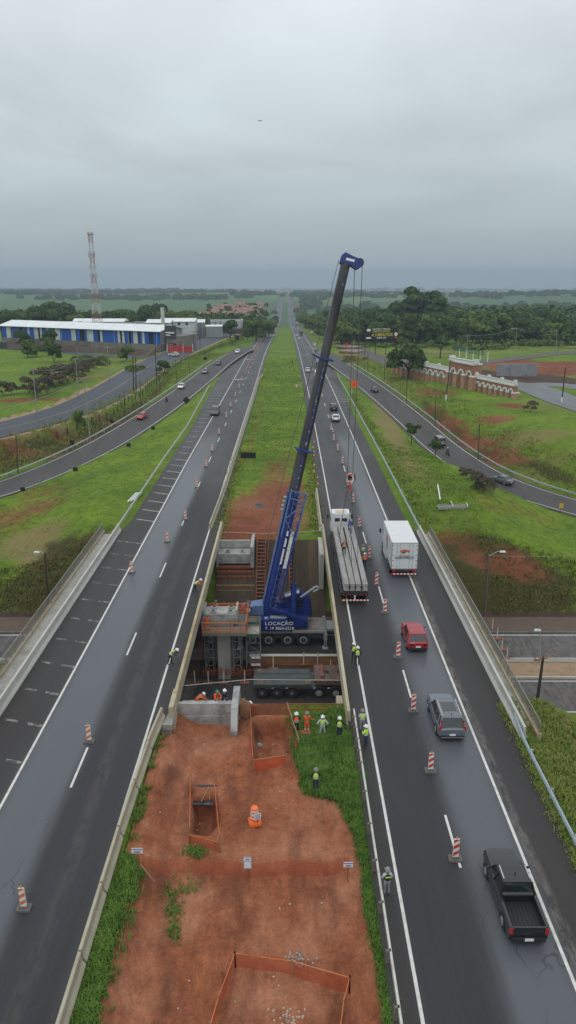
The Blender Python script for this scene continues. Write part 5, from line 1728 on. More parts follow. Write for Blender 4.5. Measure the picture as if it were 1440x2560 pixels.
for dx, dy in ((-1.9, -2.3), (-.4, -2.3), (.9, -2.3), (1.9, -2.3), (2.4, -2.3), (2.4, 2), (1, 2), (-1, 2), (-1.9, 2), (2.4, 0)):
    m = MB(); m.M = Matrix.Translation(-O); m.tube((PX + dx, PY + dy, -2.6), (PX + dx, PY + dy, -1.1), .035, n=6); m.build("post", REDS, pf)
for a, b_ in (((2.4, -2.3), (2.4, 2.0)), ((2.4, 2.0), (-1.9, 2.0))):
    m = MB(); m.M = Matrix.Translation(-O)
    m.bar((PX + a[0] * 1.01, PY + a[1] * 1.01, -1.8), (PX + b_[0] * 1.01, PY + b_[1] * 1.01, -1.8), .02, 1.1); m.build("netting", NETD, pf)
SCM = material("scaffold_tube", (.17, .17, .16), .6, .2, 3)


def scaffold(x0, x1, y0, y1, z0, z1, lab, lifts):
    s = empty("scaffold_tower", ((x0 + x1) / 2, (y0 + y1) / 2, z0), 0, lab, "scaffold")
    O = Vector(s.location)
    for x in (x0, x1):
        for y in (y0, y1):
            m = MB(); m.M = Matrix.Translation(-O); m.tube((x, y, z0), (x, y, z1), .04, n=6); m.build("upright", SCM, s)
    m = MB(); m.M = Matrix.Translation(-O); d = MB(); d.M = Matrix.Translation(-O)
    for k in range(lifts + 1):
        z = z0 + .3 + (z1 - z0 - .3) * k / lifts
        for a, b_ in (((x0, y0), (x1, y0)), ((x1, y0), (x1, y1)), ((x1, y1), (x0, y1)), ((x0, y1), (x0, y0))):
            m.tube((*a, z), (*b_, z), .03, n=5)
        if k < lifts:
            z2 = z0 + .3 + (z1 - z0 - .3) * (k + 1) / lifts
            d.tube((x0, y0, z), (x1, y0, z2), .025, n=5) if k % 2 else d.tube((x1, y0, z), (x0, y0, z2), .025, n=5)
    m.build("ledgers", SCM, s); d.build("braces", SCM, s)
    return s


scaffold(PX - 1.75, PX - .95, PY - 1.9, PY + 1.2, LOWZ - .1, -2.55, "steel scaffold tower left of the pier column", 5)
scaffold(PX + 1.0, PX + 1.75, PY - 1.9, PY + 1.2, LOWZ - .1, -2.55, "steel scaffold tower right of the pier column", 5)
st_ = scaffold(-4.15, -2.78, 62.6, 64.4, LOWZ - .05, -1.9, "scaffold stair tower with a boarded deck in front of the crane wheels", 5)
m = MB(); m.M = Matrix.Translation(-Vector(st_.location)); m.b2(-4.2, -2.75, 62.5, 64.5, -3.1, -3.0); m.mat(1).b2(-4.2, -2.75, 62.42, 62.5, -3.2, -2.85); m.mat(1).b2(-4.2, -2.75, 64.5, 64.58, -3.2, -2.6)
m.build("deck", [material("pale_boards", (.36, .33, .27), .8, .2, 3), material("green_boards", (.04, .11, .07), .7)], st_)
for k, (x, z) in enumerate(((-3.45, -5.7), (-2.98, -5.7), (-3.45, -6.5), (-2.98, -6.5))):
    m = MB(); m.box((x, 62.55, z + .2), (.42, .02, .26))
    tag(m.build("notice_board", material("white_notice", (.70, .72, .75), .6)), "small white notice tied to the stair tower, %s" % ["upper left", "upper right", "lower left", "lower right"][k], "sign", "white notices on the stair tower")

ab = empty("abutment_cap", (-6.3, 80.5, -3), 0, "grey concrete abutment seat with bearing pads at the far side of the cutting", "abutment")
O = Vector(ab.location)
m = MB(); m.M = Matrix.Translation(-O); m.b2(-8.4, -4.5, 79.2, 81.2, -2.3, -1.1); m.b2(-8.4, -4.5, 81.2, 81.5, -2.3, -.1); m.b2(-4.5, -4.1, 78.6, 83.2, -2.6, .05); m.b2(-8.6, -8.4, 78.8, 82.5, -2.6, .0)
m.build("seat", PC, ab)
for x in (-7.3, -5.5):
    m = MB(); m.M = Matrix.Translation(-O); m.b2(x - .3, x + .3, 79.5, 80.1, -1.1, -.9); m.mat(1).b2(x - .16, x + .16, 79.6, 79.95, -.9, -.83); m.build("bearing_pad", [PC, DARKM], ab)
fw_ = empty("formwork", (-6.3, 78.5, -4), 0, "rusty timber and steel formwork hanging below the far abutment seat", "formwork")
O = Vector(fw_.location)
m = MB(); m.M = Matrix.Translation(-O)
for z in (-2.7, -3.2, -3.7): m.b2(-8.6, -4.1, 78.2 + (z + 3.7) * .7, 78.5 + (z + 3.7) * .7, z - .14, z + .14)
m.build("board", WOODR, fw_)
m = MB(); m.M = Matrix.Translation(-O)
for x in np.linspace(-8.5, -4.3, 8): m.b2(x - .03, x + .03, 78.0, 78.1, -3.9, -2.3)
m.build("strut", DARKM, fw_)
m = MB(); m.M = Matrix.Translation(-O); m.b2(-8.6, -4.0, 77.4, 77.7, -4.55, -4.35); m.b2(-8.4, -4.1, 77.0, 77.3, -5.0, -4.8); m.build("plank", WOOD, fw_)
m = MB()
m.b2(-8.35, -4.25, 46.4, 46.75, -3.4, -.12); m.b2(-8.35, -4.25, 46.32, 46.4, -3.4, -1.15); m.b2(-8.3, -4.3, 46.75, 48.4, -3.4, -1.1)
na = m.build("abutment_wall", PC)
tag(na, "grey concrete abutment wall at the near edge of the cutting beside the kneeling workers", "abutment")
m = MB(); m.prism([(44.6, -2.4), (44.6, -1.3), (45.6, .05), (48.6, .05), (48.6, -2.4)], -4.25, -3.75, 'x')
m.build("wing_block", PC, na)

def slope_pt(x, y, up=.15): return (x, y, LOWZ + (y - 74.5) * (6.9 / 7.5) + up)


def stairs(x0, x1, y0, y1, n, lab, mt):
    r = empty("timber_stairs", slope_pt((x0 + x1) / 2, y0), 0, lab, "stairs")
    O = Vector(r.location)
    for x in (x0, x1):
        m = MB(); m.M = Matrix.Translation(-O); m.bar(slope_pt(x, y0, .3), slope_pt(x, y1, .3), .07, .22); m.build("rail", mt, r)
    m = MB(); m.M = Matrix.Translation(-O)
    for k in range(n):
        y = y0 + (y1 - y0) * k / (n - 1); p = slope_pt(0, y, .22); m.b2(x0, x1, y - .09, y + .09, p[2] - .03, p[2] + .03)
    m.build("tread", mt, r)
    return r


stairs(-3.75, -2.75, 74.9, 82.3, 22, "timber stairs climbing the concrete slope behind the crane boom", WOODR)
stairs(.15, .75, 74.9, 81.8, 18, "narrow timber ladder on the slope beside the lift cylinder", WOODR)
m = MB(); m.bar(slope_pt(-3.8, 79.5, .2), (-3.8, 82.0, 1.0), .06, .2); m.bar(slope_pt(-2.5, 79.5, .2), (-2.3, 83, .9), .06, .2)
tag(m.build("timber_rails", WOODR), "raised timber handrails at the top of the stairs", "handrail")

FB = empty("heavy_carrier", (-.8, 58.9, LOWZ), 0, "dark five axle flat bed carrier parked in the near roadway of the cutting", "truck")
O = Vector(FB.location)


def fmb():
    m = MB(); m.M = Matrix.Translation(-O); return m


m = fmb(); m.b2(-3.2, 2.7, 57.95, 60.6, LOWZ + 1.05, LOWZ + 1.25)
for k, y in enumerate((57.9, 58.9, 59.85)): m.b2(-3.25, 2.1, y, y + .86, LOWZ + 1.25, LOWZ + 1.52)
m.mat(1)
for x, y in ((-2.9, 57.95), (-2.9, 59.9), (1.6, 57.95)): m.b2(x, x + .55, y + .05, y + .75, LOWZ + 1.52, LOWZ + 1.56)
m.build("flat_bed", [CARRIER, RUSTY], FB)
m = fmb(); m.b2(-3.2, 4.6, 58.6, 59.9, LOWZ + .7, LOWZ + 1.05); m.build("chassis", DARKM, FB)
m = fmb(); m.b2(2.5, 6.0, 57.9, 60.7, LOWZ + 1.45, LOWZ + 1.95)
pl_ = m.build("steel_platform", RUSTY, FB, bevel=.03)
m = fmb(); m.b2(3.05, 3.35, 58.3, 60.4, LOWZ + 1.95, LOWZ + 2.2); m.b2(5.2, 5.5, 58.3, 60.4, LOWZ + 1.95, LOWZ + 2.2); m.build("crossbar", material("dull_red_steel", (.22, .09, .065), .7, .2, 3), pl_)
for x in (3.7, 4.9):
    m = fmb(); m.tube((x, 59.4, LOWZ + 1.95), (x, 59.4, LOWZ + 1.99), .25, n=16); m.build("socket", BLACKP, pl_)
m = fmb(); m.b2(6.0, 8.2, 58.2, 60.4, LOWZ + .8, LOWZ + 1.2); m.b2(6.7, 7.6, 58.4, 60.2, LOWZ + 1.2, LOWZ + 1.9)
for k in range(5): m.b2(7.7, 7.8, 58.4 + k * .3, 58.5 + k * .3, LOWZ + 1.2, LOWZ + 2.2)
m.build("drawbar_frame", DARKM, FB)
for x in (-2.45, -1.05, .35, 2.9, 4.5):
    for yy, s in ((58.1, -1), (60.4, 1)):
        wh = empty("wheel", tuple(Vector((x, yy, LOWZ + .58)) - O)); wh.parent = FB
        t = MB(); t.tube((0, -.2, 0), (0, .2, 0), .58, n=24); t.build("tyre", RUBBER, wh, bevel=.05)
        q = MB(); q.tube((0, s * .19, 0), (0, s * .215, 0), .33, .28, 18); q.build("rim", DARKM if x < 2 else GREYST, wh)
        q = MB(); q.tube((0, s * .2, 0), (0, s * .25, 0), .12, .1, 10); q.build("hub", RIM, wh)
    m = fmb(); m.loft([[(x + .68 * math.cos(a), yv, LOWZ + .6 + .66 * math.sin(a)) for yv in (57.85, 58.3)] for a in np.linspace(.3, math.pi - .3, 9)], close=False, caps=False); m.build("mudguard", CARRIER, FB)
for k in range(7):
    m = fmb(); m.b2(-2.8 + k * 1.3, -2.6 + k * 1.3, 57.9, 57.95, LOWZ + 1.1, LOWZ + 1.18); m.build("side_reflector", CLEARL if k % 3 else REDL, FB)
def skin(name, nodes, edges, mat, parent, sub=1, root=0):
    """grow one continuous surface round joints: nodes = [(x,y,z, rx, ry)]"""
    me = bpy.data.meshes.new(name)
    me.from_pydata([n[:3] for n in nodes], edges, [])
    o = bpy.data.objects.new(name, me); COL.objects.link(o)
    sk = o.modifiers.new('s', 'SKIN'); sk.use_smooth_shade = True
    if not me.skin_vertices: me.skin_vertices.new()
    for i, n in enumerate(nodes):
        me.skin_vertices[0].data[i].radius = (n[3], n[4] if len(n) > 4 else n[3])
        me.skin_vertices[0].data[i].use_root = (i == root)
    if sub:
        s = o.modifiers.new('u', 'SUBSURF'); s.levels = sub; s.render_levels = sub
    bpy.context.view_layer.update()
    dg = bpy.context.evaluated_depsgraph_get()
    m2 = bpy.data.meshes.new_from_object(o.evaluated_get(dg))
    m2.materials.clear(); m2.materials.append(mat)
    bpy.data.objects.remove(o)
    q = bpy.data.objects.new(name, m2); COL.objects.link(q); q.parent = parent
    return q


SKINM = material("skin", (.30, .16, .10), .6, .08, 6)
HAIR = material("hair", (.02, .015, .012), .8, .2, 20)
VESTY = material("hi_vis_yellow", (.50, .80, .07), .6, .08, 5)
VESTO = material("hi_vis_orange", (.85, .15, .035), .6, .1, 5)
OVERO = material("orange_overall", (.78, .13, .03), .7, .15, 5)
REFL = material("reflective_tape", (.62, .64, .62), .4, .05, 6)
GREYC = material("grey_cloth", (.22, .24, .25), .85, .1, 6)
DARKC = material("dark_cloth", (.020, .022, .028), .85, .15, 6)
NAVY = material("navy_cloth", (.018, .03, .07), .85, .15, 6)
BLUEW = material("blue_workwear", (.015, .06, .32), .8, .15, 6)
LGREY = material("pale_grey_cloth", (.42, .46, .50), .8, .08, 6)
WHITEH = material("white_helmet", (.75, .76, .76), .3, .03, 6, coat=.4)
GREENH = material("green_helmet", (.01, .22, .12), .35, .05, 6, coat=.4)
GREYH = material("grey_helmet", (.20, .22, .24), .4, .05, 6, coat=.3)
BOOT = material("boot_leather", (.03, .024, .02), .8, .1, 6)

BASE = dict(pel=(0, 0, .95), waist=(0, 0, 1.10), chest=(0, 0, 1.32), neck=(0, -.01, 1.48), h0=(0, .0, 1.56), h1=(0, .01, 1.65), h2=(0, 0, 1.72),
            hipL=(-.095, 0, .90), kneeL=(-.11, .03, .50), ankL=(-.12, -.02, .10), toeL=(-.13, .16, .045),
            hipR=(.095, 0, .90), kneeR=(.11, .03, .50), ankR=(.12, -.02, .10), toeR=(.13, .16, .045),
            shL=(-.18, -.01, 1.42), elL=(-.25, -.04, 1.14), wrL=(-.25, .07, .90), shR=(.18, -.01, 1.42), elR=(.25, -.04, 1.14), wrR=(.25, .07, .90))
POSES = {
    'stand': {},
    'hips': dict(elL=(-.40, -.10, 1.18), wrL=(-.22, .02, 1.02), elR=(.40, -.10, 1.18), wrR=(.22, .02, 1.02), kneeL=(-.15, .02, .5), ankL=(-.20, -.02, .1), toeL=(-.24, .15, .045), kneeR=(.15, .02, .5), ankR=(.20, -.02, .1), toeR=(.24, .15, .045)),
    'front': dict(elL=(-.27, .02, 1.16), wrL=(-.08, .24, 1.10), elR=(.27, .02, 1.16), wrR=(.08, .24, 1.10)),
    'phone': dict(elR=(.26, .10, 1.22), wrR=(.12, .20, 1.50), elL=(-.26, .08, 1.16), wrL=(-.06, .24, 1.22)),
    'rail': dict(elR=(.32, .06, 1.16), wrR=(.50, .22, 1.02), elL=(-.24, .02, 1.14), wrL=(-.20, .22, 1.02)),
    'lean': dict(pel=(0, -.22, .92), waist=(0, -.12, 1.06), chest=(0, .12, 1.20), neck=(0, .27, 1.28), h0=(0, .34, 1.33), h1=(0, .40, 1.40), h2=(0, .43, 1.46), hipL=(-.1, -.22, .88), hipR=(.1, -.22, .88), kneeL=(-.12, -.12, .48), kneeR=(.12, -.30, .48),
                 ankL=(-.12, -.15, .1), ankR=(.12, -.42, .12), toeL=(-.13, .02, .045), toeR=(.13, -.26, .045), shL=(-.18, .20, 1.26), shR=(.18, .20, 1.26), elL=(-.26, .34, 1.05), elR=(.26, .34, 1.05), wrL=(-.18, .52, .98), wrR=(.18, .52, .98)),
    'kneel': dict(pel=(0, 0, .42), waist=(0, .08, .54), chest=(0, .26, .66), neck=(0, .42, .72), h0=(0, .50, .74), h1=(0, .57, .78), h2=(0, .61, .83), hipL=(-.1, 0, .40), hipR=(.1, 0, .40), kneeL=(-.16, .30, .16), kneeR=(.16, .28, .16),
                  ankL=(-.16, -.08, .10), ankR=(.16, -.08, .10), toeL=(-.16, -.24, .05), toeR=(.16, -.24, .05), shL=(-.18, .34, .70), shR=(.18, .34, .70), elL=(-.24, .56, .52), elR=(.24, .56, .52), wrL=(-.16, .78, .34), wrR=(.16, .80, .34)),
    'crouch': dict(pel=(0, 0, .40), waist=(0, .06, .54), chest=(0, .14, .74), neck=(0, .2, .88), h0=(0, .24, .96), h1=(0, .26, 1.04), h2=(0, .25, 1.11), hipL=(-.1, 0, .38), hipR=(.1, 0, .38), kneeL=(-.2, .38, .50), kneeR=(.2, .38, .50),
                   ankL=(-.16, .12, .1), ankR=(.16, .12, .1), toeL=(-.18, .3, .045), toeR=(.18, .3, .045), shL=(-.18, .14, .82), shR=(.18, .14, .82), elL=(-.26, .36, .66), elR=(.26, .36, .66), wrL=(-.12, .56, .58), wrR=(.12, .56, .58)),
    'bend': dict(pel=(0, -.15, .90), waist=(0, -.02, 1.0), chest=(0, .22, 1.02), neck=(0, .40, 1.02), h0=(0, .48, 1.02), h1=(0, .56, 1.03), h2=(0, .62, 1.06), hipL=(-.1, -.15, .86), hipR=(.1, -.15, .86), kneeL=(-.14, .02, .50), kneeR=(.14, .0, .50),
                 shL=(-.18, .30, 1.05), shR=(.18, .30, 1.05), elL=(-.22, .42, .80), elR=(.22, .42, .80), wrL=(-.12, .55, .58), wrR=(.12, .55, .58)),
    'ride': dict(pel=(0, -.15, .80), waist=(0, -.10, .94), chest=(0, .06, 1.16), neck=(0, .14, 1.30), h0=(0, .18, 1.38), h1=(0, .2, 1.46), h2=(0, .2, 1.53), hipL=(-.12, -.12, .78), hipR=(.12, -.12, .78), kneeL=(-.24, .26, .66), kneeR=(.24, .26, .66),
                 ankL=(-.20, .08, .28), ankR=(.20, .08, .28), toeL=(-.21, .24, .22), toeR=(.21, .24, .22), shL=(-.18, .08, 1.24), shR=(.18, .08, 1.24), elL=(-.32, .30, 1.04), elR=(.32, .30, 1.04), wrL=(-.30, .52, 1.02), wrR=(.30, .52, 1.02)),
}


def person(loc, rz, pose='stand', vest=None, top=DARKC, legs=NAVY, hat=WHITEH, label='', stripes=True, h=1.0, group=None, sleeves=True, legtape=False):
    J = dict(BASE); J.update(POSES[pose])
    r = empty("person", loc, rz, label, "person", group)
    r.scale = (h, h, h)

    def V(k): return Vector(J[k])
    nodes, edges, idx = [], [], {}

    def nd(k, rx, ry=None, pos=None):
        idx[k] = len(nodes); p = pos if pos is not None else J[k]; nodes.append((*p, rx, ry or rx)); return idx[k]
    nd('pel', .13, .10); nd('waist', .12, .09); nd('chest', .15, .10); nd('neck', .055); nd('h0', .065, .075); nd('h1', .082, .095); nd('h2', .055, .065)
    for a, b in (('pel', 'waist'), ('waist', 'chest'), ('chest', 'neck'), ('neck', 'h0'), ('h0', 'h1'), ('h1', 'h2')): edges.append((idx[a], idx[b]))
    for s in 'LR':
        nd('hip' + s, .085); nd('knee' + s, .058); nd('ank' + s, .04); nd('toe' + s, .035)
        edges += [(idx['pel'], idx['hip' + s]), (idx['hip' + s], idx['knee' + s]), (idx['knee' + s], idx['ank' + s]), (idx['ank' + s], idx['toe' + s])]
        nd('sh' + s, .062); nd('el' + s, .042); nd('wr' + s, .028)
        edges += [(idx['chest'], idx['sh' + s]), (idx['sh' + s], idx['el' + s]), (idx['el' + s], idx['wr' + s])]
        d = (V('wr' + s) - V('el' + s)).normalized()
        side = d.cross(Vector((0, 1, 0)))
        side = side.normalized() if side.length > .2 else Vector((1, 0, 0))
        cur = d.cross(side).normalized()
        if cur.y < 0: cur = -cur
        palm = V('wr' + s) + d * .055
        nd('pa' + s, .030, .02, palm); edges.append((idx['wr' + s], idx['pa' + s]))
        for k, ln in enumerate((.062, .072, .068, .052)):
            b0 = palm + d * .045 + side * ((k - 1.5) * .021)
            nd('f%d' % k + s, .0095, None, b0); nd('g%d' % k + s, .0085, None, b0 + d * ln * .55 + cur * .012); nd('e%d' % k + s, .007, None, b0 + d * ln * .85 + cur * .035)
            edges += [(idx['pa' + s], idx['f%d' % k + s]), (idx['f%d' % k + s], idx['g%d' % k + s]), (idx['g%d' % k + s], idx['e%d' % k + s])]
        tb = palm - side * .035 if s == 'L' else palm + side * .035
        nd('t' + s, .011, None, tb); nd('u' + s, .009, None, tb + d * .035 + (side * (-.018 if s == 'L' else .018)) + cur * .01)
        edges += [(idx['pa' + s], idx['t' + s]), (idx['t' + s], idx['u' + s])]
    hd = (V('h1') - V('h0')).normalized(); fw = Vector((0, 1, 0)) - hd * hd.y
    fw = fw.normalized() if fw.length > .3 else Vector((0, 0, -1))
    nd('nose', .018, None, V('h1') - hd * .02 + fw * .10); edges.append((idx['h1'], idx['nose']))
    body = skin("body", nodes, edges, SKINM, r)
    e = MB()
    for s in (-1, 1): e.ball(tuple(V('h1') + hd * .012 + fw * .083 + Vector((s * .032, 0, 0))), .011, 6, 4)
    e.build("eyes", DARKC, body)
    ears = MB()
    for s in (-1, 1): ears.ball(tuple(V('h1') - hd * .01 + Vector((s * .085, 0, 0))), (.012, .022, .03), 6, 4)
    ears.build("ears", SKINM, body)
    N_ = [(*J['waist'], .135, .105), (*J['pel'], .145, .118)]
    E_ = [(0, 1)]
    for i, s in enumerate('LR'):
        b = len(N_); k2 = V('kneeL' if s == 'L' else 'kneeR'); an = V('ank' + s)
        N_ += [(*J['hip' + s], .10), (*k2, .072), (*(an * .92 + k2 * .08), .062)]
        E_ += [(1, b), (b, b + 1), (b + 1, b + 2)]
    skin("trousers", N_, E_, legs, r)
    for s in 'LR':
        skin("boot", [(*(V('ank' + s) + (V('knee' + s) - V('ank' + s)).normalized() * .07), .055), (*J['ank' + s], .052), (*J['toe' + s], .045)], [(0, 1), (1, 2)], BOOT, r)
    N_ = [(*(V('pel') * .5 + V('waist') * .5), .145, .115), (*J['waist'], .14, .11), (*J['chest'], .168, .118), (*(V('neck') * .85 + V('chest') * .15), .07, .06)]
    E_ = [(0, 1), (1, 2), (2, 3)]
    for s in 'LR':
        b = len(N_)
        N_ += [(*J['sh' + s], .080), (*J['el' + s], .057), (*(V('wr' + s) * .93 + V('el' + s) * .07), .042)]
        E_ += [(2, b), (b, b + 1)] + ([(b + 1, b + 2)] if sleeves else [])
        if not sleeves: N_.pop()
    skin("jacket", N_, E_, top, r)
    if vest is not None:
        N_ = [(*(V('pel') * .75 + V('waist') * .25), .168, .140), (*J['waist'], .162, .135), (*J['chest'], .19, .145), (*(V('neck') * .6 + V('chest') * .4), .11, .095)]
        E_ = [(0, 1), (1, 2), (2, 3)]
        for s in 'LR':
            N_.append((*(V('sh' + s) * .8 + V('neck') * .2 + Vector((0, 0, .01))), .092)); E_.append((2, len(N_) - 1))
        vs = skin("vest", N_, E_, vest, r)
        if stripes:
            for t in (.15, .55):
                c = V('pel').lerp(V('waist'), .5).lerp(V('chest'), t); ax_ = (V('chest') - V('pel')).normalized()
                m = MB(); q = []
                sd = Vector((1, 0, 0)); fr = ax_.cross(sd).normalized()
                for dz in (-.025, .025):
                    q.append([c + ax_ * dz + sd * (.195 * math.cos(a)) + fr * (.158 * math.sin(a)) for a in np.linspace(0, 2 * math.pi, 14, endpoint=False)])
                m.loft(q, caps=False); m.build("reflective_band", REFL, vs, recalc=False)
    if legtape:
        for s in 'LR':
            c = V('knee' + s).lerp(V('ank' + s), .45); a = (V('knee' + s) - V('ank' + s)).normalized()
            m = MB(); m.tube(c - a * .04, c + a * .04, .078, .078, 10); m.build("leg_tape", REFL, r)
    if hat is not None:
        up = (V('h2') - V('h0')).normalized(); c = V('h1') + up * .035
        m = MB(); Rm = up.to_track_quat('Z', 'Y').to_matrix().to_4x4(); m.M = Matrix.Translation(c) @ Rm
        m.ball((0, 0, 0), (.128, .145, .125), 14, 5, 0.0); m.box((0, .0, .0), (.27, .31, .015)); m.box((0, 0, .118), (.05, .2, .03))
        m.build("helmet" if hat is not DARKC else "cap", hat, r, smooth=False, bevel=.0)
    else:
        m = MB(); m.ball(tuple(V('h1') + Vector((0, -.015, .02))), (.098, .108, .10), 10, 6, -.2); m.build("hair", HAIR, r)
    return r


def gp(px, py, z=0.0): return tuple(at(px, py, z))


person(gp(884, 1654), 0.1, 'front', VESTY, DARKC, DARKC, WHITEH, "left of two people in yellow vests and white helmets standing on the right bridge")
person(gp(893, 1664), -.1, 'stand', VESTY, DARKC, DARKC, WHITEH, "right of two people in yellow vests and white helmets standing on the right bridge")
pc = person(gp(905, 1828), .1, 'front', VESTY, LGREY, GREYC, GREYH, "person in grey uniform, banded yellow vest and grey cap beside the guardrail")
person(gp(914, 1868), .9, 'phone', VESTY, VESTY, NAVY, WHITEH, "person in a yellow vest and jeans with a raised arm beside the guardrail")
police = person(gp(966, 2238), .1, 'front', material("dark_tactical_vest", (.02, .024, .035), .8, .1, 5), LGREY, GREYC, GREYH, "person in grey uniform and dark vest standing alone on the right carriageway's shoulder", stripes=False)
m = MB(); m.box((0, -.165, 1.34), (.30, .02, .06)); m.build("back_band", VESTY, police)
person(gp(860, 1388, 2.02), .1, 'stand', VESTO, DARKC, DARKC, GREYH, "worker in an orange vest standing on top of the concrete beams")
person(gp(874, 1327, 2.02), -.3, 'bend', None, BLUEW, BLUEW, WHITEH, "worker in blue overalls bending over the beams behind the white cab")
person(gp(907, 1398), .2, 'front', VESTY, LGREY, GREYC, GREYH, "worker with a grey helmet half hidden behind an orange vested one")
person(gp(911, 1420), .1, 'stand', VESTO, VESTO, NAVY, WHITEH, "worker in orange vest and white helmet standing on the road beside the beams")
person((-9.25, 66.0, 0), -math.pi / 2, 'lean', VESTY, OVERO, DARKC, WHITEH, "person in a yellow vest leaning over the left bridge parapet beside the pier")
person((-9.55, 51.9, 0), -math.pi / 2 - .1, 'lean', VESTY, NAVY, DARKC, WHITEH, "person in yellow vest and dark clothes leaning on the left parapet nearest the camera")
person((-7.35, 65.5, -2.4), 2.9, 'front', None, OVERO, OVERO, GREENH, "worker in orange with a green helmet standing behind the pier cap")
person((-7.9, 62.3, -2.4), .2, 'front', None, OVERO, OVERO, GREENH, "worker in orange with a green helmet standing in front of the pier cap", legtape=True)
person((-7.1, 47.6, -.95), -1.2, 'kneel', None, OVERO, OVERO, WHITEH, "worker in orange overalls and white helmet kneeling forward on the abutment wall")
person((-5.6, 47.9, -.95), -2.6, 'crouch', None, OVERO, OVERO, GREENH, "worker in orange with a green helmet crouching on the abutment wall")
person((-5.0, 48.1, -.95), -2.8, 'crouch', None, NAVY, DARKC, WHITEH, "worker in dark clothes and white helmet crouching at the end of the abutment wall")


def sp(px, py):
    p = on_site(px, py); return (p.x, p.y, p.z)


person(sp(741, 1834), 0, 'front', VESTO, DARKC, DARKC, WHITEH, "person in orange vest and white helmet, leftmost of four onlookers at the cutting edge", h=1.0)
person(sp(767, 1832), -.1, 'rail', None, OVERO, OVERO, GREYH, "worker in full orange overalls at the cutting edge between onlookers", legtape=True)
person(sp(806, 1842), 0, 'hips', VESTY, LGREY, LGREY, WHITEH, "person in yellow vest and pale grey clothes with hands on hips")
person(sp(848, 1846), -.1, 'rail', VESTY, DARKC, NAVY, WHITEH, "person in yellow vest and dark clothes, rightmost of four onlookers")
person(sp(789, 1978), 0, 'front', VESTY, DARKC, NAVY, GREYH, "person in yellow vest and grey helmet alone on the grass behind the onlookers")
person((-2.9, 47.3, -2.3), .3, 'stand', None, DARKC, DARKC, WHITEH, "person mostly hidden below the cutting edge, only a white helmet in view")


def motorbike(px, py, line, away, lab, plab, topc, hatc):
    p = hit(px, py); a = yaw_on(line, p) + (math.pi if away else 0)
    d, z = near_line(np.array([p.x]), np.array([p.y]), line)
    loc = (p.x, p.y, float(z[0]) + .01)
    b = empty("motorcycle", loc, a, lab, "motorcycle")
    for y in (-.65, .65):
        m = MB(); m.tube((-.06, y, .31), (.06, y, .31), .31, n=18); m.build("wheel", RUBBER, b)
    m = MB(); m.loft([[(-.12, -.75, .62), (.12, -.75, .62), (.12, -.75, .78), (-.12, -.75, .78)], [(-.16, .0, .45), (.16, .0, .45), (.17, .0, .80), (-.17, .0, .80)], [(-.14, .45, .5), (.14, .45, .5), (.13, .4, .92), (-.13, .4, .92)]])
    m.build("body", paint("bike_dark", (.03, .03, .035)), b, bevel=.03)
    m = MB(); m.bar((-.36, .42, 1.02), (.36, .42, 1.02), .04, .04); m.bar((0, .42, 1.0), (0, .68, .32), .07, .07); m.build("handlebar", DARKM, b)
    m = MB(); m.box((0, -.85, .72), (.16, .06, .08)); m.build("tail_light", REDL, b)
    person(loc, a, 'ride', None, topc, DARKC, hatc, plab)


motorbike(1119, 1140, RAMP_R, True, "dark motorcycle on the right hand slip road behind the minivan", "rider in dark clothes with a white helmet on the right hand slip road", DARKC, WHITEH)
motorbike(417, 1006, RAMP_L, False, "motorcycle on the left hand slip road between the white and the red car", "rider with a red jacket on the left hand slip road", material("red_jacket", (.4, .03, .03), .8), DARKC)

def delineator(c1, front=True):
    r = empty("delineator_panel", (0, 0, 0), 0, "", "delineator")
    m = MB(); m.box((0, 0, .045), (.62, .42, .09), taper=.94); m.box((0, 0, .11), (.3, .2, .06)); m.build("base", material("recycled_rubber", (.12, .11, .10), .85, .2, 6), r)
    m = MB(); m.loft([[(-.14, -.03, .14), (.14, -.03, .14), (.14, .03, .14), (-.14, .03, .14)], [(-.125, -.03, 1.12), (.125, -.03, 1.12), (.125, .03, 1.12), (-.125, .03, 1.12)]]); m.build("panel", WHITEP, r, bevel=.01)
    m = MB()
    for f, yy in ((-1, -.034), (1, .034)):
        for k in range(3):
            z = .20 + k * .36
            m.add([(-.125, yy, z), (.125, yy, z + .16), (.125, yy, z + .34 if k < 2 else z + .20), (-.125, yy, z + .18)], [(0, 1, 2, 3)])
    m.build("stripes", c1, r, recalc=False)
    m = MB(); m.box((0, 0, 1.17), (.06, .04, .1)); m.build("handle", material("warning_yellow", (.55, .30, .03), .5), r)
    return Proto(r)


DR, DO = delineator(REDS), delineator(ORNS)
ordn = ['first', 'second', 'third', 'fourth', 'fifth', 'sixth', 'seventh', 'eighth', 'ninth', 'tenth', 'eleventh', 'twelfth', 'thirteenth', 'fourteenth', 'fifteenth', 'sixteenth', 'seventeenth', 'eighteenth', 'nineteenth', 'twentieth']
for k, (px, py) in enumerate([(1138, 2148), (1076, 1928), (1033, 1778), (995, 1643), (962, 1532), (941, 1463), (923, 1396), (898, 1318), (882, 1257), (871, 1215), (856, 1160), (845, 1126), (834, 1100), (828, 1072)]):
    p = at(px, py); DR.put((p.x, p.y, float(Zr(p.y)) + .005), .05 * math.sin(k * 3), "%s red and white delineator panel from the bottom on the right carriageway" % ordn[k], "delineators on the right carriageway", 1.25)
for k, (px, py) in enumerate([(61, 2276), (224, 1858), (341, 1583), (421, 1393), (464, 1302), (493, 1222), (516, 1169), (531, 1130), (548, 1087), (566, 1046), (577, 1019), (589, 993), (598, 972), (605, 953)]):
    p = hit(px, py); DO.put((p.x, p.y, float(Zr(p.y)) + .005), .06 * math.sin(k * 2), "%s orange and white delineator panel from the bottom on the left carriageway" % ordn[k], "delineators on the left carriageway", 1.2)
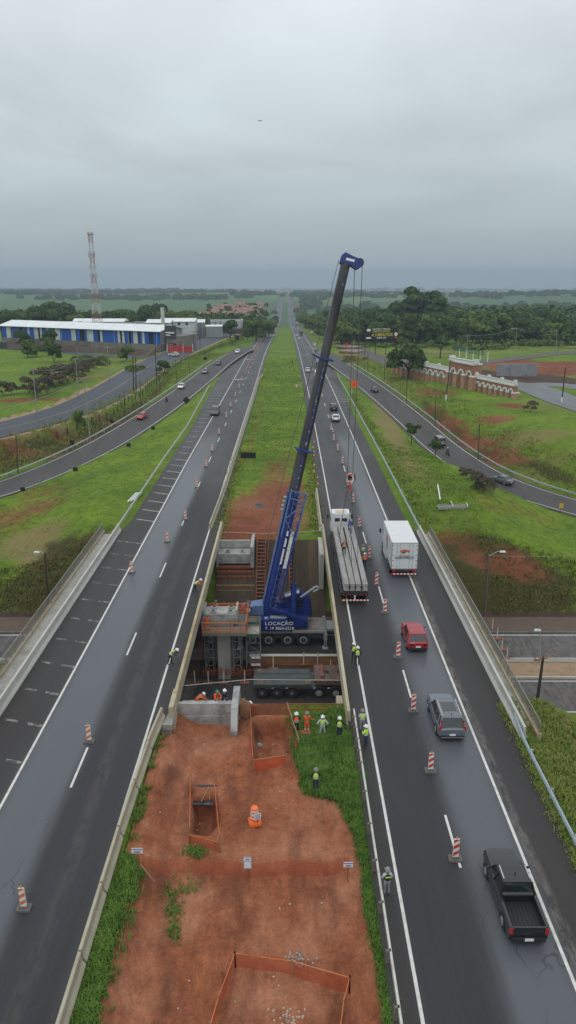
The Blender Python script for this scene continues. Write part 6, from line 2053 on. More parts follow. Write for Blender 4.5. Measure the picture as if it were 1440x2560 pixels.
fp = MB(); fp.box((0, 0, .06), (.5, .36, .10)); fr_ = empty("delineator_panel", (0, 0, 0), 0, "", "delineator")
fp.build("base", MATS["recycled_rubber"], fr_)
fp = MB()
for k in range(5): fp.mat(k % 2).box((0, 0, .22 + k * .2), (.28, .10, .2))
fp.build("panel", [REDS, WHITEP], fr_)
FDL = Proto(fr_)


def on_road(px, py, off=0):
    d = ray(px, py)
    for t in np.arange(60, 3200, .5):
        if CAM_H + d.z * t <= Zr(d.y * t): return d.x * t, d.y * t, float(Zr(d.y * t))
    return d.x * 900, d.y * 900, -20


Pts = [on_road(*q) for q in ((613, 936), (622, 915), (631, 898), (641, 876), (651, 858), (661, 844), (672, 834), (690, 821))]
cum = [0]
for a, b in zip(Pts[:-1], Pts[1:]): cum.append(cum[-1] + math.dist(a, b))
for s in np.arange(0, cum[-1], 9.0):
    x, y, z = (np.interp(s, cum, [p[i] for p in Pts]) for i in range(3))
    FDL.put((x, y, float(Zr(y))), 0, "small red and white panel in the dense far row closing the inner left lane", "dense far row of panels on the left carriageway")
for k, (px, py) in enumerate([(793, 852), (798, 858), (803, 864), (808, 870), (812, 876), (817, 882)]):
    x, y, z = on_road(px, py); FDL.put((x, y, z), 0, "small striped panel in the row along the right exit lane", "striped panels along the right exit lane")
cr_ = empty("traffic_cone", (0, 0, 0), 0, "", "cone")
m = MB(); m.box((0, 0, .02), (.36, .36, .04)); m.build("base", ORANGEP, cr_)
m = MB(); m.tube((0, 0, .04), (0, 0, .62), .14, .03, 12); m.build("cone_body", ORANGEP, cr_)
m = MB(); m.tube((0, 0, .28), (0, 0, .42), .105, .072, 12); m.build("white_band", WHITEP, cr_)
CONE = Proto(cr_)
for k, (px, py) in enumerate([(786, 1108), (783, 1122), (785, 1133), (785, 1143), (786, 1166), (786, 1182), (794, 1198), (795, 1214)]):
    p = hit(px, py); CONE.put(tuple(p), 0, "%s small orange cone from the far end of the row beside the median" % ordn[k], "orange cones along the grass median")
br = empty("channeliser_drum", sp(637, 2058), .25, "orange and white drum with a paper notice on a square orange foot", "drum")
m = MB(); m.box((0, 0, .14), (.78, .74, .28), taper=.92); m.build("foot", ORANGEP, br, bevel=.05)
m = MB()
prof = [(.27, .28), (.27, .36), (.25, .40), (.25, .62), (.235, .66), (.235, .86), (.22, .90), (.22, 1.08), (.235, 1.14), (.21, 1.18)]
m.loft([[(r_ * math.cos(a), r_ * math.sin(a), z) for a in np.linspace(0, 2 * math.pi, 18, endpoint=False)] for r_, z in prof]); m.build("drum", ORANGEP, br)
for z, r_ in ((.47, .255), (.71, .242), (.95, .226)):
    m = MB(); m.tube((0, 0, z), (0, 0, z + .11), r_ + .006, r_ + .006, 18); m.build("white_band", WHITEP, br)
m = MB(); m.box((.12, -.30, .72), (.40, .02, .46)); nb = m.build("notice", material("white_notice", (.7, .72, .75)), br)
m = MB()
for k in range(5): m.box((.12, -.315, .56 + k * .08), (.30, .01, .022))
m.build("notice_lines", TXD, nb)
m = MB(); m.tube((.12, -.28, 0), (.12, -.28, .6), .02, n=6); m.build("stake", DARKM, br)

WB = [(0, 0), (.06, .05), (.06, .10), (0, .155), (.06, .21), (.06, .26), (0, .31), (-.05, .31), (-.05, 0)]


def guardrail(pts, lab, posts=4.0, side=1, mat=None, name="guardrail", postmat=None, double=False):
    mat = mat or GREYST; postmat = postmat or GREYST
    r = empty(name, pts[0], 0, lab, "guardrail"); O = Vector(pts[0])
    rings = []
    for i, p in enumerate(pts):
        a, b = Vector(pts[max(0, i - 1)]), Vector(pts[min(len(pts) - 1, i + 1)])
        t = (b - a); t.z = 0; t.normalize(); nrm = Vector((t.y, -t.x, 0)) * side
        rings.append([Vector(p) - O + nrm * q[0] + Vector((0, 0, .45 + q[1])) for q in WB])
    m = MB(); m.loft(rings); m.build("rail", mat, r)
    acc = 0; nxt = 1.0; cnt = 0
    posts_m = []
    for a, b in zip(pts[:-1], pts[1:]):
        L_ = math.dist(a, b)
        while nxt <= acc + L_ and cnt < 98:
            p = Vector(a).lerp(Vector(b), (nxt - acc) / L_) - O
            t = (Vector(b) - Vector(a)); t.z = 0; t.normalize(); nrm = Vector((t.y, -t.x, 0)) * side
            m = MB(); ang = math.atan2(t.y, t.x)
            m.box(tuple(p - nrm * .14 + Vector((0, 0, .1))), (.12, .18, 1.3), rz=ang); m.box(tuple(p - nrm * .05 + Vector((0, 0, .60))), (.14, .14, .32), rz=ang)
            m.build("post", postmat, r)
            nxt += posts(nxt) if callable(posts) else posts; cnt += 1
        acc += L_
    return r


def hp(x, ys, dz=0.0): return [((x(y) if callable(x) else x) + float(Xo(y)), float(y), float(Zr(y)) + dz) for y in ys]


WPOST = material("weathered_post", (.15, .13, .11), .9, .25, 4)
RAILP = material("pale_rail", (.58, .58, .53), .6, .12, 3, col2=(.30, .28, .22), fac2=(.5, .75), scale2=1.2)
guardrail(hp(4.80, np.arange(44.5, 16.5, -1.0)), "pale guardrail between the grass and the right carriageway at the bottom of the photo", lambda s: 1.25 if s < 6 else 2.7, -1, RAILP, postmat=WPOST)
guardrail(hp(lambda y: np.interp(y, [41, 44], [16.1, 16.35]), np.arange(16, 44.6, 1.0)), "blue grey guardrail on the right edge of the right carriageway near the camera", 3.8, -1, material("bluish_rail", (.30, .38, .42), .5, .1, 3))
guardrail(hp(lambda y: np.interp(y, [84, 100, 230, 250], [16.5, 16.5, 16.6, 17.2]), np.arange(83, 246, 3.0)), "guardrail running from the right bridge up to the slip road gore", 4.0, -1, material("bluish_rail", (0, 0, 0)))
guardrail(hp(lambda y: np.interp(y, [84, 150, 210], [-21.5, -21.5, -23.4]), np.arange(84, 214, 3.0)), "guardrail running from the left bridge up to the hatched gore", 4.0, 1, material("pale_green_rail", (.40, .43, .38), .6, .1, 3))
gl = offline(RAMP_L, -4.7)
guardrail([(p[0], p[1], p[2]) for p in gl[22:]][::2], "long pale green guardrail along the outer edge of the left hand slip road", 4.0, -1, MATS["pale_green_rail"])
gr_ = offline(RAMP_R, 4.8)
guardrail([(p[0], p[1], p[2]) for p in gr_[20:]][::2], "long grey guardrail along the outer edge of the right hand slip road", 4.0, 1, GREYST)
blk = MB(); blk.loft([[(p[0] * .95, y, p[1] * .95) for p in NJ] for y in (-1.92, 1.92)])
blk.box((0, -1.93, .40), (.08, .06, .5))
BLK_MAT = material("weathered_barrier", (.40, .37, .28), .85, .15, 2, .01, col2=(.30, .26, .19), fac2=(.45, .7), scale2=1.0)
b0 = blk.build("barrier_block", BLK_MAT, bevel=.02)
tag(b0, "", "barrier")
mono = [0]


def put_block(x, y, z, rz, lab, grp, mat=None):
    if mono[0] == 0: o = b0
    else: o = b0.copy(); COL.objects.link(o)
    mono[0] += 1
    o.location = (x, y, z); o.rotation_euler = (0, 0, rz); o['label'] = lab; o['group'] = grp
    return o


ys = np.arange(19.0, 46, 3.95)
for k, y in enumerate(ys):
    xf = lambda q: float(np.interp(q, [30, 34, 42, 46.5], [-9.72, -9.70, -9.45, -9.0]))
    put_block(xf(y), y, .0, math.atan2(xf(y - 1.9) - xf(y + 1.9), 3.8), "%s pale barrier block from the bottom beside the red soil site" % ordn[k], "barrier blocks beside the soil site")
ys = np.arange(87.0, 245, 3.95)
for k, y in enumerate(ys):
    xf = lambda q: float(np.interp(q, [85, 105, 150, 232, 248], [-9.95, -9.55, -9.4, -9.3, -8.0]) + Xo(q))
    lab = ("%s barrier block beyond the bridge gap beside the grass median" % ordn[k]) if k < 20 else "barrier block in the far half of the long row beside the grass median"
    o = put_block(xf(y), y, float(Zr(y)) - .03, math.atan2(xf(y - 1.9) - xf(y + 1.9), 3.8), lab, "far barrier blocks beside the grass median")
for k, (px, py) in enumerate(((655, 915), (666, 885), (683, 850))):
    p = hit(px, py); put_block(p.x, p.y, p.z, 0, "%s loose barrier block beyond the end of the long row" % ordn[k], "loose barrier blocks")
m = MB(); nj(m, lambda y: 4.25, 85.2, 101.5, .85, zfun=lambda y: -.25)
tag(m.build("concrete_barrier", BLK_MAT, bevel=.01), "worn concrete barrier between the median grass and the right carriageway beyond the gap", "barrier")

def pole(px0, py0, px1, py1, mat, r=.13, lab="", arms=0, lamp=None, group="utility poles", name="utility_pole", whitebase=False, z=None, cat="pole"):
    b = hit(px1, py1) if z is None else at(px1, py1, z)
    t = at_y(px0, py0, b.y)
    o = empty(name, tuple(b), 0, lab, cat, group)
    top = t - b
    m = MB(); m.tube((0, 0, -.3), tuple(top), r, r * .65, 10); m.build("shaft", mat, o)
    if whitebase:
        m = MB(); m.tube((0, 0, 0), tuple(top * .17), r + .03, r + .02, 10); m.build("white_base", WHITEP, o)
    for k in range(arms):
        m = MB(); m.box(tuple(top * (1 - .03 - .07 * k)), (2.0, .1, .12), rz=.4)
        for s in (-.9, -.3, .5, .9): m.tube(tuple(top * (1 - .03 - .07 * k) + Vector((s * math.cos(.4), s * math.sin(.4), .05))), tuple(top * (1 - .03 - .07 * k) + Vector((s * math.cos(.4), s * math.sin(.4), .25))), .05, n=6)
        m.build("crossarm", WOOD if mat is POLEW else POLEC, o)
    if lamp:
        e = at_y(lamp[0], lamp[1], b.y) - b
        m = MB(); m.path([tuple(top * .97), tuple(top * .97 * .4 + e * .6 + Vector((0, 0, .25))), tuple(e)], .04, 6); m.build("lamp_arm", GREYST, o)
        m = MB(); m.box(tuple(e), (.7, .28, .14), rz=0, taper=.8); m.build("lamp_head", WHITEP, o)
    return o, t


pl1, T1 = {}, {}
PL = [  # top x,y  base x,y, material, radius, label, arms, lamp, whitebase
    (82, 922, 92, 1033, POLEC, .15, "pale concrete pole nearest the left edge between field and bending road", 1, None),
    (189, 896, 195, 992, POLEC, .15, "pale concrete pole in front of the bare thicket left of the bending road", 1, None),
    (268, 866, 274, 948, POLEC, .15, "pale concrete pole on the verge left of the paired dark poles", 1, None),
    (209, 946, 226, 1102, POLEC, .14, "tall pale pole with fittings on the bank above the left slip road", 1, None),
    (332, 888, 334, 979, POLEW, .20, "left of the paired dark timber poles beside the bending road", 0, None),
    (339, 889, 340, 974, POLEW, .18, "right of the paired dark timber poles beside the bending road", 0, None),
    (388, 867, 392, 962, POLEW, .17, "dark pole with a transformer where the side street meets the bending road", 1, None),
    (426, 860, 429, 914, POLEC, .14, "pale pole by the red gates of the warehouse", 1, None),
    (456, 850, 458, 893, POLEC, .14, "pale pole right of the red gates", 1, None),
    (483, 828, 485, 878, POLEW, .14, "dark pole before the grey shed, left of three", 1, None),
    (500, 815, 500, 868, POLEW, .14, "dark pole before the grey shed, right of three", 1, None),
    (471, 878, 474, 938, POLEW, .10, "thin dark post on the grass bank near the start of the left slip road", 0, None),
    (439, 900, 442, 957, POLEW, .10, "thin dark post on the grass bank, second from the slip road start", 0, None),
    (398, 932, 400, 986, POLEW, .10, "thin dark post on the grass bank right of the paired poles", 0, None),
    (350, 948, 353, 1020, POLEW, .11, "thin dark post on the grass bank beside the paired poles", 0, None),
    (310, 974, 312, 1050, POLEW, .11, "thin dark post on the bank left of the paired poles", 0, None),
    (40, 1086, 45, 1186, POLEW, .11, "thin dark pole on the ramp verge at the far left edge", 0, None),
    (1126, 900, 1114, 1004, POLEW, .17, "dark pole with a white foot in front of the arched brick gate", 1, None),
    (1018, 935, 1016, 1008, POLEW, .12, "thin dark pole beside the round tree and the right slip road", 0, None),
    (1090, 988, 1087, 1067, POLEW, .10, "thin dark pole on the bank below the gate", 0, None),
    (1199, 1060, 1195, 1150, POLEW, .11, "thin dark pole on the red earth bank right of the slip road", 0, None),
    (963, 897, 961, 950, POLEW, .12, "dark pole just left of the round tree", 0, None),
    (920, 878, 920, 934, POLEW, .12, "dark pole between the slip road and the billboard", 0, None),
    (1414, 917, 1404, 1008, POLEW, .18, "dark pole with a white foot at the right edge beside the wet road", 1, None),
    (1392, 827, 1389, 882, POLEC, .15, "pale pole in the far field at the right edge", 1, None),
    (1292, 820, 1287, 892, POLEC, .16, "pale pole with a double arm in the field right of the gate", 1, (1281, 821)),
    (1169, 838, 1165, 905, POLEC, .14, "pale pole behind the middle of the arched gate", 1, None),
    (769, 776, 769, 812, POLEC, .5, "tall pale mast beside the far end of the exit lane", 0, None),
]
for row in PL:
    o, t = pole(*row[:4], row[4], row[5], row[6], row[7], row[8], whitebase=('white foot' in row[6]))
    T1[row[6]] = t
pole(112, 1382, 121, 1527, POLEW, .15, "dark street lamp pole on the dark green slope left of the left bridge", 0, (92, 1380), name="street_lamp", cat="street lamp", group="street lamps")
pole(1222, 1386, 1212, 1540, material("grey_brown_pole", (.12, .11, .10), .9), .13, "street lamp pole on the slope right of the right bridge", 0, (1257, 1379), name="street_lamp", cat="street lamp", group="street lamps")
pole(1350, 1574, 1350, 1656, GREYST, .07, "slim white lamp post beside the sandy island of the lower road", 0, (1344, 1575), name="street_lamp", cat="street lamp", group="street lamps", z=LOWZ)
pole(1358, 1642, 1341, 1770, POLEW, .17, "leaning dark timber pole beside the lower road on the right", 1, None, z=LOWZ)


def wire(a, b, sag, lab, r=.03, grp="overhead wires"):
    a, b = Vector(a), Vector(b)
    pts = [a.lerp(b, t) - Vector((0, 0, sag * 4 * t * (1 - t))) for t in np.linspace(0, 1, 9)]
    m = MB(); m.path([tuple(p) for p in pts], r, 4); tag(m.build("overhead_wire", WIREM_L), lab, "cable", grp)


WIREM_L = material("weathered_wire", (.25, .25, .25), .6, .1, 2)
k1 = [T1[PL[i][6]] for i in range(3)]
wire(at_y(-60, 955, 165), k1[0], 1, "overhead wire running to the left edge from the nearest pale pole", .035)
wire(k1[0], k1[1], 1.5, "overhead wire between the two leftmost pale poles", .035); wire(k1[1], k1[2], 1.5, "overhead wire between the thicket pole and the verge pole", .035)
tp = T1[PL[3][6]]
wire(at_y(-60, 1030, 120), tp, 1.2, "lower pair of overhead wires reaching the left edge", .045)
wire(tp, T1[PL[4][6]], 1.5, "overhead wire from the fitted pole to the paired dark poles", .04)
wire(T1[PL[4][6]], T1[PL[6][6]], 1.2, "overhead wire from the paired dark poles to the transformer pole", .04)
wire(T1[PL[25][6]], T1[PL[24][6]], 1.0, "overhead wire between the two pale poles at the right", .05)
wire(T1[PL[25][6]], T1[PL[26][6]], 1.0, "overhead wire from the double arm pole towards the gate", .05)
wire(at_y(1222, 1388, 74), at_y(1500, 1378, 78), .4, "thin wire from the right street lamp to the right edge", .02)
wire(at_y(112, 1384, 76), at_y(-80, 1400, 72), .4, "thin wire from the left street lamp to the left edge", .02)


def sign(px, py_top, py_base, w, h, lab, mat=BLACKS, shape='rect', posts=1, back=None, z=None, rot=0.0, name="road_sign"):
    b = hit(px, py_base) if z is None else at(px, py_base, z)
    t = at_y(px, py_top, b.y)
    H = t.z - b.z
    o = empty(name, tuple(b), rot, lab, "sign")
    m = MB()
    if shape == 'rect': m.box((0, -.04, H - h / 2), (w, .04, h))
    elif shape == 'disc': m.tube((0, -.06, H - h / 2), (0, -.02, H - h / 2), h / 2, n=24)
    elif shape == 'diamond': m.prism([(0, H - h), (w / 2, H - h / 2), (0, H), (-w / 2, H - h / 2)], -.06, -.02)
    m.build("panel", mat, o)
    for k in range(posts):
        x = 0 if posts == 1 else -w * .35 + k * w * .7 / (posts - 1)
        m = MB(); m.tube((x, 0, -.2), (x, 0, H - .1), .045, n=7); m.build("post", WOOD if back is None else back, o)
    return o, H


o, H = sign(885, 951, 992, 1.85, 2.0, "orange square works sign on two white posts beside the hoist ropes", material("works_orange", (.80, .13, .02), .5), posts=2, back=WHITEP)
text(o, "!", 1.5, (0, -.075, H - 1.0), (math.pi / 2, 0, 0), TXD)
o, H = sign(742, 960, 983, .95, .95, "round white speed sign on a dark post in the grass median", WHITEP, 'disc')
m = MB(); m.loft([[(.47 * math.cos(a) * s, -.066, H - .475 + .47 * math.sin(a) * s) for a in np.linspace(0, 2 * math.pi, 24, endpoint=False)] for s in (1.0, .80)], caps=False); m.build("red_ring", REDS, o, recalc=False)
text(o, "110", .40, (0, -.07, H - .475), (math.pi / 2, 0, 0), TXD)
sign(621, 1131, 1166, 2.55, 1.0, "black rectangular sign back on two posts in the soil of the median", posts=2)
sign(731, 901, 911, .3, 1.2, "thin dark marker post in the grass median")
sign(473, 833, 850, 3.2, 2.4, "wide black sign back beside the gore of the left slip road", posts=2)
sign(591, 838, 851, 3.0, 2.8, "black sign back on the verge right of the round green tree", posts=2)
sign(514, 892, 918, 1.3, 1.3, "round black sign back on a post beside the left slip road", shape='disc')
sign(467, 991, 1025, 1.9, 1.9, "black diamond sign back at the tip of the grass wedge", shape='diamond')
for k, (px, a, b_) in enumerate(((59, 1218, 1240), (190, 1168, 1188), (322, 1108, 1118), (383, 1066, 1074), (183, 1100, 1132), (281, 1048, 1064))):
    sign(px, a, b_, .8 if k < 4 else .9, .7 if k < 4 else 1.0, ["small black marker board nearest the left edge of the slip road", "small black marker board on the grass below the slip road", "small black marker board at the inner edge of the left slip road bend", "small black marker board just below the red car",
         "dark sign back on the bank behind the left slip road", "dark round sign back on the bank above the red car"][k], shape='disc' if k == 5 else 'rect')
sign(1401, 1258, 1280, .7, .8, "yellow chevron board on the inner side of the right slip road", material("chevron_yellow", (.60, .36, .04), .5))
sign(866, 858, 894, 1.2, 1.2, "small red and white triangular sign at the soil crossing", REDS)
for k, (px, py, c, w, h, lab) in enumerate(((776, 812, (.65, .28, .03), 3.2, 3.0, "orange diamond sign on the right verge beyond the exit lane"), (768, 806, (.03, .26, .30), 3.6, 4.5, "teal direction sign on the right verge"),
                                (751, 800, (.58, .55, .45), 5, 4, "cream sign far up the right verge"), (780, 826, (.6, .58, .45), 2.2, 2.0, "small cream sign on the right verge"), (740, 792, (.2, .35, .5), 5, 4, "blue sign far up the right verge"))):
    sign(px, py, py + 12, w, h, lab, material("far_sign_%d" % k, c, .6), 'diamond' if k == 0 else 'rect')
mp_ = empty("marker_post", (0, 0, 0), 0, "", "post")
m = MB(); m.tube((0, 0, .1), (0, 0, 1.25), .05, n=8); m.build("post", WHITEP, mp_)
m = MB(); m.box((0, 0, .05), (.9, .35, .1)); m.build("base", WOODR, mp_)
m = MB(); m.box((0, 0, 1.32), (.12, .06, .2)); m.build("lamp", material("chevron_yellow", (0, 0, 0)), mp_)
MPP = Proto(mp_)
for k, (px, py) in enumerate(((487, 1708), (521, 1708), (560, 1708), (612, 1708))):
    p = at(px, py, LOWZ); MPP.put(tuple(p), .05 * k, "%s white marker post with a flat foot from the left beside the pier" % ordn[k], "marker posts in the cutting")
for k, (px, py) in enumerate(((683, 1672), (759, 1662), (794, 1662), (826, 1680))):
    p = at(px, py, LOWZ); MPP.put(tuple(p), 0, "%s marker post from the left behind the flat bed carrier" % ordn[k], "marker posts in the cutting")
for k, (px, py) in enumerate(((1230, 1575), (1242, 1598), (1254, 1626), (1266, 1648))):
    p = at(px, py, LOWZ); MPP.put(tuple(p), 0, "%s marker post from the top beside the railing on the lower road" % ordn[k], "marker posts on the lower road")

fe = empty("wire_fence", (0, 0, 0), 0, "old post and wire fence along the bank below the bending road", "fence")
fl = offline(UPPER, -8.6)[8:-8]
fl = [(x, y, hgt(x, y)) for x, y, z in fl]
for q in fl[::1][:95]:
    m = MB(); m.bar((q[0], q[1], q[2] - .3), (q[0], q[1], q[2] + 1.5), .22, .22, (0, 1, 0)); m.build("post", POLEW, fe)
for dz in (.6, 1.2):
    m = MB(); m.path([(q[0], q[1], q[2] + dz) for q in fl], .02, 3); m.build("wire", WIREM, fe)
def net(pts, h, lab, mat=NET, posts=True, lean=0.0, pmat=None, ph=None, strip_=True):
    W_ = [Vector(sp(*p)) for p in pts]
    o = empty("safety_net", tuple(W_[0]), 0, lab, "safety net"); O = W_[0]
    for a, b in zip(W_[:-1], W_[1:]):
        n_ = max(2, int((b - a).length / .6)); vs = []
        d = (b - a).normalized(); nn = Vector((d.y, -d.x, 0))
        for i in range(n_ + 1):
            p = a.lerp(b, i / n_) - O; g = sz(a.lerp(b, i / n_).x, a.lerp(b, i / n_).y) - O.z
            wv = .05 * math.sin(i * 1.7) + .03 * math.sin(i * 3.1)
            for t, zz in ((0, .02), (.5, .5), (1, 1)):
                for s_ in (-.004, .004):
                    vs.append((p.x + nn.x * (wv * (1 - abs(t - .5)) + s_) + lean * t * nn.x, p.y + nn.y * (wv + s_) + lean * t * nn.y, g + h * zz - .06 * math.sin(math.pi * i / n_ * 2) * t))
        fs = []
        for i in range(n_):
            for k in range(2):
                b0_ = i * 6 + k * 2
                for s_ in (0, 1):
                    f = (b0_ + s_, b0_ + 6 + s_, b0_ + 8 + s_, b0_ + 2 + s_)
                    fs.append(f if s_ == 0 else f[::-1])
        m = MB(); m.add(vs, fs); m.build("netting", mat, o, recalc=False)
        m = MB(); m.bar(tuple(a - O + Vector((0, 0, h))), tuple(b - O + Vector((0, 0, h))), .025, .035)
        if strip_: m.build("top_strip", material("net_edge", (.62, .22, .08), .7), o)
    if posts:
        for p in W_:
            m = MB(); m.bar(tuple(p - O - Vector((0, 0, .2))), tuple(p - O + Vector((0, 0, (ph or h) + .12))), .07, .07, (0, 1, 0)); m.build("post", pmat or WOOD, o)
    return o


net([(476, 2108), (478, 1975)], 1.1, "orange net on the left side of the open hole", NETD)
net([(550, 2128), (537, 1990)], 1.1, "orange net on the right side of the open hole", NETD)
net([(472, 2112), (550, 2132)], .75, "low orange net across the front of the open hole", NET)
net([(632, 1925), (628, 1830), (626, 1795)], 1.0, "orange net down the left side of the square pit", NETD)
net([(634, 1926), (717, 1914)], .85, "orange net across the front of the square pit", NETD)
net([(350, 2170), (470, 2182), (620, 2196), (762, 2190), (872, 2176)], 1.05, "long faded orange net stretched across the whole site", netting("faded_netting", (.55, .14, .06), .11), posts=False, strip_=False)
net([(588, 2420), (730, 2440), (873, 2482)], .95, "orange net across the soil at the bottom of the photo", NET)
net([(588, 2420), (548, 2530), (528, 2600)], .95, "orange net leaving the bottom of the photo on the left", NET)
net([(873, 2482), (858, 2540), (848, 2620)], .95, "orange net leaving the bottom of the photo on the right", NET)
for k, (px, py, w, h_, lab) in enumerate(((347, 2170, .62, .34, "small white notice board at the left end of the long net"), (620, 2200, .46, .82, "tall blue and white notice board in the middle of the long net"),
                                          (869, 2205, .52, .34, "small white notice board at the right end of the long net"))):
    p = sp(px, py); o = empty("notice_board", p, 0, lab, "sign")
    m = MB(); m.bar((0, 0, -.1), (0, 0, 1.25), .06, .05, (0, 1, 0)); m.build("stake", WOODR, o)
    m = MB(); m.box((0, -.05, 1.25), (w, .02, h_)); bd = m.build("board", material("notice_blue_grey", (.30, .34, .52), .6) if k == 1 else MATS["white_notice"], o)
    m = MB()
    if k == 1: m.mat(0).box((0, -.065, 1.12), (.36, .012, .42)); m.mat(0).box((0, -.065, 1.50), (.40, .012, .20)); m.mat(1).box((0, -.075, 1.52), (.22, .008, .05))
    else:
        m.mat(2).box((0, -.065, 1.36), (w * .96, .012, .07)); m.mat(1).box((0, -.065, 1.22), (w * .6, .01, .03)); m.mat(1).box((0, -.065, 1.15), (w * .5, .01, .03))
    m.build("print", [MATS["white_notice"], TXD, material("notice_violet", (.22, .20, .42), .6)], bd)
m = MB(); p = Vector(sp(372, 2195)); m.bar(tuple(p + Vector((-.45, .1, .9))), tuple(p + Vector((.35, -.3, .05))), .05, .07)
tag(m.build("timber_brace", WOOD), "slanting timber brace beside the left notice board", "plank")
m = MB(); c0, c1 = Vector(sp(485, 2005)), Vector(sp(538, 2000))
m.loft([[(c0.x, c0.y + .2, SITE_Z - .9), (c1.x, c0.y + .2, SITE_Z - .9), (c1.x, c0.y + .26, SITE_Z - .9), (c0.x, c0.y + .26, SITE_Z - .9)], [(c0.x, c0.y + 1.1, SITE_Z + .15), (c1.x, c0.y + 1.1, SITE_Z + .15), (c1.x, c0.y + 1.16, SITE_Z + .15), (c0.x, c0.y + 1.16, SITE_Z + .15)]])
m.box(((c0.x + c1.x) / 2, c0.y - .25, SITE_Z - .1), (c1.x - c0.x, .5, .05), rx=-.25)
tag(m.build("plastic_lining", material("black_plastic_sheet", (.02, .02, .025), .35, .2, 3, col2=(.09, .10, .12), fac2=(.55, .65), scale2=2)), "black plastic sheet lining the open hole", "plastic sheet")
m = MB(); m.bar(tuple(c0 + Vector((.5, -.2, .2))), tuple(c0 + Vector((.9, .9, .45))), .06, .06)
for s_ in (0, .5): m.bar(tuple(c0 + Vector((1.0 + s_, .1, .1))), tuple(c0 + Vector((1.0 + s_, .7, .25))), .08, .06)
tag(m.build("loose_timber", WOOD), "light timber frame lying on the black plastic", "timber")
fe = empty("timber_fence", sp(742, 1880), 0, "leaning timber fence between the square pit and the grass", "fence"); O = Vector(fe.location)
m = MB(); m.bar(tuple(Vector(sp(722, 1800)) - O + Vector((-.15, .3, 1.35))), tuple(Vector(sp(744, 1885)) - O + Vector((.1, 0, 1.1))), .06, .14); m.build("rail", WOOD, fe)
for (px, py) in ((724, 1812), (741, 1884), (730, 1845)):
    m = MB(); q = Vector(sp(px, py)) - O; m.bar(tuple(q), tuple(q + Vector((0, 0, 1.2))), .09, .07, (0, 1, 0)); m.build("post", WOODR, fe)
m = MB(); q0, q1 = Vector(sp(720, 1830)) - O, Vector(sp(740, 1882)) - O; m.bar(tuple(q0 + Vector((0, 0, .55))), tuple(q1 + Vector((0, 0, .35))), .03, .5); m.build("netting", NET, fe)
hr = empty("timber_handrail", (1.0, 46.4, SITE_Z), 0, "timber handrail in front of the four onlookers at the cutting edge", "handrail"); O = Vector(hr.location)
for k, x in enumerate((-.2, 1.4, 2.9, 4.1)):
    m = MB(); m.bar((x - 1, 0, 0), (x - 1, 0, 1.05), .07, .07, (0, 1, 0)); m.build("post", WOODR, hr)
for z in (.55, 1.0):
    m = MB(); m.bar((-1.3, 0, z), (3.2, 0, z), .05, .1); m.build("rail", WOODR, hr)
tr = empty("trestle", sp(764, 1840), 0, "low reddish timber trestle under the worker in orange overalls", "trestle")
m = MB(); m.box((0, 0, .3), (.75, .4, .12)); m.build("top", WOODR, tr)
for x in (-.3, .3):
    m = MB(); m.bar((x, 0, 0), (x, 0, .3), .06, .3); m.build("leg", WOODR, tr)
m = MB(); p = Vector(sp(828, 1842)); m.box(tuple(p + Vector((0, 0, .05))), (.5, .12, .06)); tag(m.build("timber_board", WOOD), "short pale board lying in the grass behind the onlookers", "plank")
m = MB(); q0 = Vector(sp(610, 1835)); m.bar((-3.6, 46.6, -.5), (-2.9, 46.2, -.6), .08, 1.5); m.bar((-3.3, 46.5, -1.6), (-3.3, 46.5, .3), .1, .1, (0, 1, 0))
tag(m.build("plywood_sheet", WOOD), "upright plywood sheet at the corner of the square pit", "plywood")
m = MB(); m.bar((-3.9, 46.9, -1.0), (-2.3, 46.9, -1.0), .08, .9); tag(m.build("shuttering_board", WOODR), "rusty shuttering boards beside the wing block of the near abutment", "shuttering")
m = MB(); m.path([(-8.2, 48.9, -.1), (-3, 50.2, -.35), (4.2, 50.0, -.3)], .025, 5); tag(m.build("safety_line", material("pale_rope", (.45, .43, .38), .8)), "pale rope stretched across the cutting in front of the carrier", "rope")
m = MB(); m.path([(-8.2, 82.6, .5), (-3, 82.9, .2), (4.0, 82.9, .55)], .03, 5); tag(m.build("safety_line", MATS["pale_rope"]), "pale rope stretched across the top of the far slope", "rope")
m = MB(); p = Vector(sp(648, 1868)); m.ball(tuple(p + Vector((0, 0, .15))), (.3, .2, .2), 8, 5); tag(m.build("sack", material("grey_sack", (.30, .30, .31), .8, .3, 6)), "small grey sack lying in the square pit", "sack")
m = MB(); m.box((4.15, 83.5, .55), (.55, .05, .55)); m.tube((4.15, 83.5, 0), (4.15, 83.5, .5), .03); tag(m.build("warning_board", material("white_red", (.7, .65, .62), .6, col2=(.5, .05, .04), fac2=(.55, .6), scale2=4)), "small white and red board at the far end of the right parapet", "sign")
net_pts = [(-8.4, 60.6), (-4.0, 60.6), (-2.0, 61.0)]
o = empty("safety_net", (-8.4, 61.6, LOWZ), 0, "dark red orange net on stakes around the foot of the pier", "safety net")
m = MB(); m.bar((-.2, .4, .4), (4.6, .4, .35), .01, .7); m.bar((4.6, .4, .35), (6.2, 1.6, .5), .01, .8); m.build("netting", netting("muddy_netting", (.30, .06, .03), .10), o)
for x in np.linspace(0, 4.6, 9):
    m = MB(); m.bar((x, .4, 0), (x, .4, 1.0), .06, .06, (0, 1, 0)); m.build("stake", WOODR, o)
o = empty("safety_net", (-8.6, 63.2, LOWZ), 0, "red net hanging from the left edge of the working platform", "safety net")
m = MB(); m.box((-.1, -.5, 3.0), (.4, .02, 3.4)); m.build("netting", MATS['muddy_netting'], o)
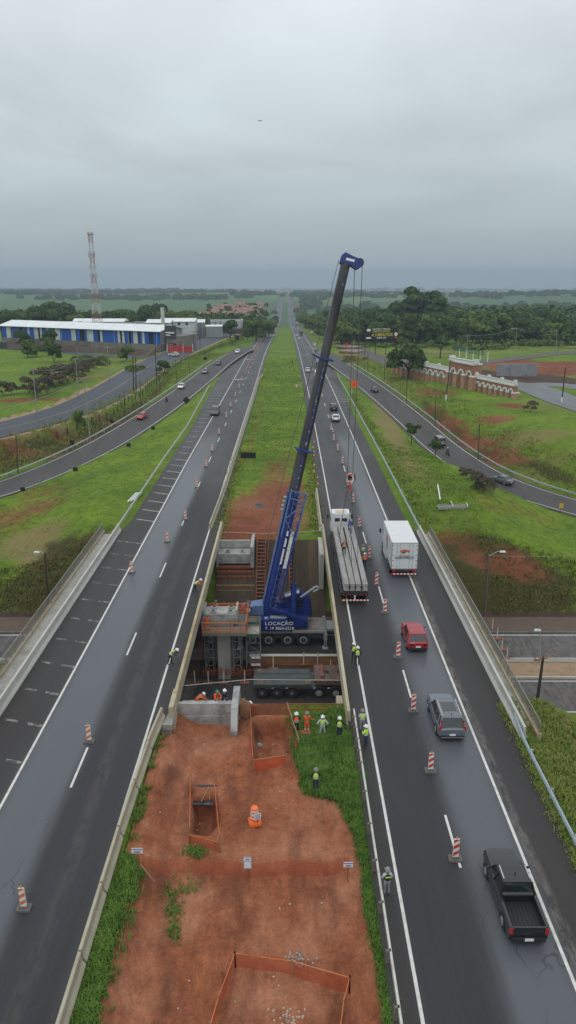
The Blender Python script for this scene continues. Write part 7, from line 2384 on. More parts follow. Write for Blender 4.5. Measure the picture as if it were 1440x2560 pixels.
m = MB(); p = hit(648, 1264); m.tube(tuple(p + Vector((0, 0, .0))), tuple(p + Vector((0, 0, .14))), .85, .8, 20); m.mat(1).tube(tuple(p + Vector((0, 0, .14))), tuple(p + Vector((0, 0, .16))), .62, .62, 20)
tag(m.build("manhole_ring", [CONC_D, BLACKP]), "round dark manhole ring in the red soil of the median", "manhole")
dr = empty("drain_structure", tuple(hit(1132, 1270)), 0, "open grey concrete drain box in the grass beside the right bridge approach", "drain"); O = Vector(dr.location)
m = MB(); m.b2(-2.1, 2.0, -.45, -.3, -.1, .35); m.b2(-2.1, 2.0, .35, .5, -.1, .3); m.build("wall", CONC, dr)
m = MB(); m.b2(-2.1, 2.0, -.3, .35, .02, .12); m.build("floor", material("wet_slate", (.16, .18, .21), .3, .2, 2), dr)
for x in (-.05, 1.95):
    m = MB(); m.bar((x, -.4, .35), (x + .2, 2.0 if x < 1 else 1.2, .35), .12, .12); m.build("kerb_bar", CONC_L, dr)
m = MB(); a = hit(1100, 1254); b = at_y(1112, 1190, a.y + 3.0); m.bar(tuple(a + Vector((0, 0, .3))), tuple(Vector((a.x + 1.0, a.y + 6.8, a.z + .5))), .16, .14); tag(m.build("concrete_bar", WHITEP), "long white concrete bar lying in the grass above the drain box", "concrete bar")
for k in range(3):
    m = MB(); a = hit(320 + k * 8, 1258 - k * 2); b = hit(342 + k * 6, 1236); m.bar(tuple(a + Vector((0, 0, .2))), tuple(b + Vector((0, 0, .25))), .2, .14)
    tag(m.build("spare_rail", WHITEP), "spare white rail lying on the grass beside the left guardrail, %s" % ["left", "middle", "right"][k], "rail", "spare rails on the grass")
o = MB(); a = hit(45, 1540); o.box(tuple(a + Vector((-.2, .8, .15))), (.5, 2.6, .12), rx=.5); o.box(tuple(a + Vector((.7, .8, .15))), (.4, 2.4, .12), rx=.5)
tag(o.build("drain_chute", CONC_L), "pair of pale drain chute slabs at the foot of the left slope", "drain")
def corrug(name, col, period=.35, amt=.12, axis=0, rough=.5):
    n = NB(name, rough)
    tc = n.N.new('ShaderNodeTexCoord'); s = n.N.new('ShaderNodeSeparateXYZ'); n.L.new(tc.outputs['Object'], s.inputs[0])
    w = n.math('SINE', n.math('MULTIPLY', s.outputs[axis], 2 * math.pi / period))
    c = n.N.new('ShaderNodeRGB'); c.outputs[0].default_value = (*col, 1)
    f = n.rng(w, -1, 1, 1 - amt, 1 + amt)
    f = n.math('MULTIPLY', f, n.rng(n.noise(.25, 5), .3, .7, .9, 1.08))
    MATS[name] = n.done(n.scale(c.outputs[0], f))
    return MATS[name]


ROOFW = corrug("white_sheet_roof", (.72, .75, .76), 1.6, .04)
BLUEP = corrug("blue_cladding", (.02, .10, .42), .5, .10)
WHITEC = corrug("white_cladding", (.52, .56, .57), .5, .07)
GREYCL = corrug("grey_cladding", (.27, .29, .30), .6, .06)
SHADE = material("deep_interior", (.015, .017, .022), .9, .2, 2)
BLOCKW = material("block_wall", (.20, .185, .165), .9, .2, 1.5, col2=(.12, .095, .075), fac2=(.45, .7), scale2=.25)
BROWNW = material("brown_block_wall", (.155, .110, .085), .9, .2, 1.5, col2=(.21, .185, .16), fac2=(.5, .7), scale2=.2)


def wall_frame(a, b):
    """frame whose x runs from a to b along the ground, y away, z up"""
    a, b = Vector(a), Vector(b)
    d = b - a; L_ = d.length; ang = math.atan2(d.y, d.x)
    return ang, L_


A = Vector((at_y(3, 850, 352).x, 352, -.9)); B = Vector((at_y(401, 868, 314).x, 314, -.9))
wh_ = empty("blue_white_warehouse", tuple(A), wall_frame(A, B)[0], "long low warehouse with blue and white walls and a white sheet roof", "warehouse")
ang, LW_ = wall_frame(A, B)
GH, EH, RH, DP = 3.0, 8.4, 10.6, 18.0
m = MB(); m.b2(0, LW_, .15, DP, 0, GH); m.build("plinth", BLOCKW, wh_)
m = MB(); m.b2(.1, LW_ - .1, .5, DP - .2, GH, EH - .1); m.build("interior", SHADE, wh_)
seq = [(5, 16, 'B'), (16, 27, 'W'), (27, 32, 'D'), (32, 48, 'B'), (48, 58, 'D'), (58, 69, 'B'), (69, 74, 'W'), (74, 85, 'B'), (85, 95, 'W'), (95, 100, 'D'), (100, 105, 'W'), (105, 117, 'B'), (117, 122, 'W'), (122, 133, 'B'), (133, 138, 'D'), (138, 150, 'W'),
       (150, 178, 'B'), (178, 189, 'W'), (189, 200, 'B'), (200, 211, 'D'), (211, 217, 'B'), (217, 233, 'W'), (233, 244, 'B'), (244, 250, 'D'), (250, 256, 'W'), (256, 294, 'B'), (294, 300, 'W'), (300, 305, 'D'), (305, 311, 'W'), (311, 322, 'B'), (322, 328, 'D'), (328, 333, 'B'), (333, 344, 'W'), (344, 349, 'D'), (349, 355, 'B'), (355, 361, 'W'), (361, 372, 'B'), (372, 383, 'D'), (383, 400, 'B')]
for x0, x1, k in seq:
    if k == 'D': continue
    def fx(px):
        r_ = ray(px, 850); lo_, hi_ = 0.0, 1.0
        for _ in range(30):
            mid = (lo_ + hi_) / 2; P_ = A.lerp(B, mid)
            if proj((P_.x, P_.y, 4))[0] < px: lo_ = mid
            else: hi_ = mid
        return lo_ * LW_
    a_, b_ = fx(x0), fx(x1)
    m = MB(); m.b2(a_ + .02, b_ - .02, .12, .35, GH, EH); m.build("wall_panel", BLUEP if k == 'B' else WHITEC, wh_)
m = MB(); m.loft([[(-.6, -1.0, EH - .1), (LW_ + .8, -1.0, EH - .1), (LW_ + .8, -1.0, EH + .08), (-.6, -1.0, EH + .08)], [(-.6, DP / 2, RH - .1), (LW_ + .8, DP / 2, RH - .1), (LW_ + .8, DP / 2, RH + .08), (-.6, DP / 2, RH + .08)],
                  [(-.6, DP + 1, EH - .1), (LW_ + .8, DP + 1, EH - .1), (LW_ + .8, DP + 1, EH + .08), (-.6, DP + 1, EH + .08)]], caps=False)
m.build("roof", ROOFW, wh_)
m = MB(); m.prism([(.4, GH), (DP - .3, GH), (DP - .3, EH - .1), (DP / 2, RH - .15), (.4, EH - .1)], LW_ - .25, LW_ - .05, 'x'); m.build("gable", GREYCL, wh_)
m = MB()
for x in np.arange(0, LW_, 7.5): m.b2(x - .06, x + .06, .05, .12, GH, EH)
m.build("eave_posts", WHITEC, wh_)
A2 = Vector((at_y(-60, 850, 330).x, 330, -1)); B2 = Vector((at_y(388, 890, 291).x, 291, -.9))
yw = empty("boundary_wall", tuple(A2), wall_frame(A2, B2)[0], "long brown block wall in front of the blue and white warehouse", "wall")
LL = wall_frame(A2, B2)[1]
m = MB(); m.b2(0, LL, 0, .2, -.8, 3.0); m.build("wall", BROWNW, yw)
m = MB()
for x in np.arange(2, LL, 5): m.b2(x - .15, x + .15, -.06, 0, -.8, 3.1)
m.build("pilasters", BLOCKW, yw)
m = MB(); m.b2(.34 * LL * .27, .34 * LL * .27 + 9, -.12, -.04, -.2, 3.05); m.build("gate", material("dark_teal_gate", (.03, .05, .05), .6), yw)
fs = empty("workshop_front", tuple(Vector((at_y(414, 860, 316).x, 316, -.9))), ang, "dark fronted workshop with a white name board at the end of the warehouse", "building")
m = MB(); m.b2(0, 7, .5, 14, 0, 6.5); m.build("wall", BLOCKW, fs)
m = MB(); m.b2(-.3, 5.4, .2, .5, 5.6, 11.0); m.build("fascia", material("charcoal_cladding", (.05, .055, .06), .7), fs)
m = MB(); m.b2(.2, 4.6, .12, .19, 7.6, 8.2); m.b2(.2, 2.6, .12, .19, 6.6, 7.1); m.build("name_board", TXW, fs)
m = MB(); m.b2(1.5, 5.0, .3, .49, 0, 3.4); m.build("doorway", SHADE, fs)
rg = empty("red_gate", tuple(Vector((at_y(418, 872, 303).x, 303, -.9))), .25, "tall red sheet gates beside the workshop", "gate")
m = MB(); m.b2(0, 6.4, 0, .2, 0, 3.6); m.build("leaf", material("gate_red", (.42, .03, .03), .6), rg)
m = MB(); m.b2(6.8, 10.6, 0, .2, 0, 3.2); m.build("leaf", material("gate_red", (0, 0, 0)), rg)
for x in (0, 6.6, 10.7):
    m = MB(); m.b2(x - .2, x + .2, -.1, .3, 0, 4.0); m.build("post", CONC_L, rg)
vb = white_suv.put(tuple(Vector((at_y(436, 880, 290).x, 288, .05))), 1.2, "white and red van parked on the bare ground by the red gates")
gs1 = empty("grey_shed", tuple(Vector((at_y(428, 832, 395).x, 395, -3.2))), .10, "tall grey sheet metal shed with a white vertical totem", "warehouse")
m = MB(); m.b2(0, 18, 0, 26, 0, 9.2); m.b2(-18, 0, 3, 22, 0, 6.6); m.build("wall", GREYCL, gs1)
m = MB(); m.b2(-.3, 18.3, -.3, 26.3, 9.2, 9.7); m.build("roof", ROOFW, gs1)
m = MB(); m.b2(9.6, 11.8, -.9, -.35, -.8, 9.9); m.build("totem", WHITEP, gs1)
m = MB(); m.b2(13.5, 14.4, -.06, -.01, 3.4, 5.0); m.build("window", GLASS, gs1)
m = MB()
for x in (-17.5, -9, 2, 4.5, 16): m.b2(x - .1, x + .1, -.12, -.02, 0, 9.2 if x > 0 else 6.6)
m.build("downpipe", DARKM, gs1)
gs3 = empty("grey_annex", tuple(Vector((at_y(515, 833, 390).x, 390, -3.2))), .10, "lower grey annex between the tall shed and the open frame hall", "building")
m = MB(); m.b2(0, 9, 0, 12, 0, 7.6); m.build("wall", GREYCL, gs3)
m = MB(); m.b2(-.2, 9.2, -.2, 12.2, 7.6, 7.95); m.build("roof", ROOFW, gs3)
gs2 = empty("frame_hall", tuple(Vector((at_y(524, 835, 420).x, 420, -4.6))), .05, "unfinished hall of steel frames with a white wall along its top", "warehouse")
for x in np.arange(0, 19, 3.1):
    m = MB(); m.b2(x - .14, x + .14, -.14, .14, 0, 9.5); m.b2(x - .14, x + .14, 9.86, 10.14, 0, 9.5); m.build("column", RUSTY, gs2)
m = MB()
for z in (3.2, 6.2, 9.3): m.b2(0, 18.6, -.12, .12, z - .12, z + .12)
m.build("beams", RUSTY, gs2)
m = MB(); m.b2(0, 19, 10.3, 10.6, 5.6, 10.6); m.build("back_wall", WHITEC, gs2)
m = MB(); m.b2(0, 19, 3, 10.3, 0, 5.4); m.build("interior", material("brown_interior", (.09, .06, .05), .9, .3, 1), gs2)
m = MB(); m.b2(18.4, 19, 0, 10.5, 7.5, 10.8); m.build("side_wall", WHITEC, gs2)
ct = empty("white_water_tower", tuple(Vector((at_y(408, 815, 345).x, 345, -1))), 0, "slim white tower rising behind the warehouse roof", "tower")
m = MB(); m.b2(-.75, .75, -.75, .75, 0, 16.8); m.build("shaft", CONC_L, ct)
m = MB(); m.b2(-.85, .85, -.85, .85, 16.8, 17.2); m.build("cap", CONC_L, ct)
ROOFG = material("grey_roof_sheet", (.16, .155, .15), .8, .25, .8)
for k, (px, pyt, w, h, d, Y, wm, rm, lab) in enumerate((
        (20, 808, 44, 4.5, 14, 400, 1, 0, "low building with a grey roof behind the left end of the warehouse"), (82, 806, 22, 5, 16, 410, 1, 1, "low pale building between the grey roofs behind the warehouse"),
        (118, 806, 26, 5, 18, 420, 0, 0, "wide grey roofed building behind the middle of the warehouse"), (183, 797, 9, 8, 8, 420, 0, 1, "pale two storey block left of the tower"),
        (207, 798, 22, 7, 14, 405, 2, 1, "blue grey shed with a white roof at the foot of the tower"), (270, 808, 26, 4.5, 20, 390, 0, 0, "grey roofed shed right of the tower"),
        (330, 806, 30, 4.5, 18, 395, 0, 0, "grey roofed shed behind the right part of the warehouse"), (365, 800, 12, 6, 14, 375, 1, 1, "white gabled shed beside the slim tower"),
        (398, 797, 18, 6.5, 14, 382, 1, 1, "white roofed shed left of the grey shed"))):
    Xc = at_y(px, pyt, Y).x; z1 = at_y(px, pyt, Y).z; z0 = -6.0
    o = empty("shed", (Xc, Y, z0), 0, lab, "building", "low buildings behind the warehouse")
    m = MB(); m.b2(0, w, 0, d, 0, z1 - z0 - 1.4); m.build("wall", [CONC, WHITEC, GREYCL][wm], o)
    m = MB(); m.prism([(-.5, z1 - z0 - 1.4), (d + .5, z1 - z0 - 1.4), (d / 2, z1 - z0)], -.5, w + .5, 'x'); m.build("roof", [ROOFG, ROOFW][rm], o)
    m = MB()
    for x in np.arange(1.5, w - 1, 4): m.b2(x, x + 1.4, -.06, .02, z1 - z0 - 3.2, z1 - z0 - 2.0)
    m.build("window", GLASS, o)

TW_Y = 372.0
tb = at_y(244, 812, TW_Y); tt = at_y(227.5, 582, TW_Y)
tw = empty("lattice_mast", (tb.x, TW_Y, -2), 0, "tall red and white lattice telephone mast behind the warehouse", "mast")
TWH = tt.z + 2
RW = [material("mast_red", (.36, .17, .13), .7, .15, 2), material("mast_white", (.55, .54, .53), .7, .12, 2)]
nseg = 22


def tw_w(z): return 2.6 - 1.75 * min(1, z / (TWH * .62)) if z < TWH * .62 else .85


for band in range(2):
    m = MB()
    for k in range(nseg):
        if (k // 2) % 2 != band: continue
        z0, z1 = TWH * k / nseg, TWH * (k + 1) / nseg
        w0, w1 = tw_w(z0), tw_w(z1)
        cs = [(-1, -1), (1, -1), (1, 1), (-1, 1)]
        for i in range(4):
            a, b = cs[i], cs[(i + 1) % 4]
            m.tube((a[0] * w0, a[1] * w0, z0), (a[0] * w1, a[1] * w1, z1), .11, n=5)
            m.tube((a[0] * w0, a[1] * w0, z0), (b[0] * w1, b[1] * w1, z1), .05, n=4); m.tube((b[0] * w0, b[1] * w0, z0), (a[0] * w1, a[1] * w1, z1), .05, n=4)
            m.tube((a[0] * w1, a[1] * w1, z1), (b[0] * w1, b[1] * w1, z1), .05, n=4)
    m.build("red_bands" if band == 0 else "white_bands", RW[band], tw)
for zf in (.80, .82, .62, .70, .52):
    m = MB()
    for a in range(5):
        t = a * 1.256 + zf * 9; m.box((1.6 * math.cos(t), 1.6 * math.sin(t), TWH * zf), (.4, .4, 1.9 if zf > .6 else 1.2), rz=t)
    m.tube((-1.5, 0, TWH * zf), (1.5, 0, TWH * zf), .07, n=4); m.build("antennas", material("antenna_grey", (.45, .46, .47), .6), tw)
m = MB(); m.b2(-1.5, 1.5, -1.5, 1.5, TWH * .985, TWH * .99)
for a in range(8): m.tube((1.5 * math.cos(a * .785), 1.5 * math.sin(a * .785), TWH * .985), (1.5 * math.cos(a * .785), 1.5 * math.sin(a * .785), TWH * 1.01), .06, n=4)
m.tube((0, 0, TWH), (0, 0, TWH + 3.5), .05, n=4); m.build("top_platform", GREYST, tw)

BRICKG = material("gate_brick", (.29, .125, .075), .9, .15, 2.5, col2=(.37, .19, .12), fac2=(.45, .7), scale2=1.2)
BRICKP = material("pillar_brick", (.42, .25, .16), .9, .15, 2.5, col2=(.33, .16, .10), fac2=(.45, .7), scale2=.9)
GW = material("gate_white", (.66, .66, .64), .7, .06, 2)
gL, gCL, gCR, gR = hit(985, 934), hit(1090, 961), hit(1180, 975), hit(1287, 996)
gdir = math.atan2(gR.y - gL.y, gR.x - gL.x)
gt = empty("arched_gate", (gL.x, gL.y, min(gL.z, gR.z) - .2), gdir, "long brick entrance gate with white arches and a white parapet", "gate")
GLn = (gR - gL).xy.length; c0_, c1_ = (gCL - gL).xy.length / GLn * GLn, (gCR - gL).xy.length


def arch_bay(x0, x1, H, th, pw, spring, parent):
    """brick wall with an arched opening between two pillars"""
    r_ = (x1 - x0 - pw) / 2; cx = (x0 + x1) / 2
    pts = [(cx - r_, spring)] + [(cx - r_ * math.cos(t), spring + r_ * math.sin(t)) for t in np.linspace(.15, math.pi - .15, 9)] + [(cx + r_, spring)]
    m = MB()
    top = [(x0, H), (x1, H)]
    P_ = [(x0, spring)] + pts + [(x1, spring)]
    for a, b in zip(P_[:-1], P_[1:]):
        if abs(b[0] - a[0]) < 1e-6: continue
        m.prism([a, b, (b[0], H), (a[0], H)], -th / 2, th / 2, 'y')
    m.build("arch_wall", BRICKG, parent)
    m = MB()
    for a, b in zip(pts[:-1], pts[1:]):
        ca, cb_ = Vector((a[0] - cx, a[1] - spring)), Vector((b[0] - cx, b[1] - spring))
        k = (r_ + .32) / max(r_, .1)
        m.prism([a, b, (cx + cb_.x * k, spring + cb_.y * k), (cx + ca.x * k, spring + ca.y * k)], -th / 2 - .1, -th / 2 - .003, 'y')
        m.prism([a, b, (cx + cb_.x * .9, spring + cb_.y * .9), (cx + ca.x * .9, spring + ca.y * .9)], -th / 2 - .05, th / 2 + .05, 'y')
    m.build("arch_trim", GW, parent)


def bays(x0, x1, n, H, th, pw, spring, ph):
    xs_ = np.linspace(x0, x1, n + 1)
    for i in range(n): arch_bay(xs_[i], xs_[i + 1], H, th, pw, spring, gt)
    for i, x in enumerate(xs_):
        m = MB(); m.b2(x - pw / 2, x + pw / 2, -th * .75, th * .75, -.8, spring - .02); m.build("pillar", BRICKP, gt)
        m = MB(); m.b2(x - pw / 2 - .06, x + pw / 2 + .06, -th * .8, th * .8, spring - .02, spring + .22); m.build("capital", GW, gt)
    m = MB(); m.b2(x0, x1, -th * .6, th * .6, H, H + .3)
    m.b2(x0, x1, -th * .42, -th * .28, H + .3, H + .85); m.b2(x0, x1, -th * .48, -th * .2, H + .85, H + 1.0)
    for x in np.linspace(x0, x1, max(2, int(n / 2) + 1)): m.b2(x - .3, x + .3, -th * .55, th * .1, H + .3, H + 1.35)
    m.build("parapet", GW, gt)
    return xs_


bays(0, c0_, 11, 4.0, 1.2, .9, 2.3, 0)
bays(c0_ + .3, c1_, 3, 6.6, 2.6, 1.7, 4.0, 0)
bays(c1_ + .3, GLn, 7, 3.7, 1.2, .9, 2.2, 0)
m = MB()
for k in range(5): m.tube((c0_ + 2 + k * 3.2, .6, 7.6), (c0_ + 2 + k * 3.2, .6, 9.8), .12, n=6)
m.build("sign_post", GW, gt)
text(gt, "Jardim Bosque", 2.1, ((c0_ + c1_) / 2 + .5, .5, 9.6), (math.pi / 2, 0, 0), material("sign_green", (.02, .14, .10), .6), sx=1.15)

gt.scale = (1, 1, 1.18)
bb0, bb1 = at_y(911, 836, 316), at_y(988, 840, 330)
bd = empty("billboard", (bb0.x, 316, 0), math.atan2(14, bb1.x - bb0.x) * .35, "black roadside billboard with yellow and white lettering before the wood", "billboard")
zt, zb_ = at_y(911, 820, 316).z, at_y(911, 849, 316).z; W_ = (bb1.x - bb0.x) * 1.02; H_ = zt - zb_
m = MB(); m.b2(0, W_, -.15, .1, zb_, zt); m.build("panel", material("billboard_black", (.012, .011, .012), .6), bd)
for k in range(4):
    m = MB(); m.tube((.6 + k * (W_ - 1.2) / 3, .3, hgt(bb0.x, 316) - 1), (.6 + k * (W_ - 1.2) / 3, .3, zb_ + 2), .16, n=6); m.build("post", POLEW, bd)
TXY = material("yellow_lettering", (.70, .62, .05), .6, .05, 4)
for s, sz_, zz, mt, x in (("CAFETERIA COMPLETA", .95, .87, TXW, .49), ("ALMOÇO E JANTAR", 1.05, .68, TXY, .49), ("A 3 MINUTOS", 1.85, .38, TXY, .52), ("SAÍDA 240", 1.1, .12, TXW, .5)):
    text(bd, s, sz_, (W_ * x, -.18, zb_ + H_ * zz), (math.pi / 2, 0, 0), mt, sx=.86)
m = MB(); m.tube((W_ * .93, -.2, zb_ + H_ * .42), (W_ * .93, -.16, zb_ + H_ * .42), .75, n=18); m.b2(W_ * .05, W_ * .19, -.2, -.16, zb_ + H_ * .06, zb_ + H_ * .2); m.ball((W_ * .12, -.18, zb_ + H_ * .8), (1.0, .05, .6), 10, 6, -.9)
m.build("white_marks", TXW, bd)
m = MB(); m.b2(W_ * .90, W_ * .96, -.2, -.16, zb_ + H_ * .05, zb_ + H_ * .24); m.build("red_mark", REDS, bd)
m = MB(); q0 = hit(1248, 942); m.box((q0.x + 6, q0.y + 2, q0.z + 1.6), (13, .5, 4.2), rz=.1)
tag(m.build("advert_wall", material("weathered_grey_panel", (.25, .26, .28), .8, .25, 1.2, col2=(.12, .12, .13), fac2=(.55, .65), scale2=.5)), "weathered grey panel wall beside the bare lot behind the gate", "wall")

SLABM = material("precast_brown", (.26, .19, .15), .9, .2, 1.2, col2=(.17, .12, .10), fac2=(.45, .7), scale2=.6)
rows = [((846, 884), (892, 884)), ((841, 872), (884, 873)), ((836, 862), (878, 861)), ((834, 852), (868, 851))]
for k, (a, b) in enumerate(rows):
    p0, p1 = hit(*a), hit(*b); d_ = (p1 - p0); L_ = d_.length
    o = empty("precast_stack", tuple(p0), math.atan2(d_.y, d_.x), "%s row from the front of brown precast pieces beyond the soil crossing" % ordn[k], "precast concrete", "rows of precast pieces")
    m = MB(); m.b2(0, L_, 0, 9, .7, 1.3); m.build("top_slab", SLABM, o)
    for i in range(8):
        m = MB(); m.b2(L_ * i / 7.5, L_ * i / 7.5 + .5, 0, 9, 0, .7); m.build("rib", SLABM, o)

WALLS = [material("house_cream", (.52, .44, .38), .9, .12, .4), material("house_pink", (.46, .30, .25), .9, .12, .4), material("house_white", (.60, .60, .58), .9, .1, .4)]
TILES = material("red_roof_tiles", (.30, .155, .115), .9, .35, .3, col2=(.17, .12, .10), fac2=(.45, .7), scale2=.3)
protos = []
for k in range(3):
    r_ = empty("house", (0, 0, 0), 0, "", "house")
    w, d, h = (9, 8, 4.2) if k else (12, 9, 5.2)
    m = MB(); m.b2(-w / 2, w / 2, -d / 2, d / 2, -2, h); m.build("wall", WALLS[k], r_)
    m = MB(); m.prism([(-d / 2 - .5, h), (d / 2 + .5, h), (0, h + 2.3)], -w / 2 - .5, w / 2 + .5, 'x'); m.build("roof", TILES, r_)
    for s in (-1, 1):
        m = MB(); m.b2(s * w * .25 - .8, s * w * .25 + .8, -d / 2 - .06, -d / 2 + .02, 1.2, 2.7); m.build("window", GLASS, r_)
    protos.append(Proto(r_))
random.seed(11)
for row in range(7):
    for i in range(15):
        px = 512 + i * 10.5 + row * 1.5 + random.uniform(-3, 3); py = 781 - row * 3.6 + random.uniform(-1, 1)
        if px > 668 - (6 - row) * 2: continue
        if (row > 4 and px < 545) or random.random() < .42: continue
        Y = 700 + row * 48; q = at_y(px, py, Y); q.z = max(q.z - 5.5, -80)
        g = q.z
        protos[random.randrange(3)].put((q.x, Y, g), random.uniform(-.5, .5), "small pale house with a red tile roof in the distant village", "houses of the distant village", scale=random.uniform(.6, 1.05))

def leaf_mat(name, c0, c1, c2):
    m = bpy.data.materials.new(name); m.use_nodes = True
    N, L = m.node_tree.nodes, m.node_tree.links
    b = N['Principled BSDF']; b.inputs['Roughness'].default_value = .75; b.inputs['Specular IOR Level'].default_value = .2
    g = N.new('ShaderNodeTexCoord'); n1 = N.new('ShaderNodeTexNoise'); n1.inputs['Scale'].default_value = .45; n1.inputs['Detail'].default_value = 4
    L.new(g.outputs['Object'], n1.inputs['Vector'])
    oi = N.new('ShaderNodeObjectInfo')
    a1 = N.new('ShaderNodeMapRange'); a1.inputs['From Min'].default_value = .35; a1.inputs['From Max'].default_value = .65; L.new(n1.outputs[0], a1.inputs[0])
    mx = N.new('ShaderNodeMix'); mx.data_type = 'RGBA'; mx.inputs['A'].default_value = (*c0, 1); mx.inputs['B'].default_value = (*c1, 1); L.new(a1.outputs[0], mx.inputs['Factor'])
    m2 = N.new('ShaderNodeMix'); m2.data_type = 'RGBA'; m2.inputs['B'].default_value = (*c2, 1); L.new(mx.outputs['Result'], m2.inputs['A'])
    a2 = N.new('ShaderNodeMath'); a2.operation = 'MULTIPLY'; a2.inputs[1].default_value = .7; L.new(oi.outputs['Random'], a2.inputs[0]); L.new(a2.outputs[0], m2.inputs['Factor'])
    L.new(m2.outputs['Result'], b.inputs['Base Color'])
    return m


LEAF = leaf_mat("tree_leaves", (.050, .098, .022), (.105, .170, .032), (.12, .15, .036))
LEAFD = leaf_mat("dark_tree_leaves", (.034, .070, .019), (.072, .122, .026), (.055, .095, .028))
LEAFB = leaf_mat("scrub_leaves", (.070, .062, .032), (.11, .095, .050), (.06, .075, .03))
BARK = material("bark", (.075, .058, .045), .95, .25, 3)


def crown_mesh(name, seed, rad, hgt_, leaf, count, lobes=9, mat=None, base=.35, spread=1.0, lump=.42):
    """leaf sprays spread through several lobes; open between them"""
    r = np.random.default_rng(seed)
    c = []
    for k in range(lobes):
        a = r.uniform(0, 2 * math.pi); q = math.sqrt(r.uniform(0, 1)) * .72 * rad * spread; z = hgt_ * (base + (1 - base) * r.uniform(.10, .82))
        c.append((q * math.cos(a), q * math.sin(a), z, rad * r.uniform(.28, lump)))
    c.append((0, 0, hgt_ * .72, rad * .5))
    c = np.array(c)
    w = c[:, 3] ** 2; pick = r.choice(len(c), count, p=w / w.sum())
    d = r.normal(size=(count, 3)); d /= np.linalg.norm(d, axis=1)[:, None]
    d[:, 2] = np.where(d[:, 2] < -.3, -d[:, 2] * .5, d[:, 2])
    rr = c[pick, 3] * r.uniform(.72, 1.08, count)
    P = c[pick, :3] + d * rr[:, None] * np.array([1, 1, .78])
    n_ = d + r.normal(size=(count, 3)) * .55; n_ /= np.linalg.norm(n_, axis=1)[:, None]
    t = np.cross(n_, r.normal(size=(count, 3))); t /= np.linalg.norm(t, axis=1)[:, None]; b_ = np.cross(n_, t)
    s = leaf * r.uniform(.6, 1.3, count)[:, None]
    V_ = np.stack([P - t * s - b_ * s * .6, P + t * s * .9 - b_ * s * .5, P + t * s + b_ * s * .6 + n_ * s * .25, P - t * s * .8 + b_ * s * .7], 1).reshape(-1, 3)
    me = bpy.data.meshes.new(name); me.vertices.add(len(V_)); me.vertices.foreach_set('co', V_.ravel())
    me.loops.add(count * 4); me.loops.foreach_set('vertex_index', np.arange(count * 4)); me.polygons.add(count)
    me.polygons.foreach_set('loop_start', np.arange(0, count * 4, 4)); me.polygons.foreach_set('loop_total', np.full(count, 4)); me.update()
    me.materials.append(mat or LEAF)
    return me


def tree_proto(name, seed, rad, h, leaf, count, mat, cat="tree", trunk=.28, base=.35, lobes=9, lump=.42):
    r_ = empty(name, (0, 0, 0), 0, "", cat)
    o = bpy.data.objects.new("crown", crown_mesh("crown", seed, rad, h, leaf, count, lobes, mat, base, lump=lump)); COL.objects.link(o); o.parent = r_
    m = MB(); rr = random.Random(seed)
    m.tube((0, 0, -.5), (.1, .05, h * base), trunk, trunk * .7, 8)
    for k in range(5):
        a = k * 1.26 + rr.random(); e = (rad * .55 * math.cos(a), rad * .55 * math.sin(a), h * rr.uniform(.55, .75))
        m.tube((.1, .05, h * base * rr.uniform(.7, 1)), e, trunk * .5, trunk * .15, 6)
    m.build("trunk", BARK, r_)
    return Proto(r_)


FT = [tree_proto("broadleaf_tree", 20 + k, 5.2 + (k % 3) * .8, 10 + (k % 4) * 1.6, .62, 2100, [LEAF, LEAFD][k % 2], base=.12, lobes=10 + k % 3) for k in range(6)]
TALL = [tree_proto("tall_tree", 60 + k, 5.5, 20, .8, 2600, LEAFD, base=.25, lobes=14) for k in range(2)]
random.seed(5)
for k in range(34):
    px = random.uniform(520, 668); Y = random.uniform(700, 1000); q = at_y(px, 781 - (Y - 700) / 48 * 3.6, Y)
    FT[k % 6].put((q.x, Y, q.z - 5), k, "small dark tree between the houses of the distant village", "trees of the distant village", scale=.55)


def put_tree(pr, px, py, lab, grp=None, s=1.0, Y=None):
    if Y is None: p = hit(px, py)
    else: q = at_y(px, py, Y); p = Vector((q.x, Y, hgt(q.x, Y)))
    return pr.put((p.x, p.y, p.z - .1), random.uniform(0, 6.28), lab, grp, scale=(s * random.uniform(.9, 1.1), s * random.uniform(.9, 1.1), s * random.uniform(.9, 1.1)))


big = tree_proto("spreading_tree", 7, 7.2, 10.2, .42, 5200, LEAFD, trunk=.45, base=.36, lobes=12, lump=.36)
put_tree(big, 1021, 948, "broad dark round tree beside the left end of the arched gate", s=.98)
t2 = tree_proto("slim_tree", 8, 3.6, 9.5, .42, 1300, LEAFD, trunk=.28, base=.4, lobes=6, lump=.4)
put_tree(t2, 1100, 896, "slim dark tree standing alone in the field behind the round tree", s=1.15)
for k, (px, py, s, lab) in enumerate(((70, 893, .95, "dark tree on the green field, leftmost of the field trees"), (127, 872, .9, "wide dark tree in front of the warehouse, upper left of the field"), (124, 880, .6, "low leafy tree just below the wide dark tree"),
                                      (136, 908, .72, "small round tree nearest the camera on the green field"), (317, 903, .8, "light green tree at the corner of the side street"), (58, 868, .95, "dark tree against the brown wall at the left"),
                                      (199, 1058, .55, "bushy small tree on the bank above the left slip road"), (410, 936, .55, "small leafy tree on the verge between road and bank"), (90, 893, .5, "low shrubby tree right of the leftmost field tree"))):
    pr = FT[k % 6]; put_tree(pr, px, py, lab, "single trees on the left", s * (.62 if py > 1000 else .78))
put_tree(FT[1], 576, 846, "round dark green tree beside the black sign backs", None, .8)
put_tree(TALL[0], 612, 836, "dark tree at the end of the grey annex", None, .45)
DRYB = leaf_mat("dry_leaves", (.085, .070, .050), (.13, .105, .07), (.10, .095, .05))
db = tree_proto("dry_bush", 91, 1.8, 2.6, .10, 1100, DRYB, trunk=.06, base=.1, lobes=7)
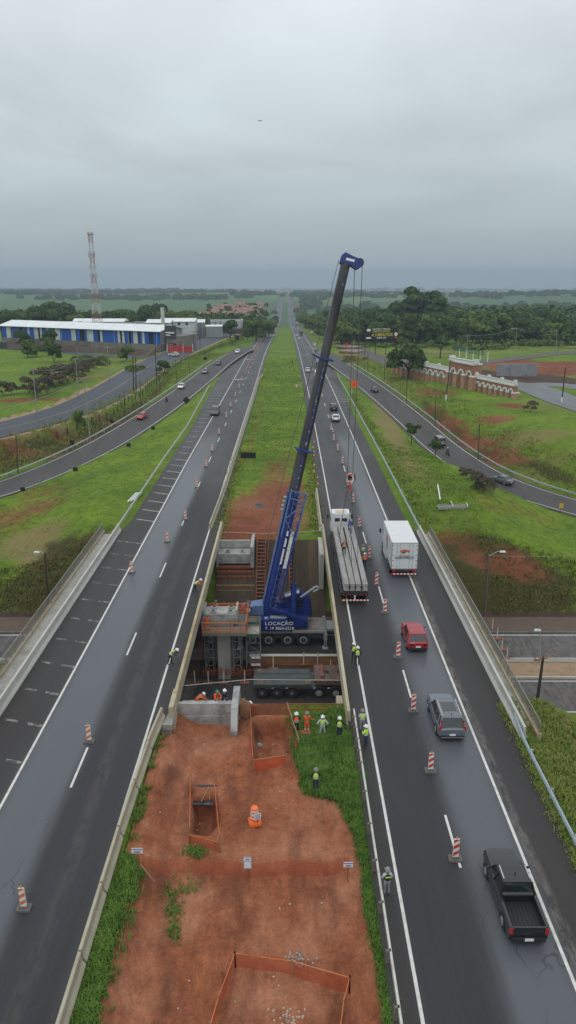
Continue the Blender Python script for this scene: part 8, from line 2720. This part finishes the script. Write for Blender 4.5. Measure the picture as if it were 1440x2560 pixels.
st = tree_proto("small_tree", 92, 1.9, 4.6, .20, 700, LEAFD, trunk=.09, base=.45, lobes=7, lump=.36)
put_tree(st, 1028, 1112, "small flat crowned tree on the inner verge of the right slip road", None, 1.0)
put_tree(st, 1087, 1145, "young twiggy tree next to the minivan on the right slip road", None, .8)
for k, (px, py, s) in enumerate(((1170, 1200, .8), (1190, 1222, 1.0), (1208, 1232, 1.1), (1222, 1226, .7), (1155, 1190, .6))):
    put_tree(db, px, py, "%s dry brown bush of the row beside the grey sedan" % ordn[k], "dry bushes beside the right slip road", s)
put_tree(db, 1326, 1030, "tiny bare sapling on the lawn in front of the gate", None, 1.0)
for k, (px, py, s) in enumerate(((8, 990, 1.2), (30, 985, 1), (72, 985, 1.4), (88, 992, 1.2), (112, 968, 1.7), (118, 985, 1.5), (150, 962, 1.8), (168, 958, 1.8), (188, 952, 1.6), (205, 940, 1.4), (140, 972, 1.3), (222, 930, 1.3), (240, 922, 1.3))):
    put_tree(db, px, py, "brown leafless bush in the thicket left of the bending road", "bare bushes of the left thicket", s * 1.25)
pm = empty("palm_tree", (0, 0, 0), 0, "", "palm")
m = MB(); m.tube((0, 0, -.5), (.2, 0, 7.5), .25, .2, 8); m.build("trunk", BARK, pm)
m = MB(); rr = random.Random(3)
for k in range(22):
    a = k * 2.4; el = rr.uniform(-.2, .9); pts_ = [(0.2 + math.cos(a) * s * math.cos(el), math.sin(a) * s * math.cos(el), 7.5 + s * math.sin(el) - s * s * .16) for s in (0, 1.2, 2.4, 3.4)]
    for q0, q1 in zip(pts_[:-1], pts_[1:]): m.bar(q0, q1, .75, .03)
m.build("fronds", LEAFD, pm)
put_tree(Proto(pm), 868, 850, "palm tree in front of the dark wood right of the boom", None, 1.3)
put_tree(FT[2], 862, 828, "dark tree beside the palm", None, 1.0)

cnt = 0
fr_row = []
for px in np.arange(812, 1440, 10.5):
    for j, (Yb) in enumerate((400, 455, 520)):
        Y = Yb + random.uniform(-18, 18) + (80 if px < 850 else 0)
        x = px + random.uniform(-6, 6)
        q = at_y(x, 840, Y)
        s = random.uniform(.85, 1.35) * (1.0 if j < 2 else 1.2)
        pr = FT[random.randrange(6)]
        g = hgt(q.x, Y)
        lab = "leafy tree in the front rows of the dark wood on the right"
        pr.put((q.x, Y, g - .1), random.uniform(0, 6.28), lab, "trees of the right hand wood", scale=s)
        cnt += 1
for px, py, s in ((1044, 812, 1.25), (1062, 808, 1.15), (1030, 815, 1.05), (1085, 810, 1.0), (1005, 815, .95), (985, 818, .85), (1100, 815, .85), (950, 818, .7), (930, 820, .65)):
    q = at_y(px, py, 470 + random.uniform(0, 40)); TALL[random.randrange(2)].put((q.x, q.y, hgt(q.x, q.y)), random.uniform(0, 6), "tall tree rising above the middle of the right hand wood", "tall trees of the right hand wood", scale=s * 1.35)
for px in np.arange(0, 660, 12.5):
    for j, Yb in enumerate((470, 540)):
        if px > 575 and j == 0: continue
        Y = Yb + random.uniform(-15, 15); x = px + random.uniform(-7, 7); q = at_y(x, 800, Y)
        FT[random.randrange(6)].put((q.x, Y, hgt(q.x, Y)), random.uniform(0, 6.28), "dark leafy tree in the belt behind the warehouses on the left", "trees behind the warehouses", scale=random.uniform(.85, 1.3) * (1.35 if 80 < px < 170 or 350 < px < 400 else 1))
for px, py, Y in ((672, 790, 520), (664, 800, 500), (655, 806, 470), (640, 812, 450), (680, 775, 620), (684, 760, 760), (688, 752, 900), (676, 768, 680), (648, 800, 520), (630, 808, 500), (618, 815, 470)):
    q = at_y(px, py, Y); FT[random.randrange(6)].put((q.x, Y, hgt(q.x, Y)), random.uniform(0, 6), "dark tree beside the far left edge of the highway", "trees along the far left edge", scale=random.uniform(.8, 1.1))
for px, Y, s in ((745, 950, 1.5), (752, 780, 1.2), (757, 700, 1.0), (764, 640, 1.0), (772, 600, .9), (778, 640, 1.0), (786, 560, .8), (750, 1200, 1.4), (735, 1400, 1.2)):
    q = at_y(px, 780, Y); FT[random.randrange(6)].put((q.x + 4, Y, hgt(q.x + 4, Y)), random.uniform(0, 6), "dark tree beside the far right edge of the highway", "trees along the far right edge", scale=s)


def woods(name, seed, spots, leaf, mat, kind_label):
    """a far wood as one mass: spots = [(x, y, r, h)]"""
    r = np.random.default_rng(seed); VV = []
    for (x, y, rad, h) in spots:
        n_ = int(26 + rad * rad * .55)
        g = hgt(x, y)
        d = r.normal(size=(n_, 3)); d /= np.linalg.norm(d, axis=1)[:, None]; d[:, 2] = np.abs(d[:, 2]) * .95 - .12
        P = np.array([x, y, g + h * .28]) + d * np.array([rad, rad, h * .72]) * r.uniform(.8, 1.08, (n_, 1))
        nn = d + r.normal(size=(n_, 3)) * .5; nn /= np.linalg.norm(nn, axis=1)[:, None]
        t = np.cross(nn, r.normal(size=(n_, 3))); t /= np.linalg.norm(t, axis=1)[:, None]; b_ = np.cross(nn, t)
        s = leaf * (rad / 5.5) * r.uniform(.7, 1.4, n_)[:, None]
        VV.append(np.stack([P - t * s - b_ * s * .7, P + t * s - b_ * s * .6, P + t * s + b_ * s * .7, P - t * s * .9 + b_ * s * .8], 1).reshape(-1, 3))
    V_ = np.concatenate(VV); n_ = len(V_) // 4
    me = bpy.data.meshes.new(name); me.vertices.add(len(V_)); me.vertices.foreach_set('co', V_.ravel())
    me.loops.add(n_ * 4); me.loops.foreach_set('vertex_index', np.arange(n_ * 4)); me.polygons.add(n_)
    me.polygons.foreach_set('loop_start', np.arange(0, n_ * 4, 4)); me.polygons.foreach_set('loop_total', np.full(n_, 4)); me.update(); me.materials.append(mat)
    o = bpy.data.objects.new(name, me); COL.objects.link(o)
    return tag(o, kind_label, "wood", kind="stuff")


r = np.random.default_rng(9)
sp_ = []
for k in range(620):      # behind the front rows on the right
    Y = r.uniform(560, 820); px = r.uniform(800, 1500)
    q = at_y(px, 800, Y)
    sp_.append((q.x, Y, r.uniform(5, 9), r.uniform(15, 22) + (8 if 980 < px < 1110 else 0)))
for k in range(260):
    Y = r.uniform(860, 1500); px = r.uniform(790, 1560); q = at_y(px, 790, Y); sp_.append((q.x, Y, r.uniform(7, 13), r.uniform(9, 15)))
woods("wood", 1, sp_, 1.25, LEAFD, "dark wood stretching into the distance on the right")
sp_ = []
for k in range(260):
    Y = r.uniform(560, 680); px = r.uniform(-60, 650); q = at_y(px, 790, Y); sp_.append((q.x, Y, r.uniform(5, 8), r.uniform(12, 18)))
woods("wood", 2, sp_, 1.25, LEAFD, "dark wood behind the warehouses on the left")
sp_ = []
belts = [((-1900, 2100), (-700, 2300), 40, 110), ((-1500, 1450), (-820, 1500), 30, 90), ((-620, 1900), (-120, 1980), 34, 110), ((-1200, 2700), (-200, 2800), 46, 160), ((-2600, 3600), (-500, 3500), 60, 200),
         ((120, 1600), (900, 1500), 40, 160), ((60, 2100), (1400, 2200), 60, 220), ((900, 2800), (2600, 2700), 60, 220), ((100, 3300), (2200, 3500), 70, 260), ((-3500, 5200), (3500, 5400), 90, 300), ((-4000, 7000), (4500, 7200), 130, 320),
         ((-90, 1150), (-50, 1500), 12, 34), ((50, 1500), (70, 2200), 14, 40), ((-140, 2200), (-60, 2300), 30, 30)]
for (a, b, w, n_) in belts:
    for k in range(n_):
        t = r.uniform(); f = max(1, a[1] / 1500)
        sp_.append((a[0] + (b[0] - a[0]) * t + r.normal() * w, a[1] + (b[1] - a[1]) * t + r.normal() * w * 1.3, r.uniform(5, 11) * f ** .6, r.uniform(6, 12) * f ** .2))
woods("wood", 3, sp_, 1.6, LEAFD, "belts of trees between the far fields")
sp_ = []
for (px, py, rx, ry, n_, rad, h) in ((1200, 872, 60, 3, 60, 2.6, 2.4), (1330, 862, 80, 4, 90, 3.0, 3.0), (1050, 866, 60, 5, 50, 2.4, 2.2), (1300, 845, 120, 3, 80, 3.5, 4.0), (225, 905, 40, 8, 46, 1.8, 1.6), (30, 868, 30, 3, 16, 2.2, 2.0), (150, 876, 70, 2, 30, 2.0, 2.0),
                                     (940, 860, 40, 10, 60, 2.2, 2.0), (890, 900, 30, 8, 12, 1.4, 1.1), (640, 812, 36, 6, 36, 2.6, 3.0), (330, 925, 25, 4, 16, 1.4, 1.3)):
    for k in range(n_):
        p = hit(px + r.uniform(-rx, rx), py + r.uniform(-ry, ry)); sp_.append((p.x, p.y, rad * r.uniform(.6, 1.2), h * r.uniform(.6, 1.3)))
woods("scrub", 4, sp_, 1.1, LEAF, "low green scrub along verges and field edges")["category"] = "scrub"
for k in range(40):
    pr = protos[k % 3]; px = 560 + r.uniform(0, 260); Y = 4200 + r.uniform(0, 800); q = at_y(px, 725, Y)
    pr.put((q.x, Y, hgt(q.x, Y)), r.uniform(-1, 1), "pale speck of a house in the town on the skyline", "houses of the skyline town", scale=3.0)

def blades(name, pts, h, lab, mat, w=.022, n=9, spread=.13):
    r = np.random.default_rng(len(pts)); P = np.array(pts); K = len(P) * n
    base = np.repeat(P, n, 0) + np.concatenate([r.normal(size=(K, 2)) * spread, np.zeros((K, 1))], 1)
    a = r.uniform(0, 2 * math.pi, K); hh = h * r.uniform(.5, 1.35, K); ln = r.uniform(.2, .8, K) * hh
    d = np.stack([np.cos(a), np.sin(a), np.zeros(K)], 1); s = np.stack([-np.sin(a), np.cos(a), np.zeros(K)], 1) * w
    m1 = base + d * ln[:, None] * .35 + np.array([0, 0, 1]) * hh[:, None] * .62; tp_ = base + d * ln[:, None] + np.array([0, 0, 1]) * hh[:, None] * .85
    V_ = np.stack([base - s, base + s, m1 + s * .9, m1 - s * .9, tp_], 1).reshape(-1, 3)
    i = np.arange(K)[:, None] * 5
    loops = np.concatenate([i + np.array([0, 1, 2, 3]), i + np.array([3, 2, 4])], 1).ravel()
    st_ = np.stack([np.arange(K) * 7, np.arange(K) * 7 + 4], 1).ravel(); tt_ = np.tile([4, 3], K)
    me = bpy.data.meshes.new(name); me.vertices.add(len(V_)); me.vertices.foreach_set('co', V_.ravel()); me.loops.add(len(loops)); me.loops.foreach_set('vertex_index', loops)
    me.polygons.add(len(st_)); me.polygons.foreach_set('loop_start', st_); me.polygons.foreach_set('loop_total', tt_); me.update(); me.materials.append(mat)
    o = bpy.data.objects.new(name, me); COL.objects.link(o)
    return tag(o, lab, "grass", kind="stuff")


gb = NB("grass_blades", .7)
g1 = gb.noise(.9, 5, .6); g2 = gb.noise(7, 3, .6)
cc = gb.mix(gb.rng(g1, .35, .65), (.070, .150, .018), (.13, .24, .035)); cc = gb.mix(gb.rng(g2, .55, .75, 0, .7), cc, (.24, .30, .10))
GRB = gb.done(cc)
gb = NB("dry_grass_blades", .8)
g1 = gb.noise(.5, 5, .6); g2 = gb.noise(5, 3, .6)
cc = gb.mix(gb.rng(g1, .35, .65), (.12, .20, .025), (.24, .26, .06)); cc = gb.mix(gb.rng(g2, .5, .75, 0, .7), cc, (.26, .22, .10))
GRD = gb.done(cc)
pts = []
PG = np.array(P_GRASS)
while len(pts) < 5200:
    x, y = r.uniform(-1.5, 4.9), r.uniform(18, 46.3)
    if in_poly(np.array([x]), np.array([y]), P_GRASS)[0] or (x > 4.3 and y < 44): pts.append((x, y, sz(x, y)))
blades("grass", pts, .34, "long green grass between the red soil and the pale guardrail", GRB, n=11)
pts = []
for k in range(1900):
    y = r.uniform(18, 46); x = -9.25 + r.normal() * .18 + .15
    dens = .5 + .5 * math.sin(y * 1.1) + .3 * math.sin(y * 3.1)
    if (r.uniform() > dens and y > 30) or (y > 32.3 and r.uniform() < .8): continue
    x += .38 * abs(r.normal()) * (1 if y < 33 else .2)
    pts.append((x, y, sz(x, y)))
blades("grass", pts, .36, "tufts of green grass along the foot of the barrier blocks", GRB, n=11)
pts = []
for (px, py, rx, ry, n_) in ((490, 2130, 30, 16, 60), (430, 2260, 20, 60, 60), (470, 2220, 30, 30, 24), (350, 2190, 8, 8, 30), (436, 2330, 12, 30, 30)):
    for k in range(n_): pts.append(sp(px + r.normal() * rx * .5, py + r.normal() * ry * .5))
blades("grass", pts, .20, "sparse weeds growing through the red soil", GRB, n=7)
pts = []
for k in range(5200):
    y = r.uniform(17, 50); x = 16.6 + abs(r.normal()) * 3.6
    pts.append((x, y, hgt(x, y)))
for k in range(500):
    y = r.uniform(17, 46); x = 16.0 + r.normal() * .12; pts.append((x, y, hgt(x, y)))
blades("grass", pts, .30, "yellow green grass on the slope beyond the right guardrail", GRD, n=9, w=.03, spread=.2)
pts = []
for k in range(900):
    y = r.uniform(84, 130); x = r.choice([-9.0, 3.9]) + r.normal() * .5; pts.append((x, y, hgt(x, y)))
for k in range(700):
    y = r.uniform(84, 200); x = 17.4 + abs(r.normal()) * .8; pts.append((x, y, hgt(x, y)))
blades("grass", pts, .30, "rough grass edges of the median and the mound", GRD, n=7, w=.05, spread=.35)
pts, ptd = [], []
gb = NB("light_grass_blades", .8); g1 = gb.noise(.5, 5, .6); GRL = gb.done(gb.mix(gb.rng(g1, .35, .65), (.085, .16, .012), (.18, .26, .03)))
for k in range(9000):
    y = r.uniform(75, 150) if r.uniform() < .6 else r.uniform(75, 86); s_ = 1 if r.uniform() < .5 else -1
    x = s_ * r.uniform(24, 50)
    if y < 86 or r.uniform() < .4:
        p = np.array([x]), np.array([y])
        if min(near_line(*p, RAMP_L)[0][0], near_line(*p, RAMP_R)[0][0]) > 5.6 and r.uniform() < .75: (ptd if y < 85.5 and r.uniform() < .9 else pts).append((x, y, hgt(x, y))) if ((x - 30) / 5) ** 2 + ((y - 81) / 2.5) ** 2 > 1 or r.uniform() < .45 else None
for k in range(1500):
    y = r.uniform(85, 135); x = r.uniform(18, 27); pts.append((x, y, hgt(x, y)))
for k in range(3600):
    y = 84 + 230 * r.uniform() ** 1.3; x = r.uniform(-8.6, 4); p = proj((x, y, 0))
    if not (570 < p[0] < 790 and 1150 < p[1] < 1345) or r.uniform() < .12: pts.append((x, y, hgt(x, y)))
blades("grass", pts, .18, "short uneven grass of the median and the verges", GRL, n=6, w=.055, spread=.45)
gb = NB("dark_scrub_blades", .8); g1 = gb.noise(.6, 4, .6)
blades("grass", ptd, .32, "dark weedy growth on the embankment slopes", gb.done(gb.mix(gb.rng(g1, .35, .65), (.055, .066, .015), (.14, .14, .032))), n=6, w=.05, spread=.4)
ptb = []
for ln, o0, o1, m_ in ((RAMP_L, -6.2, -14, 1), (RAMP_R, 6.2, 14, 1)):
    for k in range(1700):
        q = ln[int(r.uniform(8, len(ln) - 1))]; i_ = int(np.hypot(ln[:, 0] - q[0], ln[:, 1] - q[1]).argmin()); t = ln[min(i_ + 1, len(ln) - 1)] - ln[i_ - 1]; t = t[:2] / np.linalg.norm(t[:2])
        u = r.uniform(o0, o1) if o0 < o1 else r.uniform(o1, o0); x, y = q[0] - t[1] * u + r.normal(), q[1] + t[0] * u + r.normal(); ptb.append((x, y, hgt(x, y)))
blades("grass", ptb, .5, "brown and green weeds on the banks above the slip roads", GRD, n=7, w=.06, spread=.5)
ST = material("pale_stone", (.42, .33, .27), .9, .2, 5)
for k in range(26):
    px, py = (r.uniform(360, 900), r.uniform(1850, 2540)); p = sp(px, py)
    m = MB(); m.ball((0, 0, .02), (.05 + .05 * r.uniform(), .04 + .04 * r.uniform(), .04), 6, 4); o = m.build("stone", ST); o.location = p; tag(o, "small pale stone or scrap lying on the red soil", "stone", "stones scattered on the soil")
rp = empty("rubble_pile", sp(745, 2400), 0, "small patch of grey rubble on the soil above the bottom net", "rubble")
for k in range(26):
    m = MB(); m.box((r.normal() * .42, r.normal() * .28, .04), (.12, .10, .07), rz=r.uniform(0, 3), taper=.7); m.build("chunk", CONC, rp)
rp = empty("rubble_pile", sp(716, 2545), 0, "patch of pale broken stones inside the bottom net", "rubble")
for k in range(30):
    m = MB(); m.box((r.normal() * .40, r.normal() * .28, .04), (.12, .10, .08), rz=r.uniform(0, 3), taper=.7); m.build("chunk", ST, rp)
m = MB(); q = at_y(650, 302, 160); m.prism([(-.5, 0), (-.15, .06), (0, .03), (.15, .06), (.5, 0), (.15, -.02), (0, -.05), (-.15, -.02)], -.12, .12, 'y'); o = m.build("bird", DARKC); o.location = tuple(q)
tag(o, "single bird gliding high in the grey sky", "bird")

hz = MB(); hz.b2(-9900, 9900, -80, 9850, -420, 75)
ho = hz.build("haze", bpy.data.materials.new("haze_air"))
tag(ho, kind='stuff')
hm = ho.data.materials[0]; hm.use_nodes = True
N, L = hm.node_tree.nodes, hm.node_tree.links
for n_ in list(N):
    if n_.type != 'OUTPUT_MATERIAL': N.remove(n_)
pv_ = N.new('ShaderNodeVolumePrincipled'); pv_.inputs['Color'].default_value = (.62, .75, .87, 1); pv_.inputs['Density'].default_value = .00021; pv_.inputs['Anisotropy'].default_value = 0.0
L.new(pv_.outputs[0], [n_ for n_ in N if n_.type == 'OUTPUT_MATERIAL'][0].inputs['Volume'])
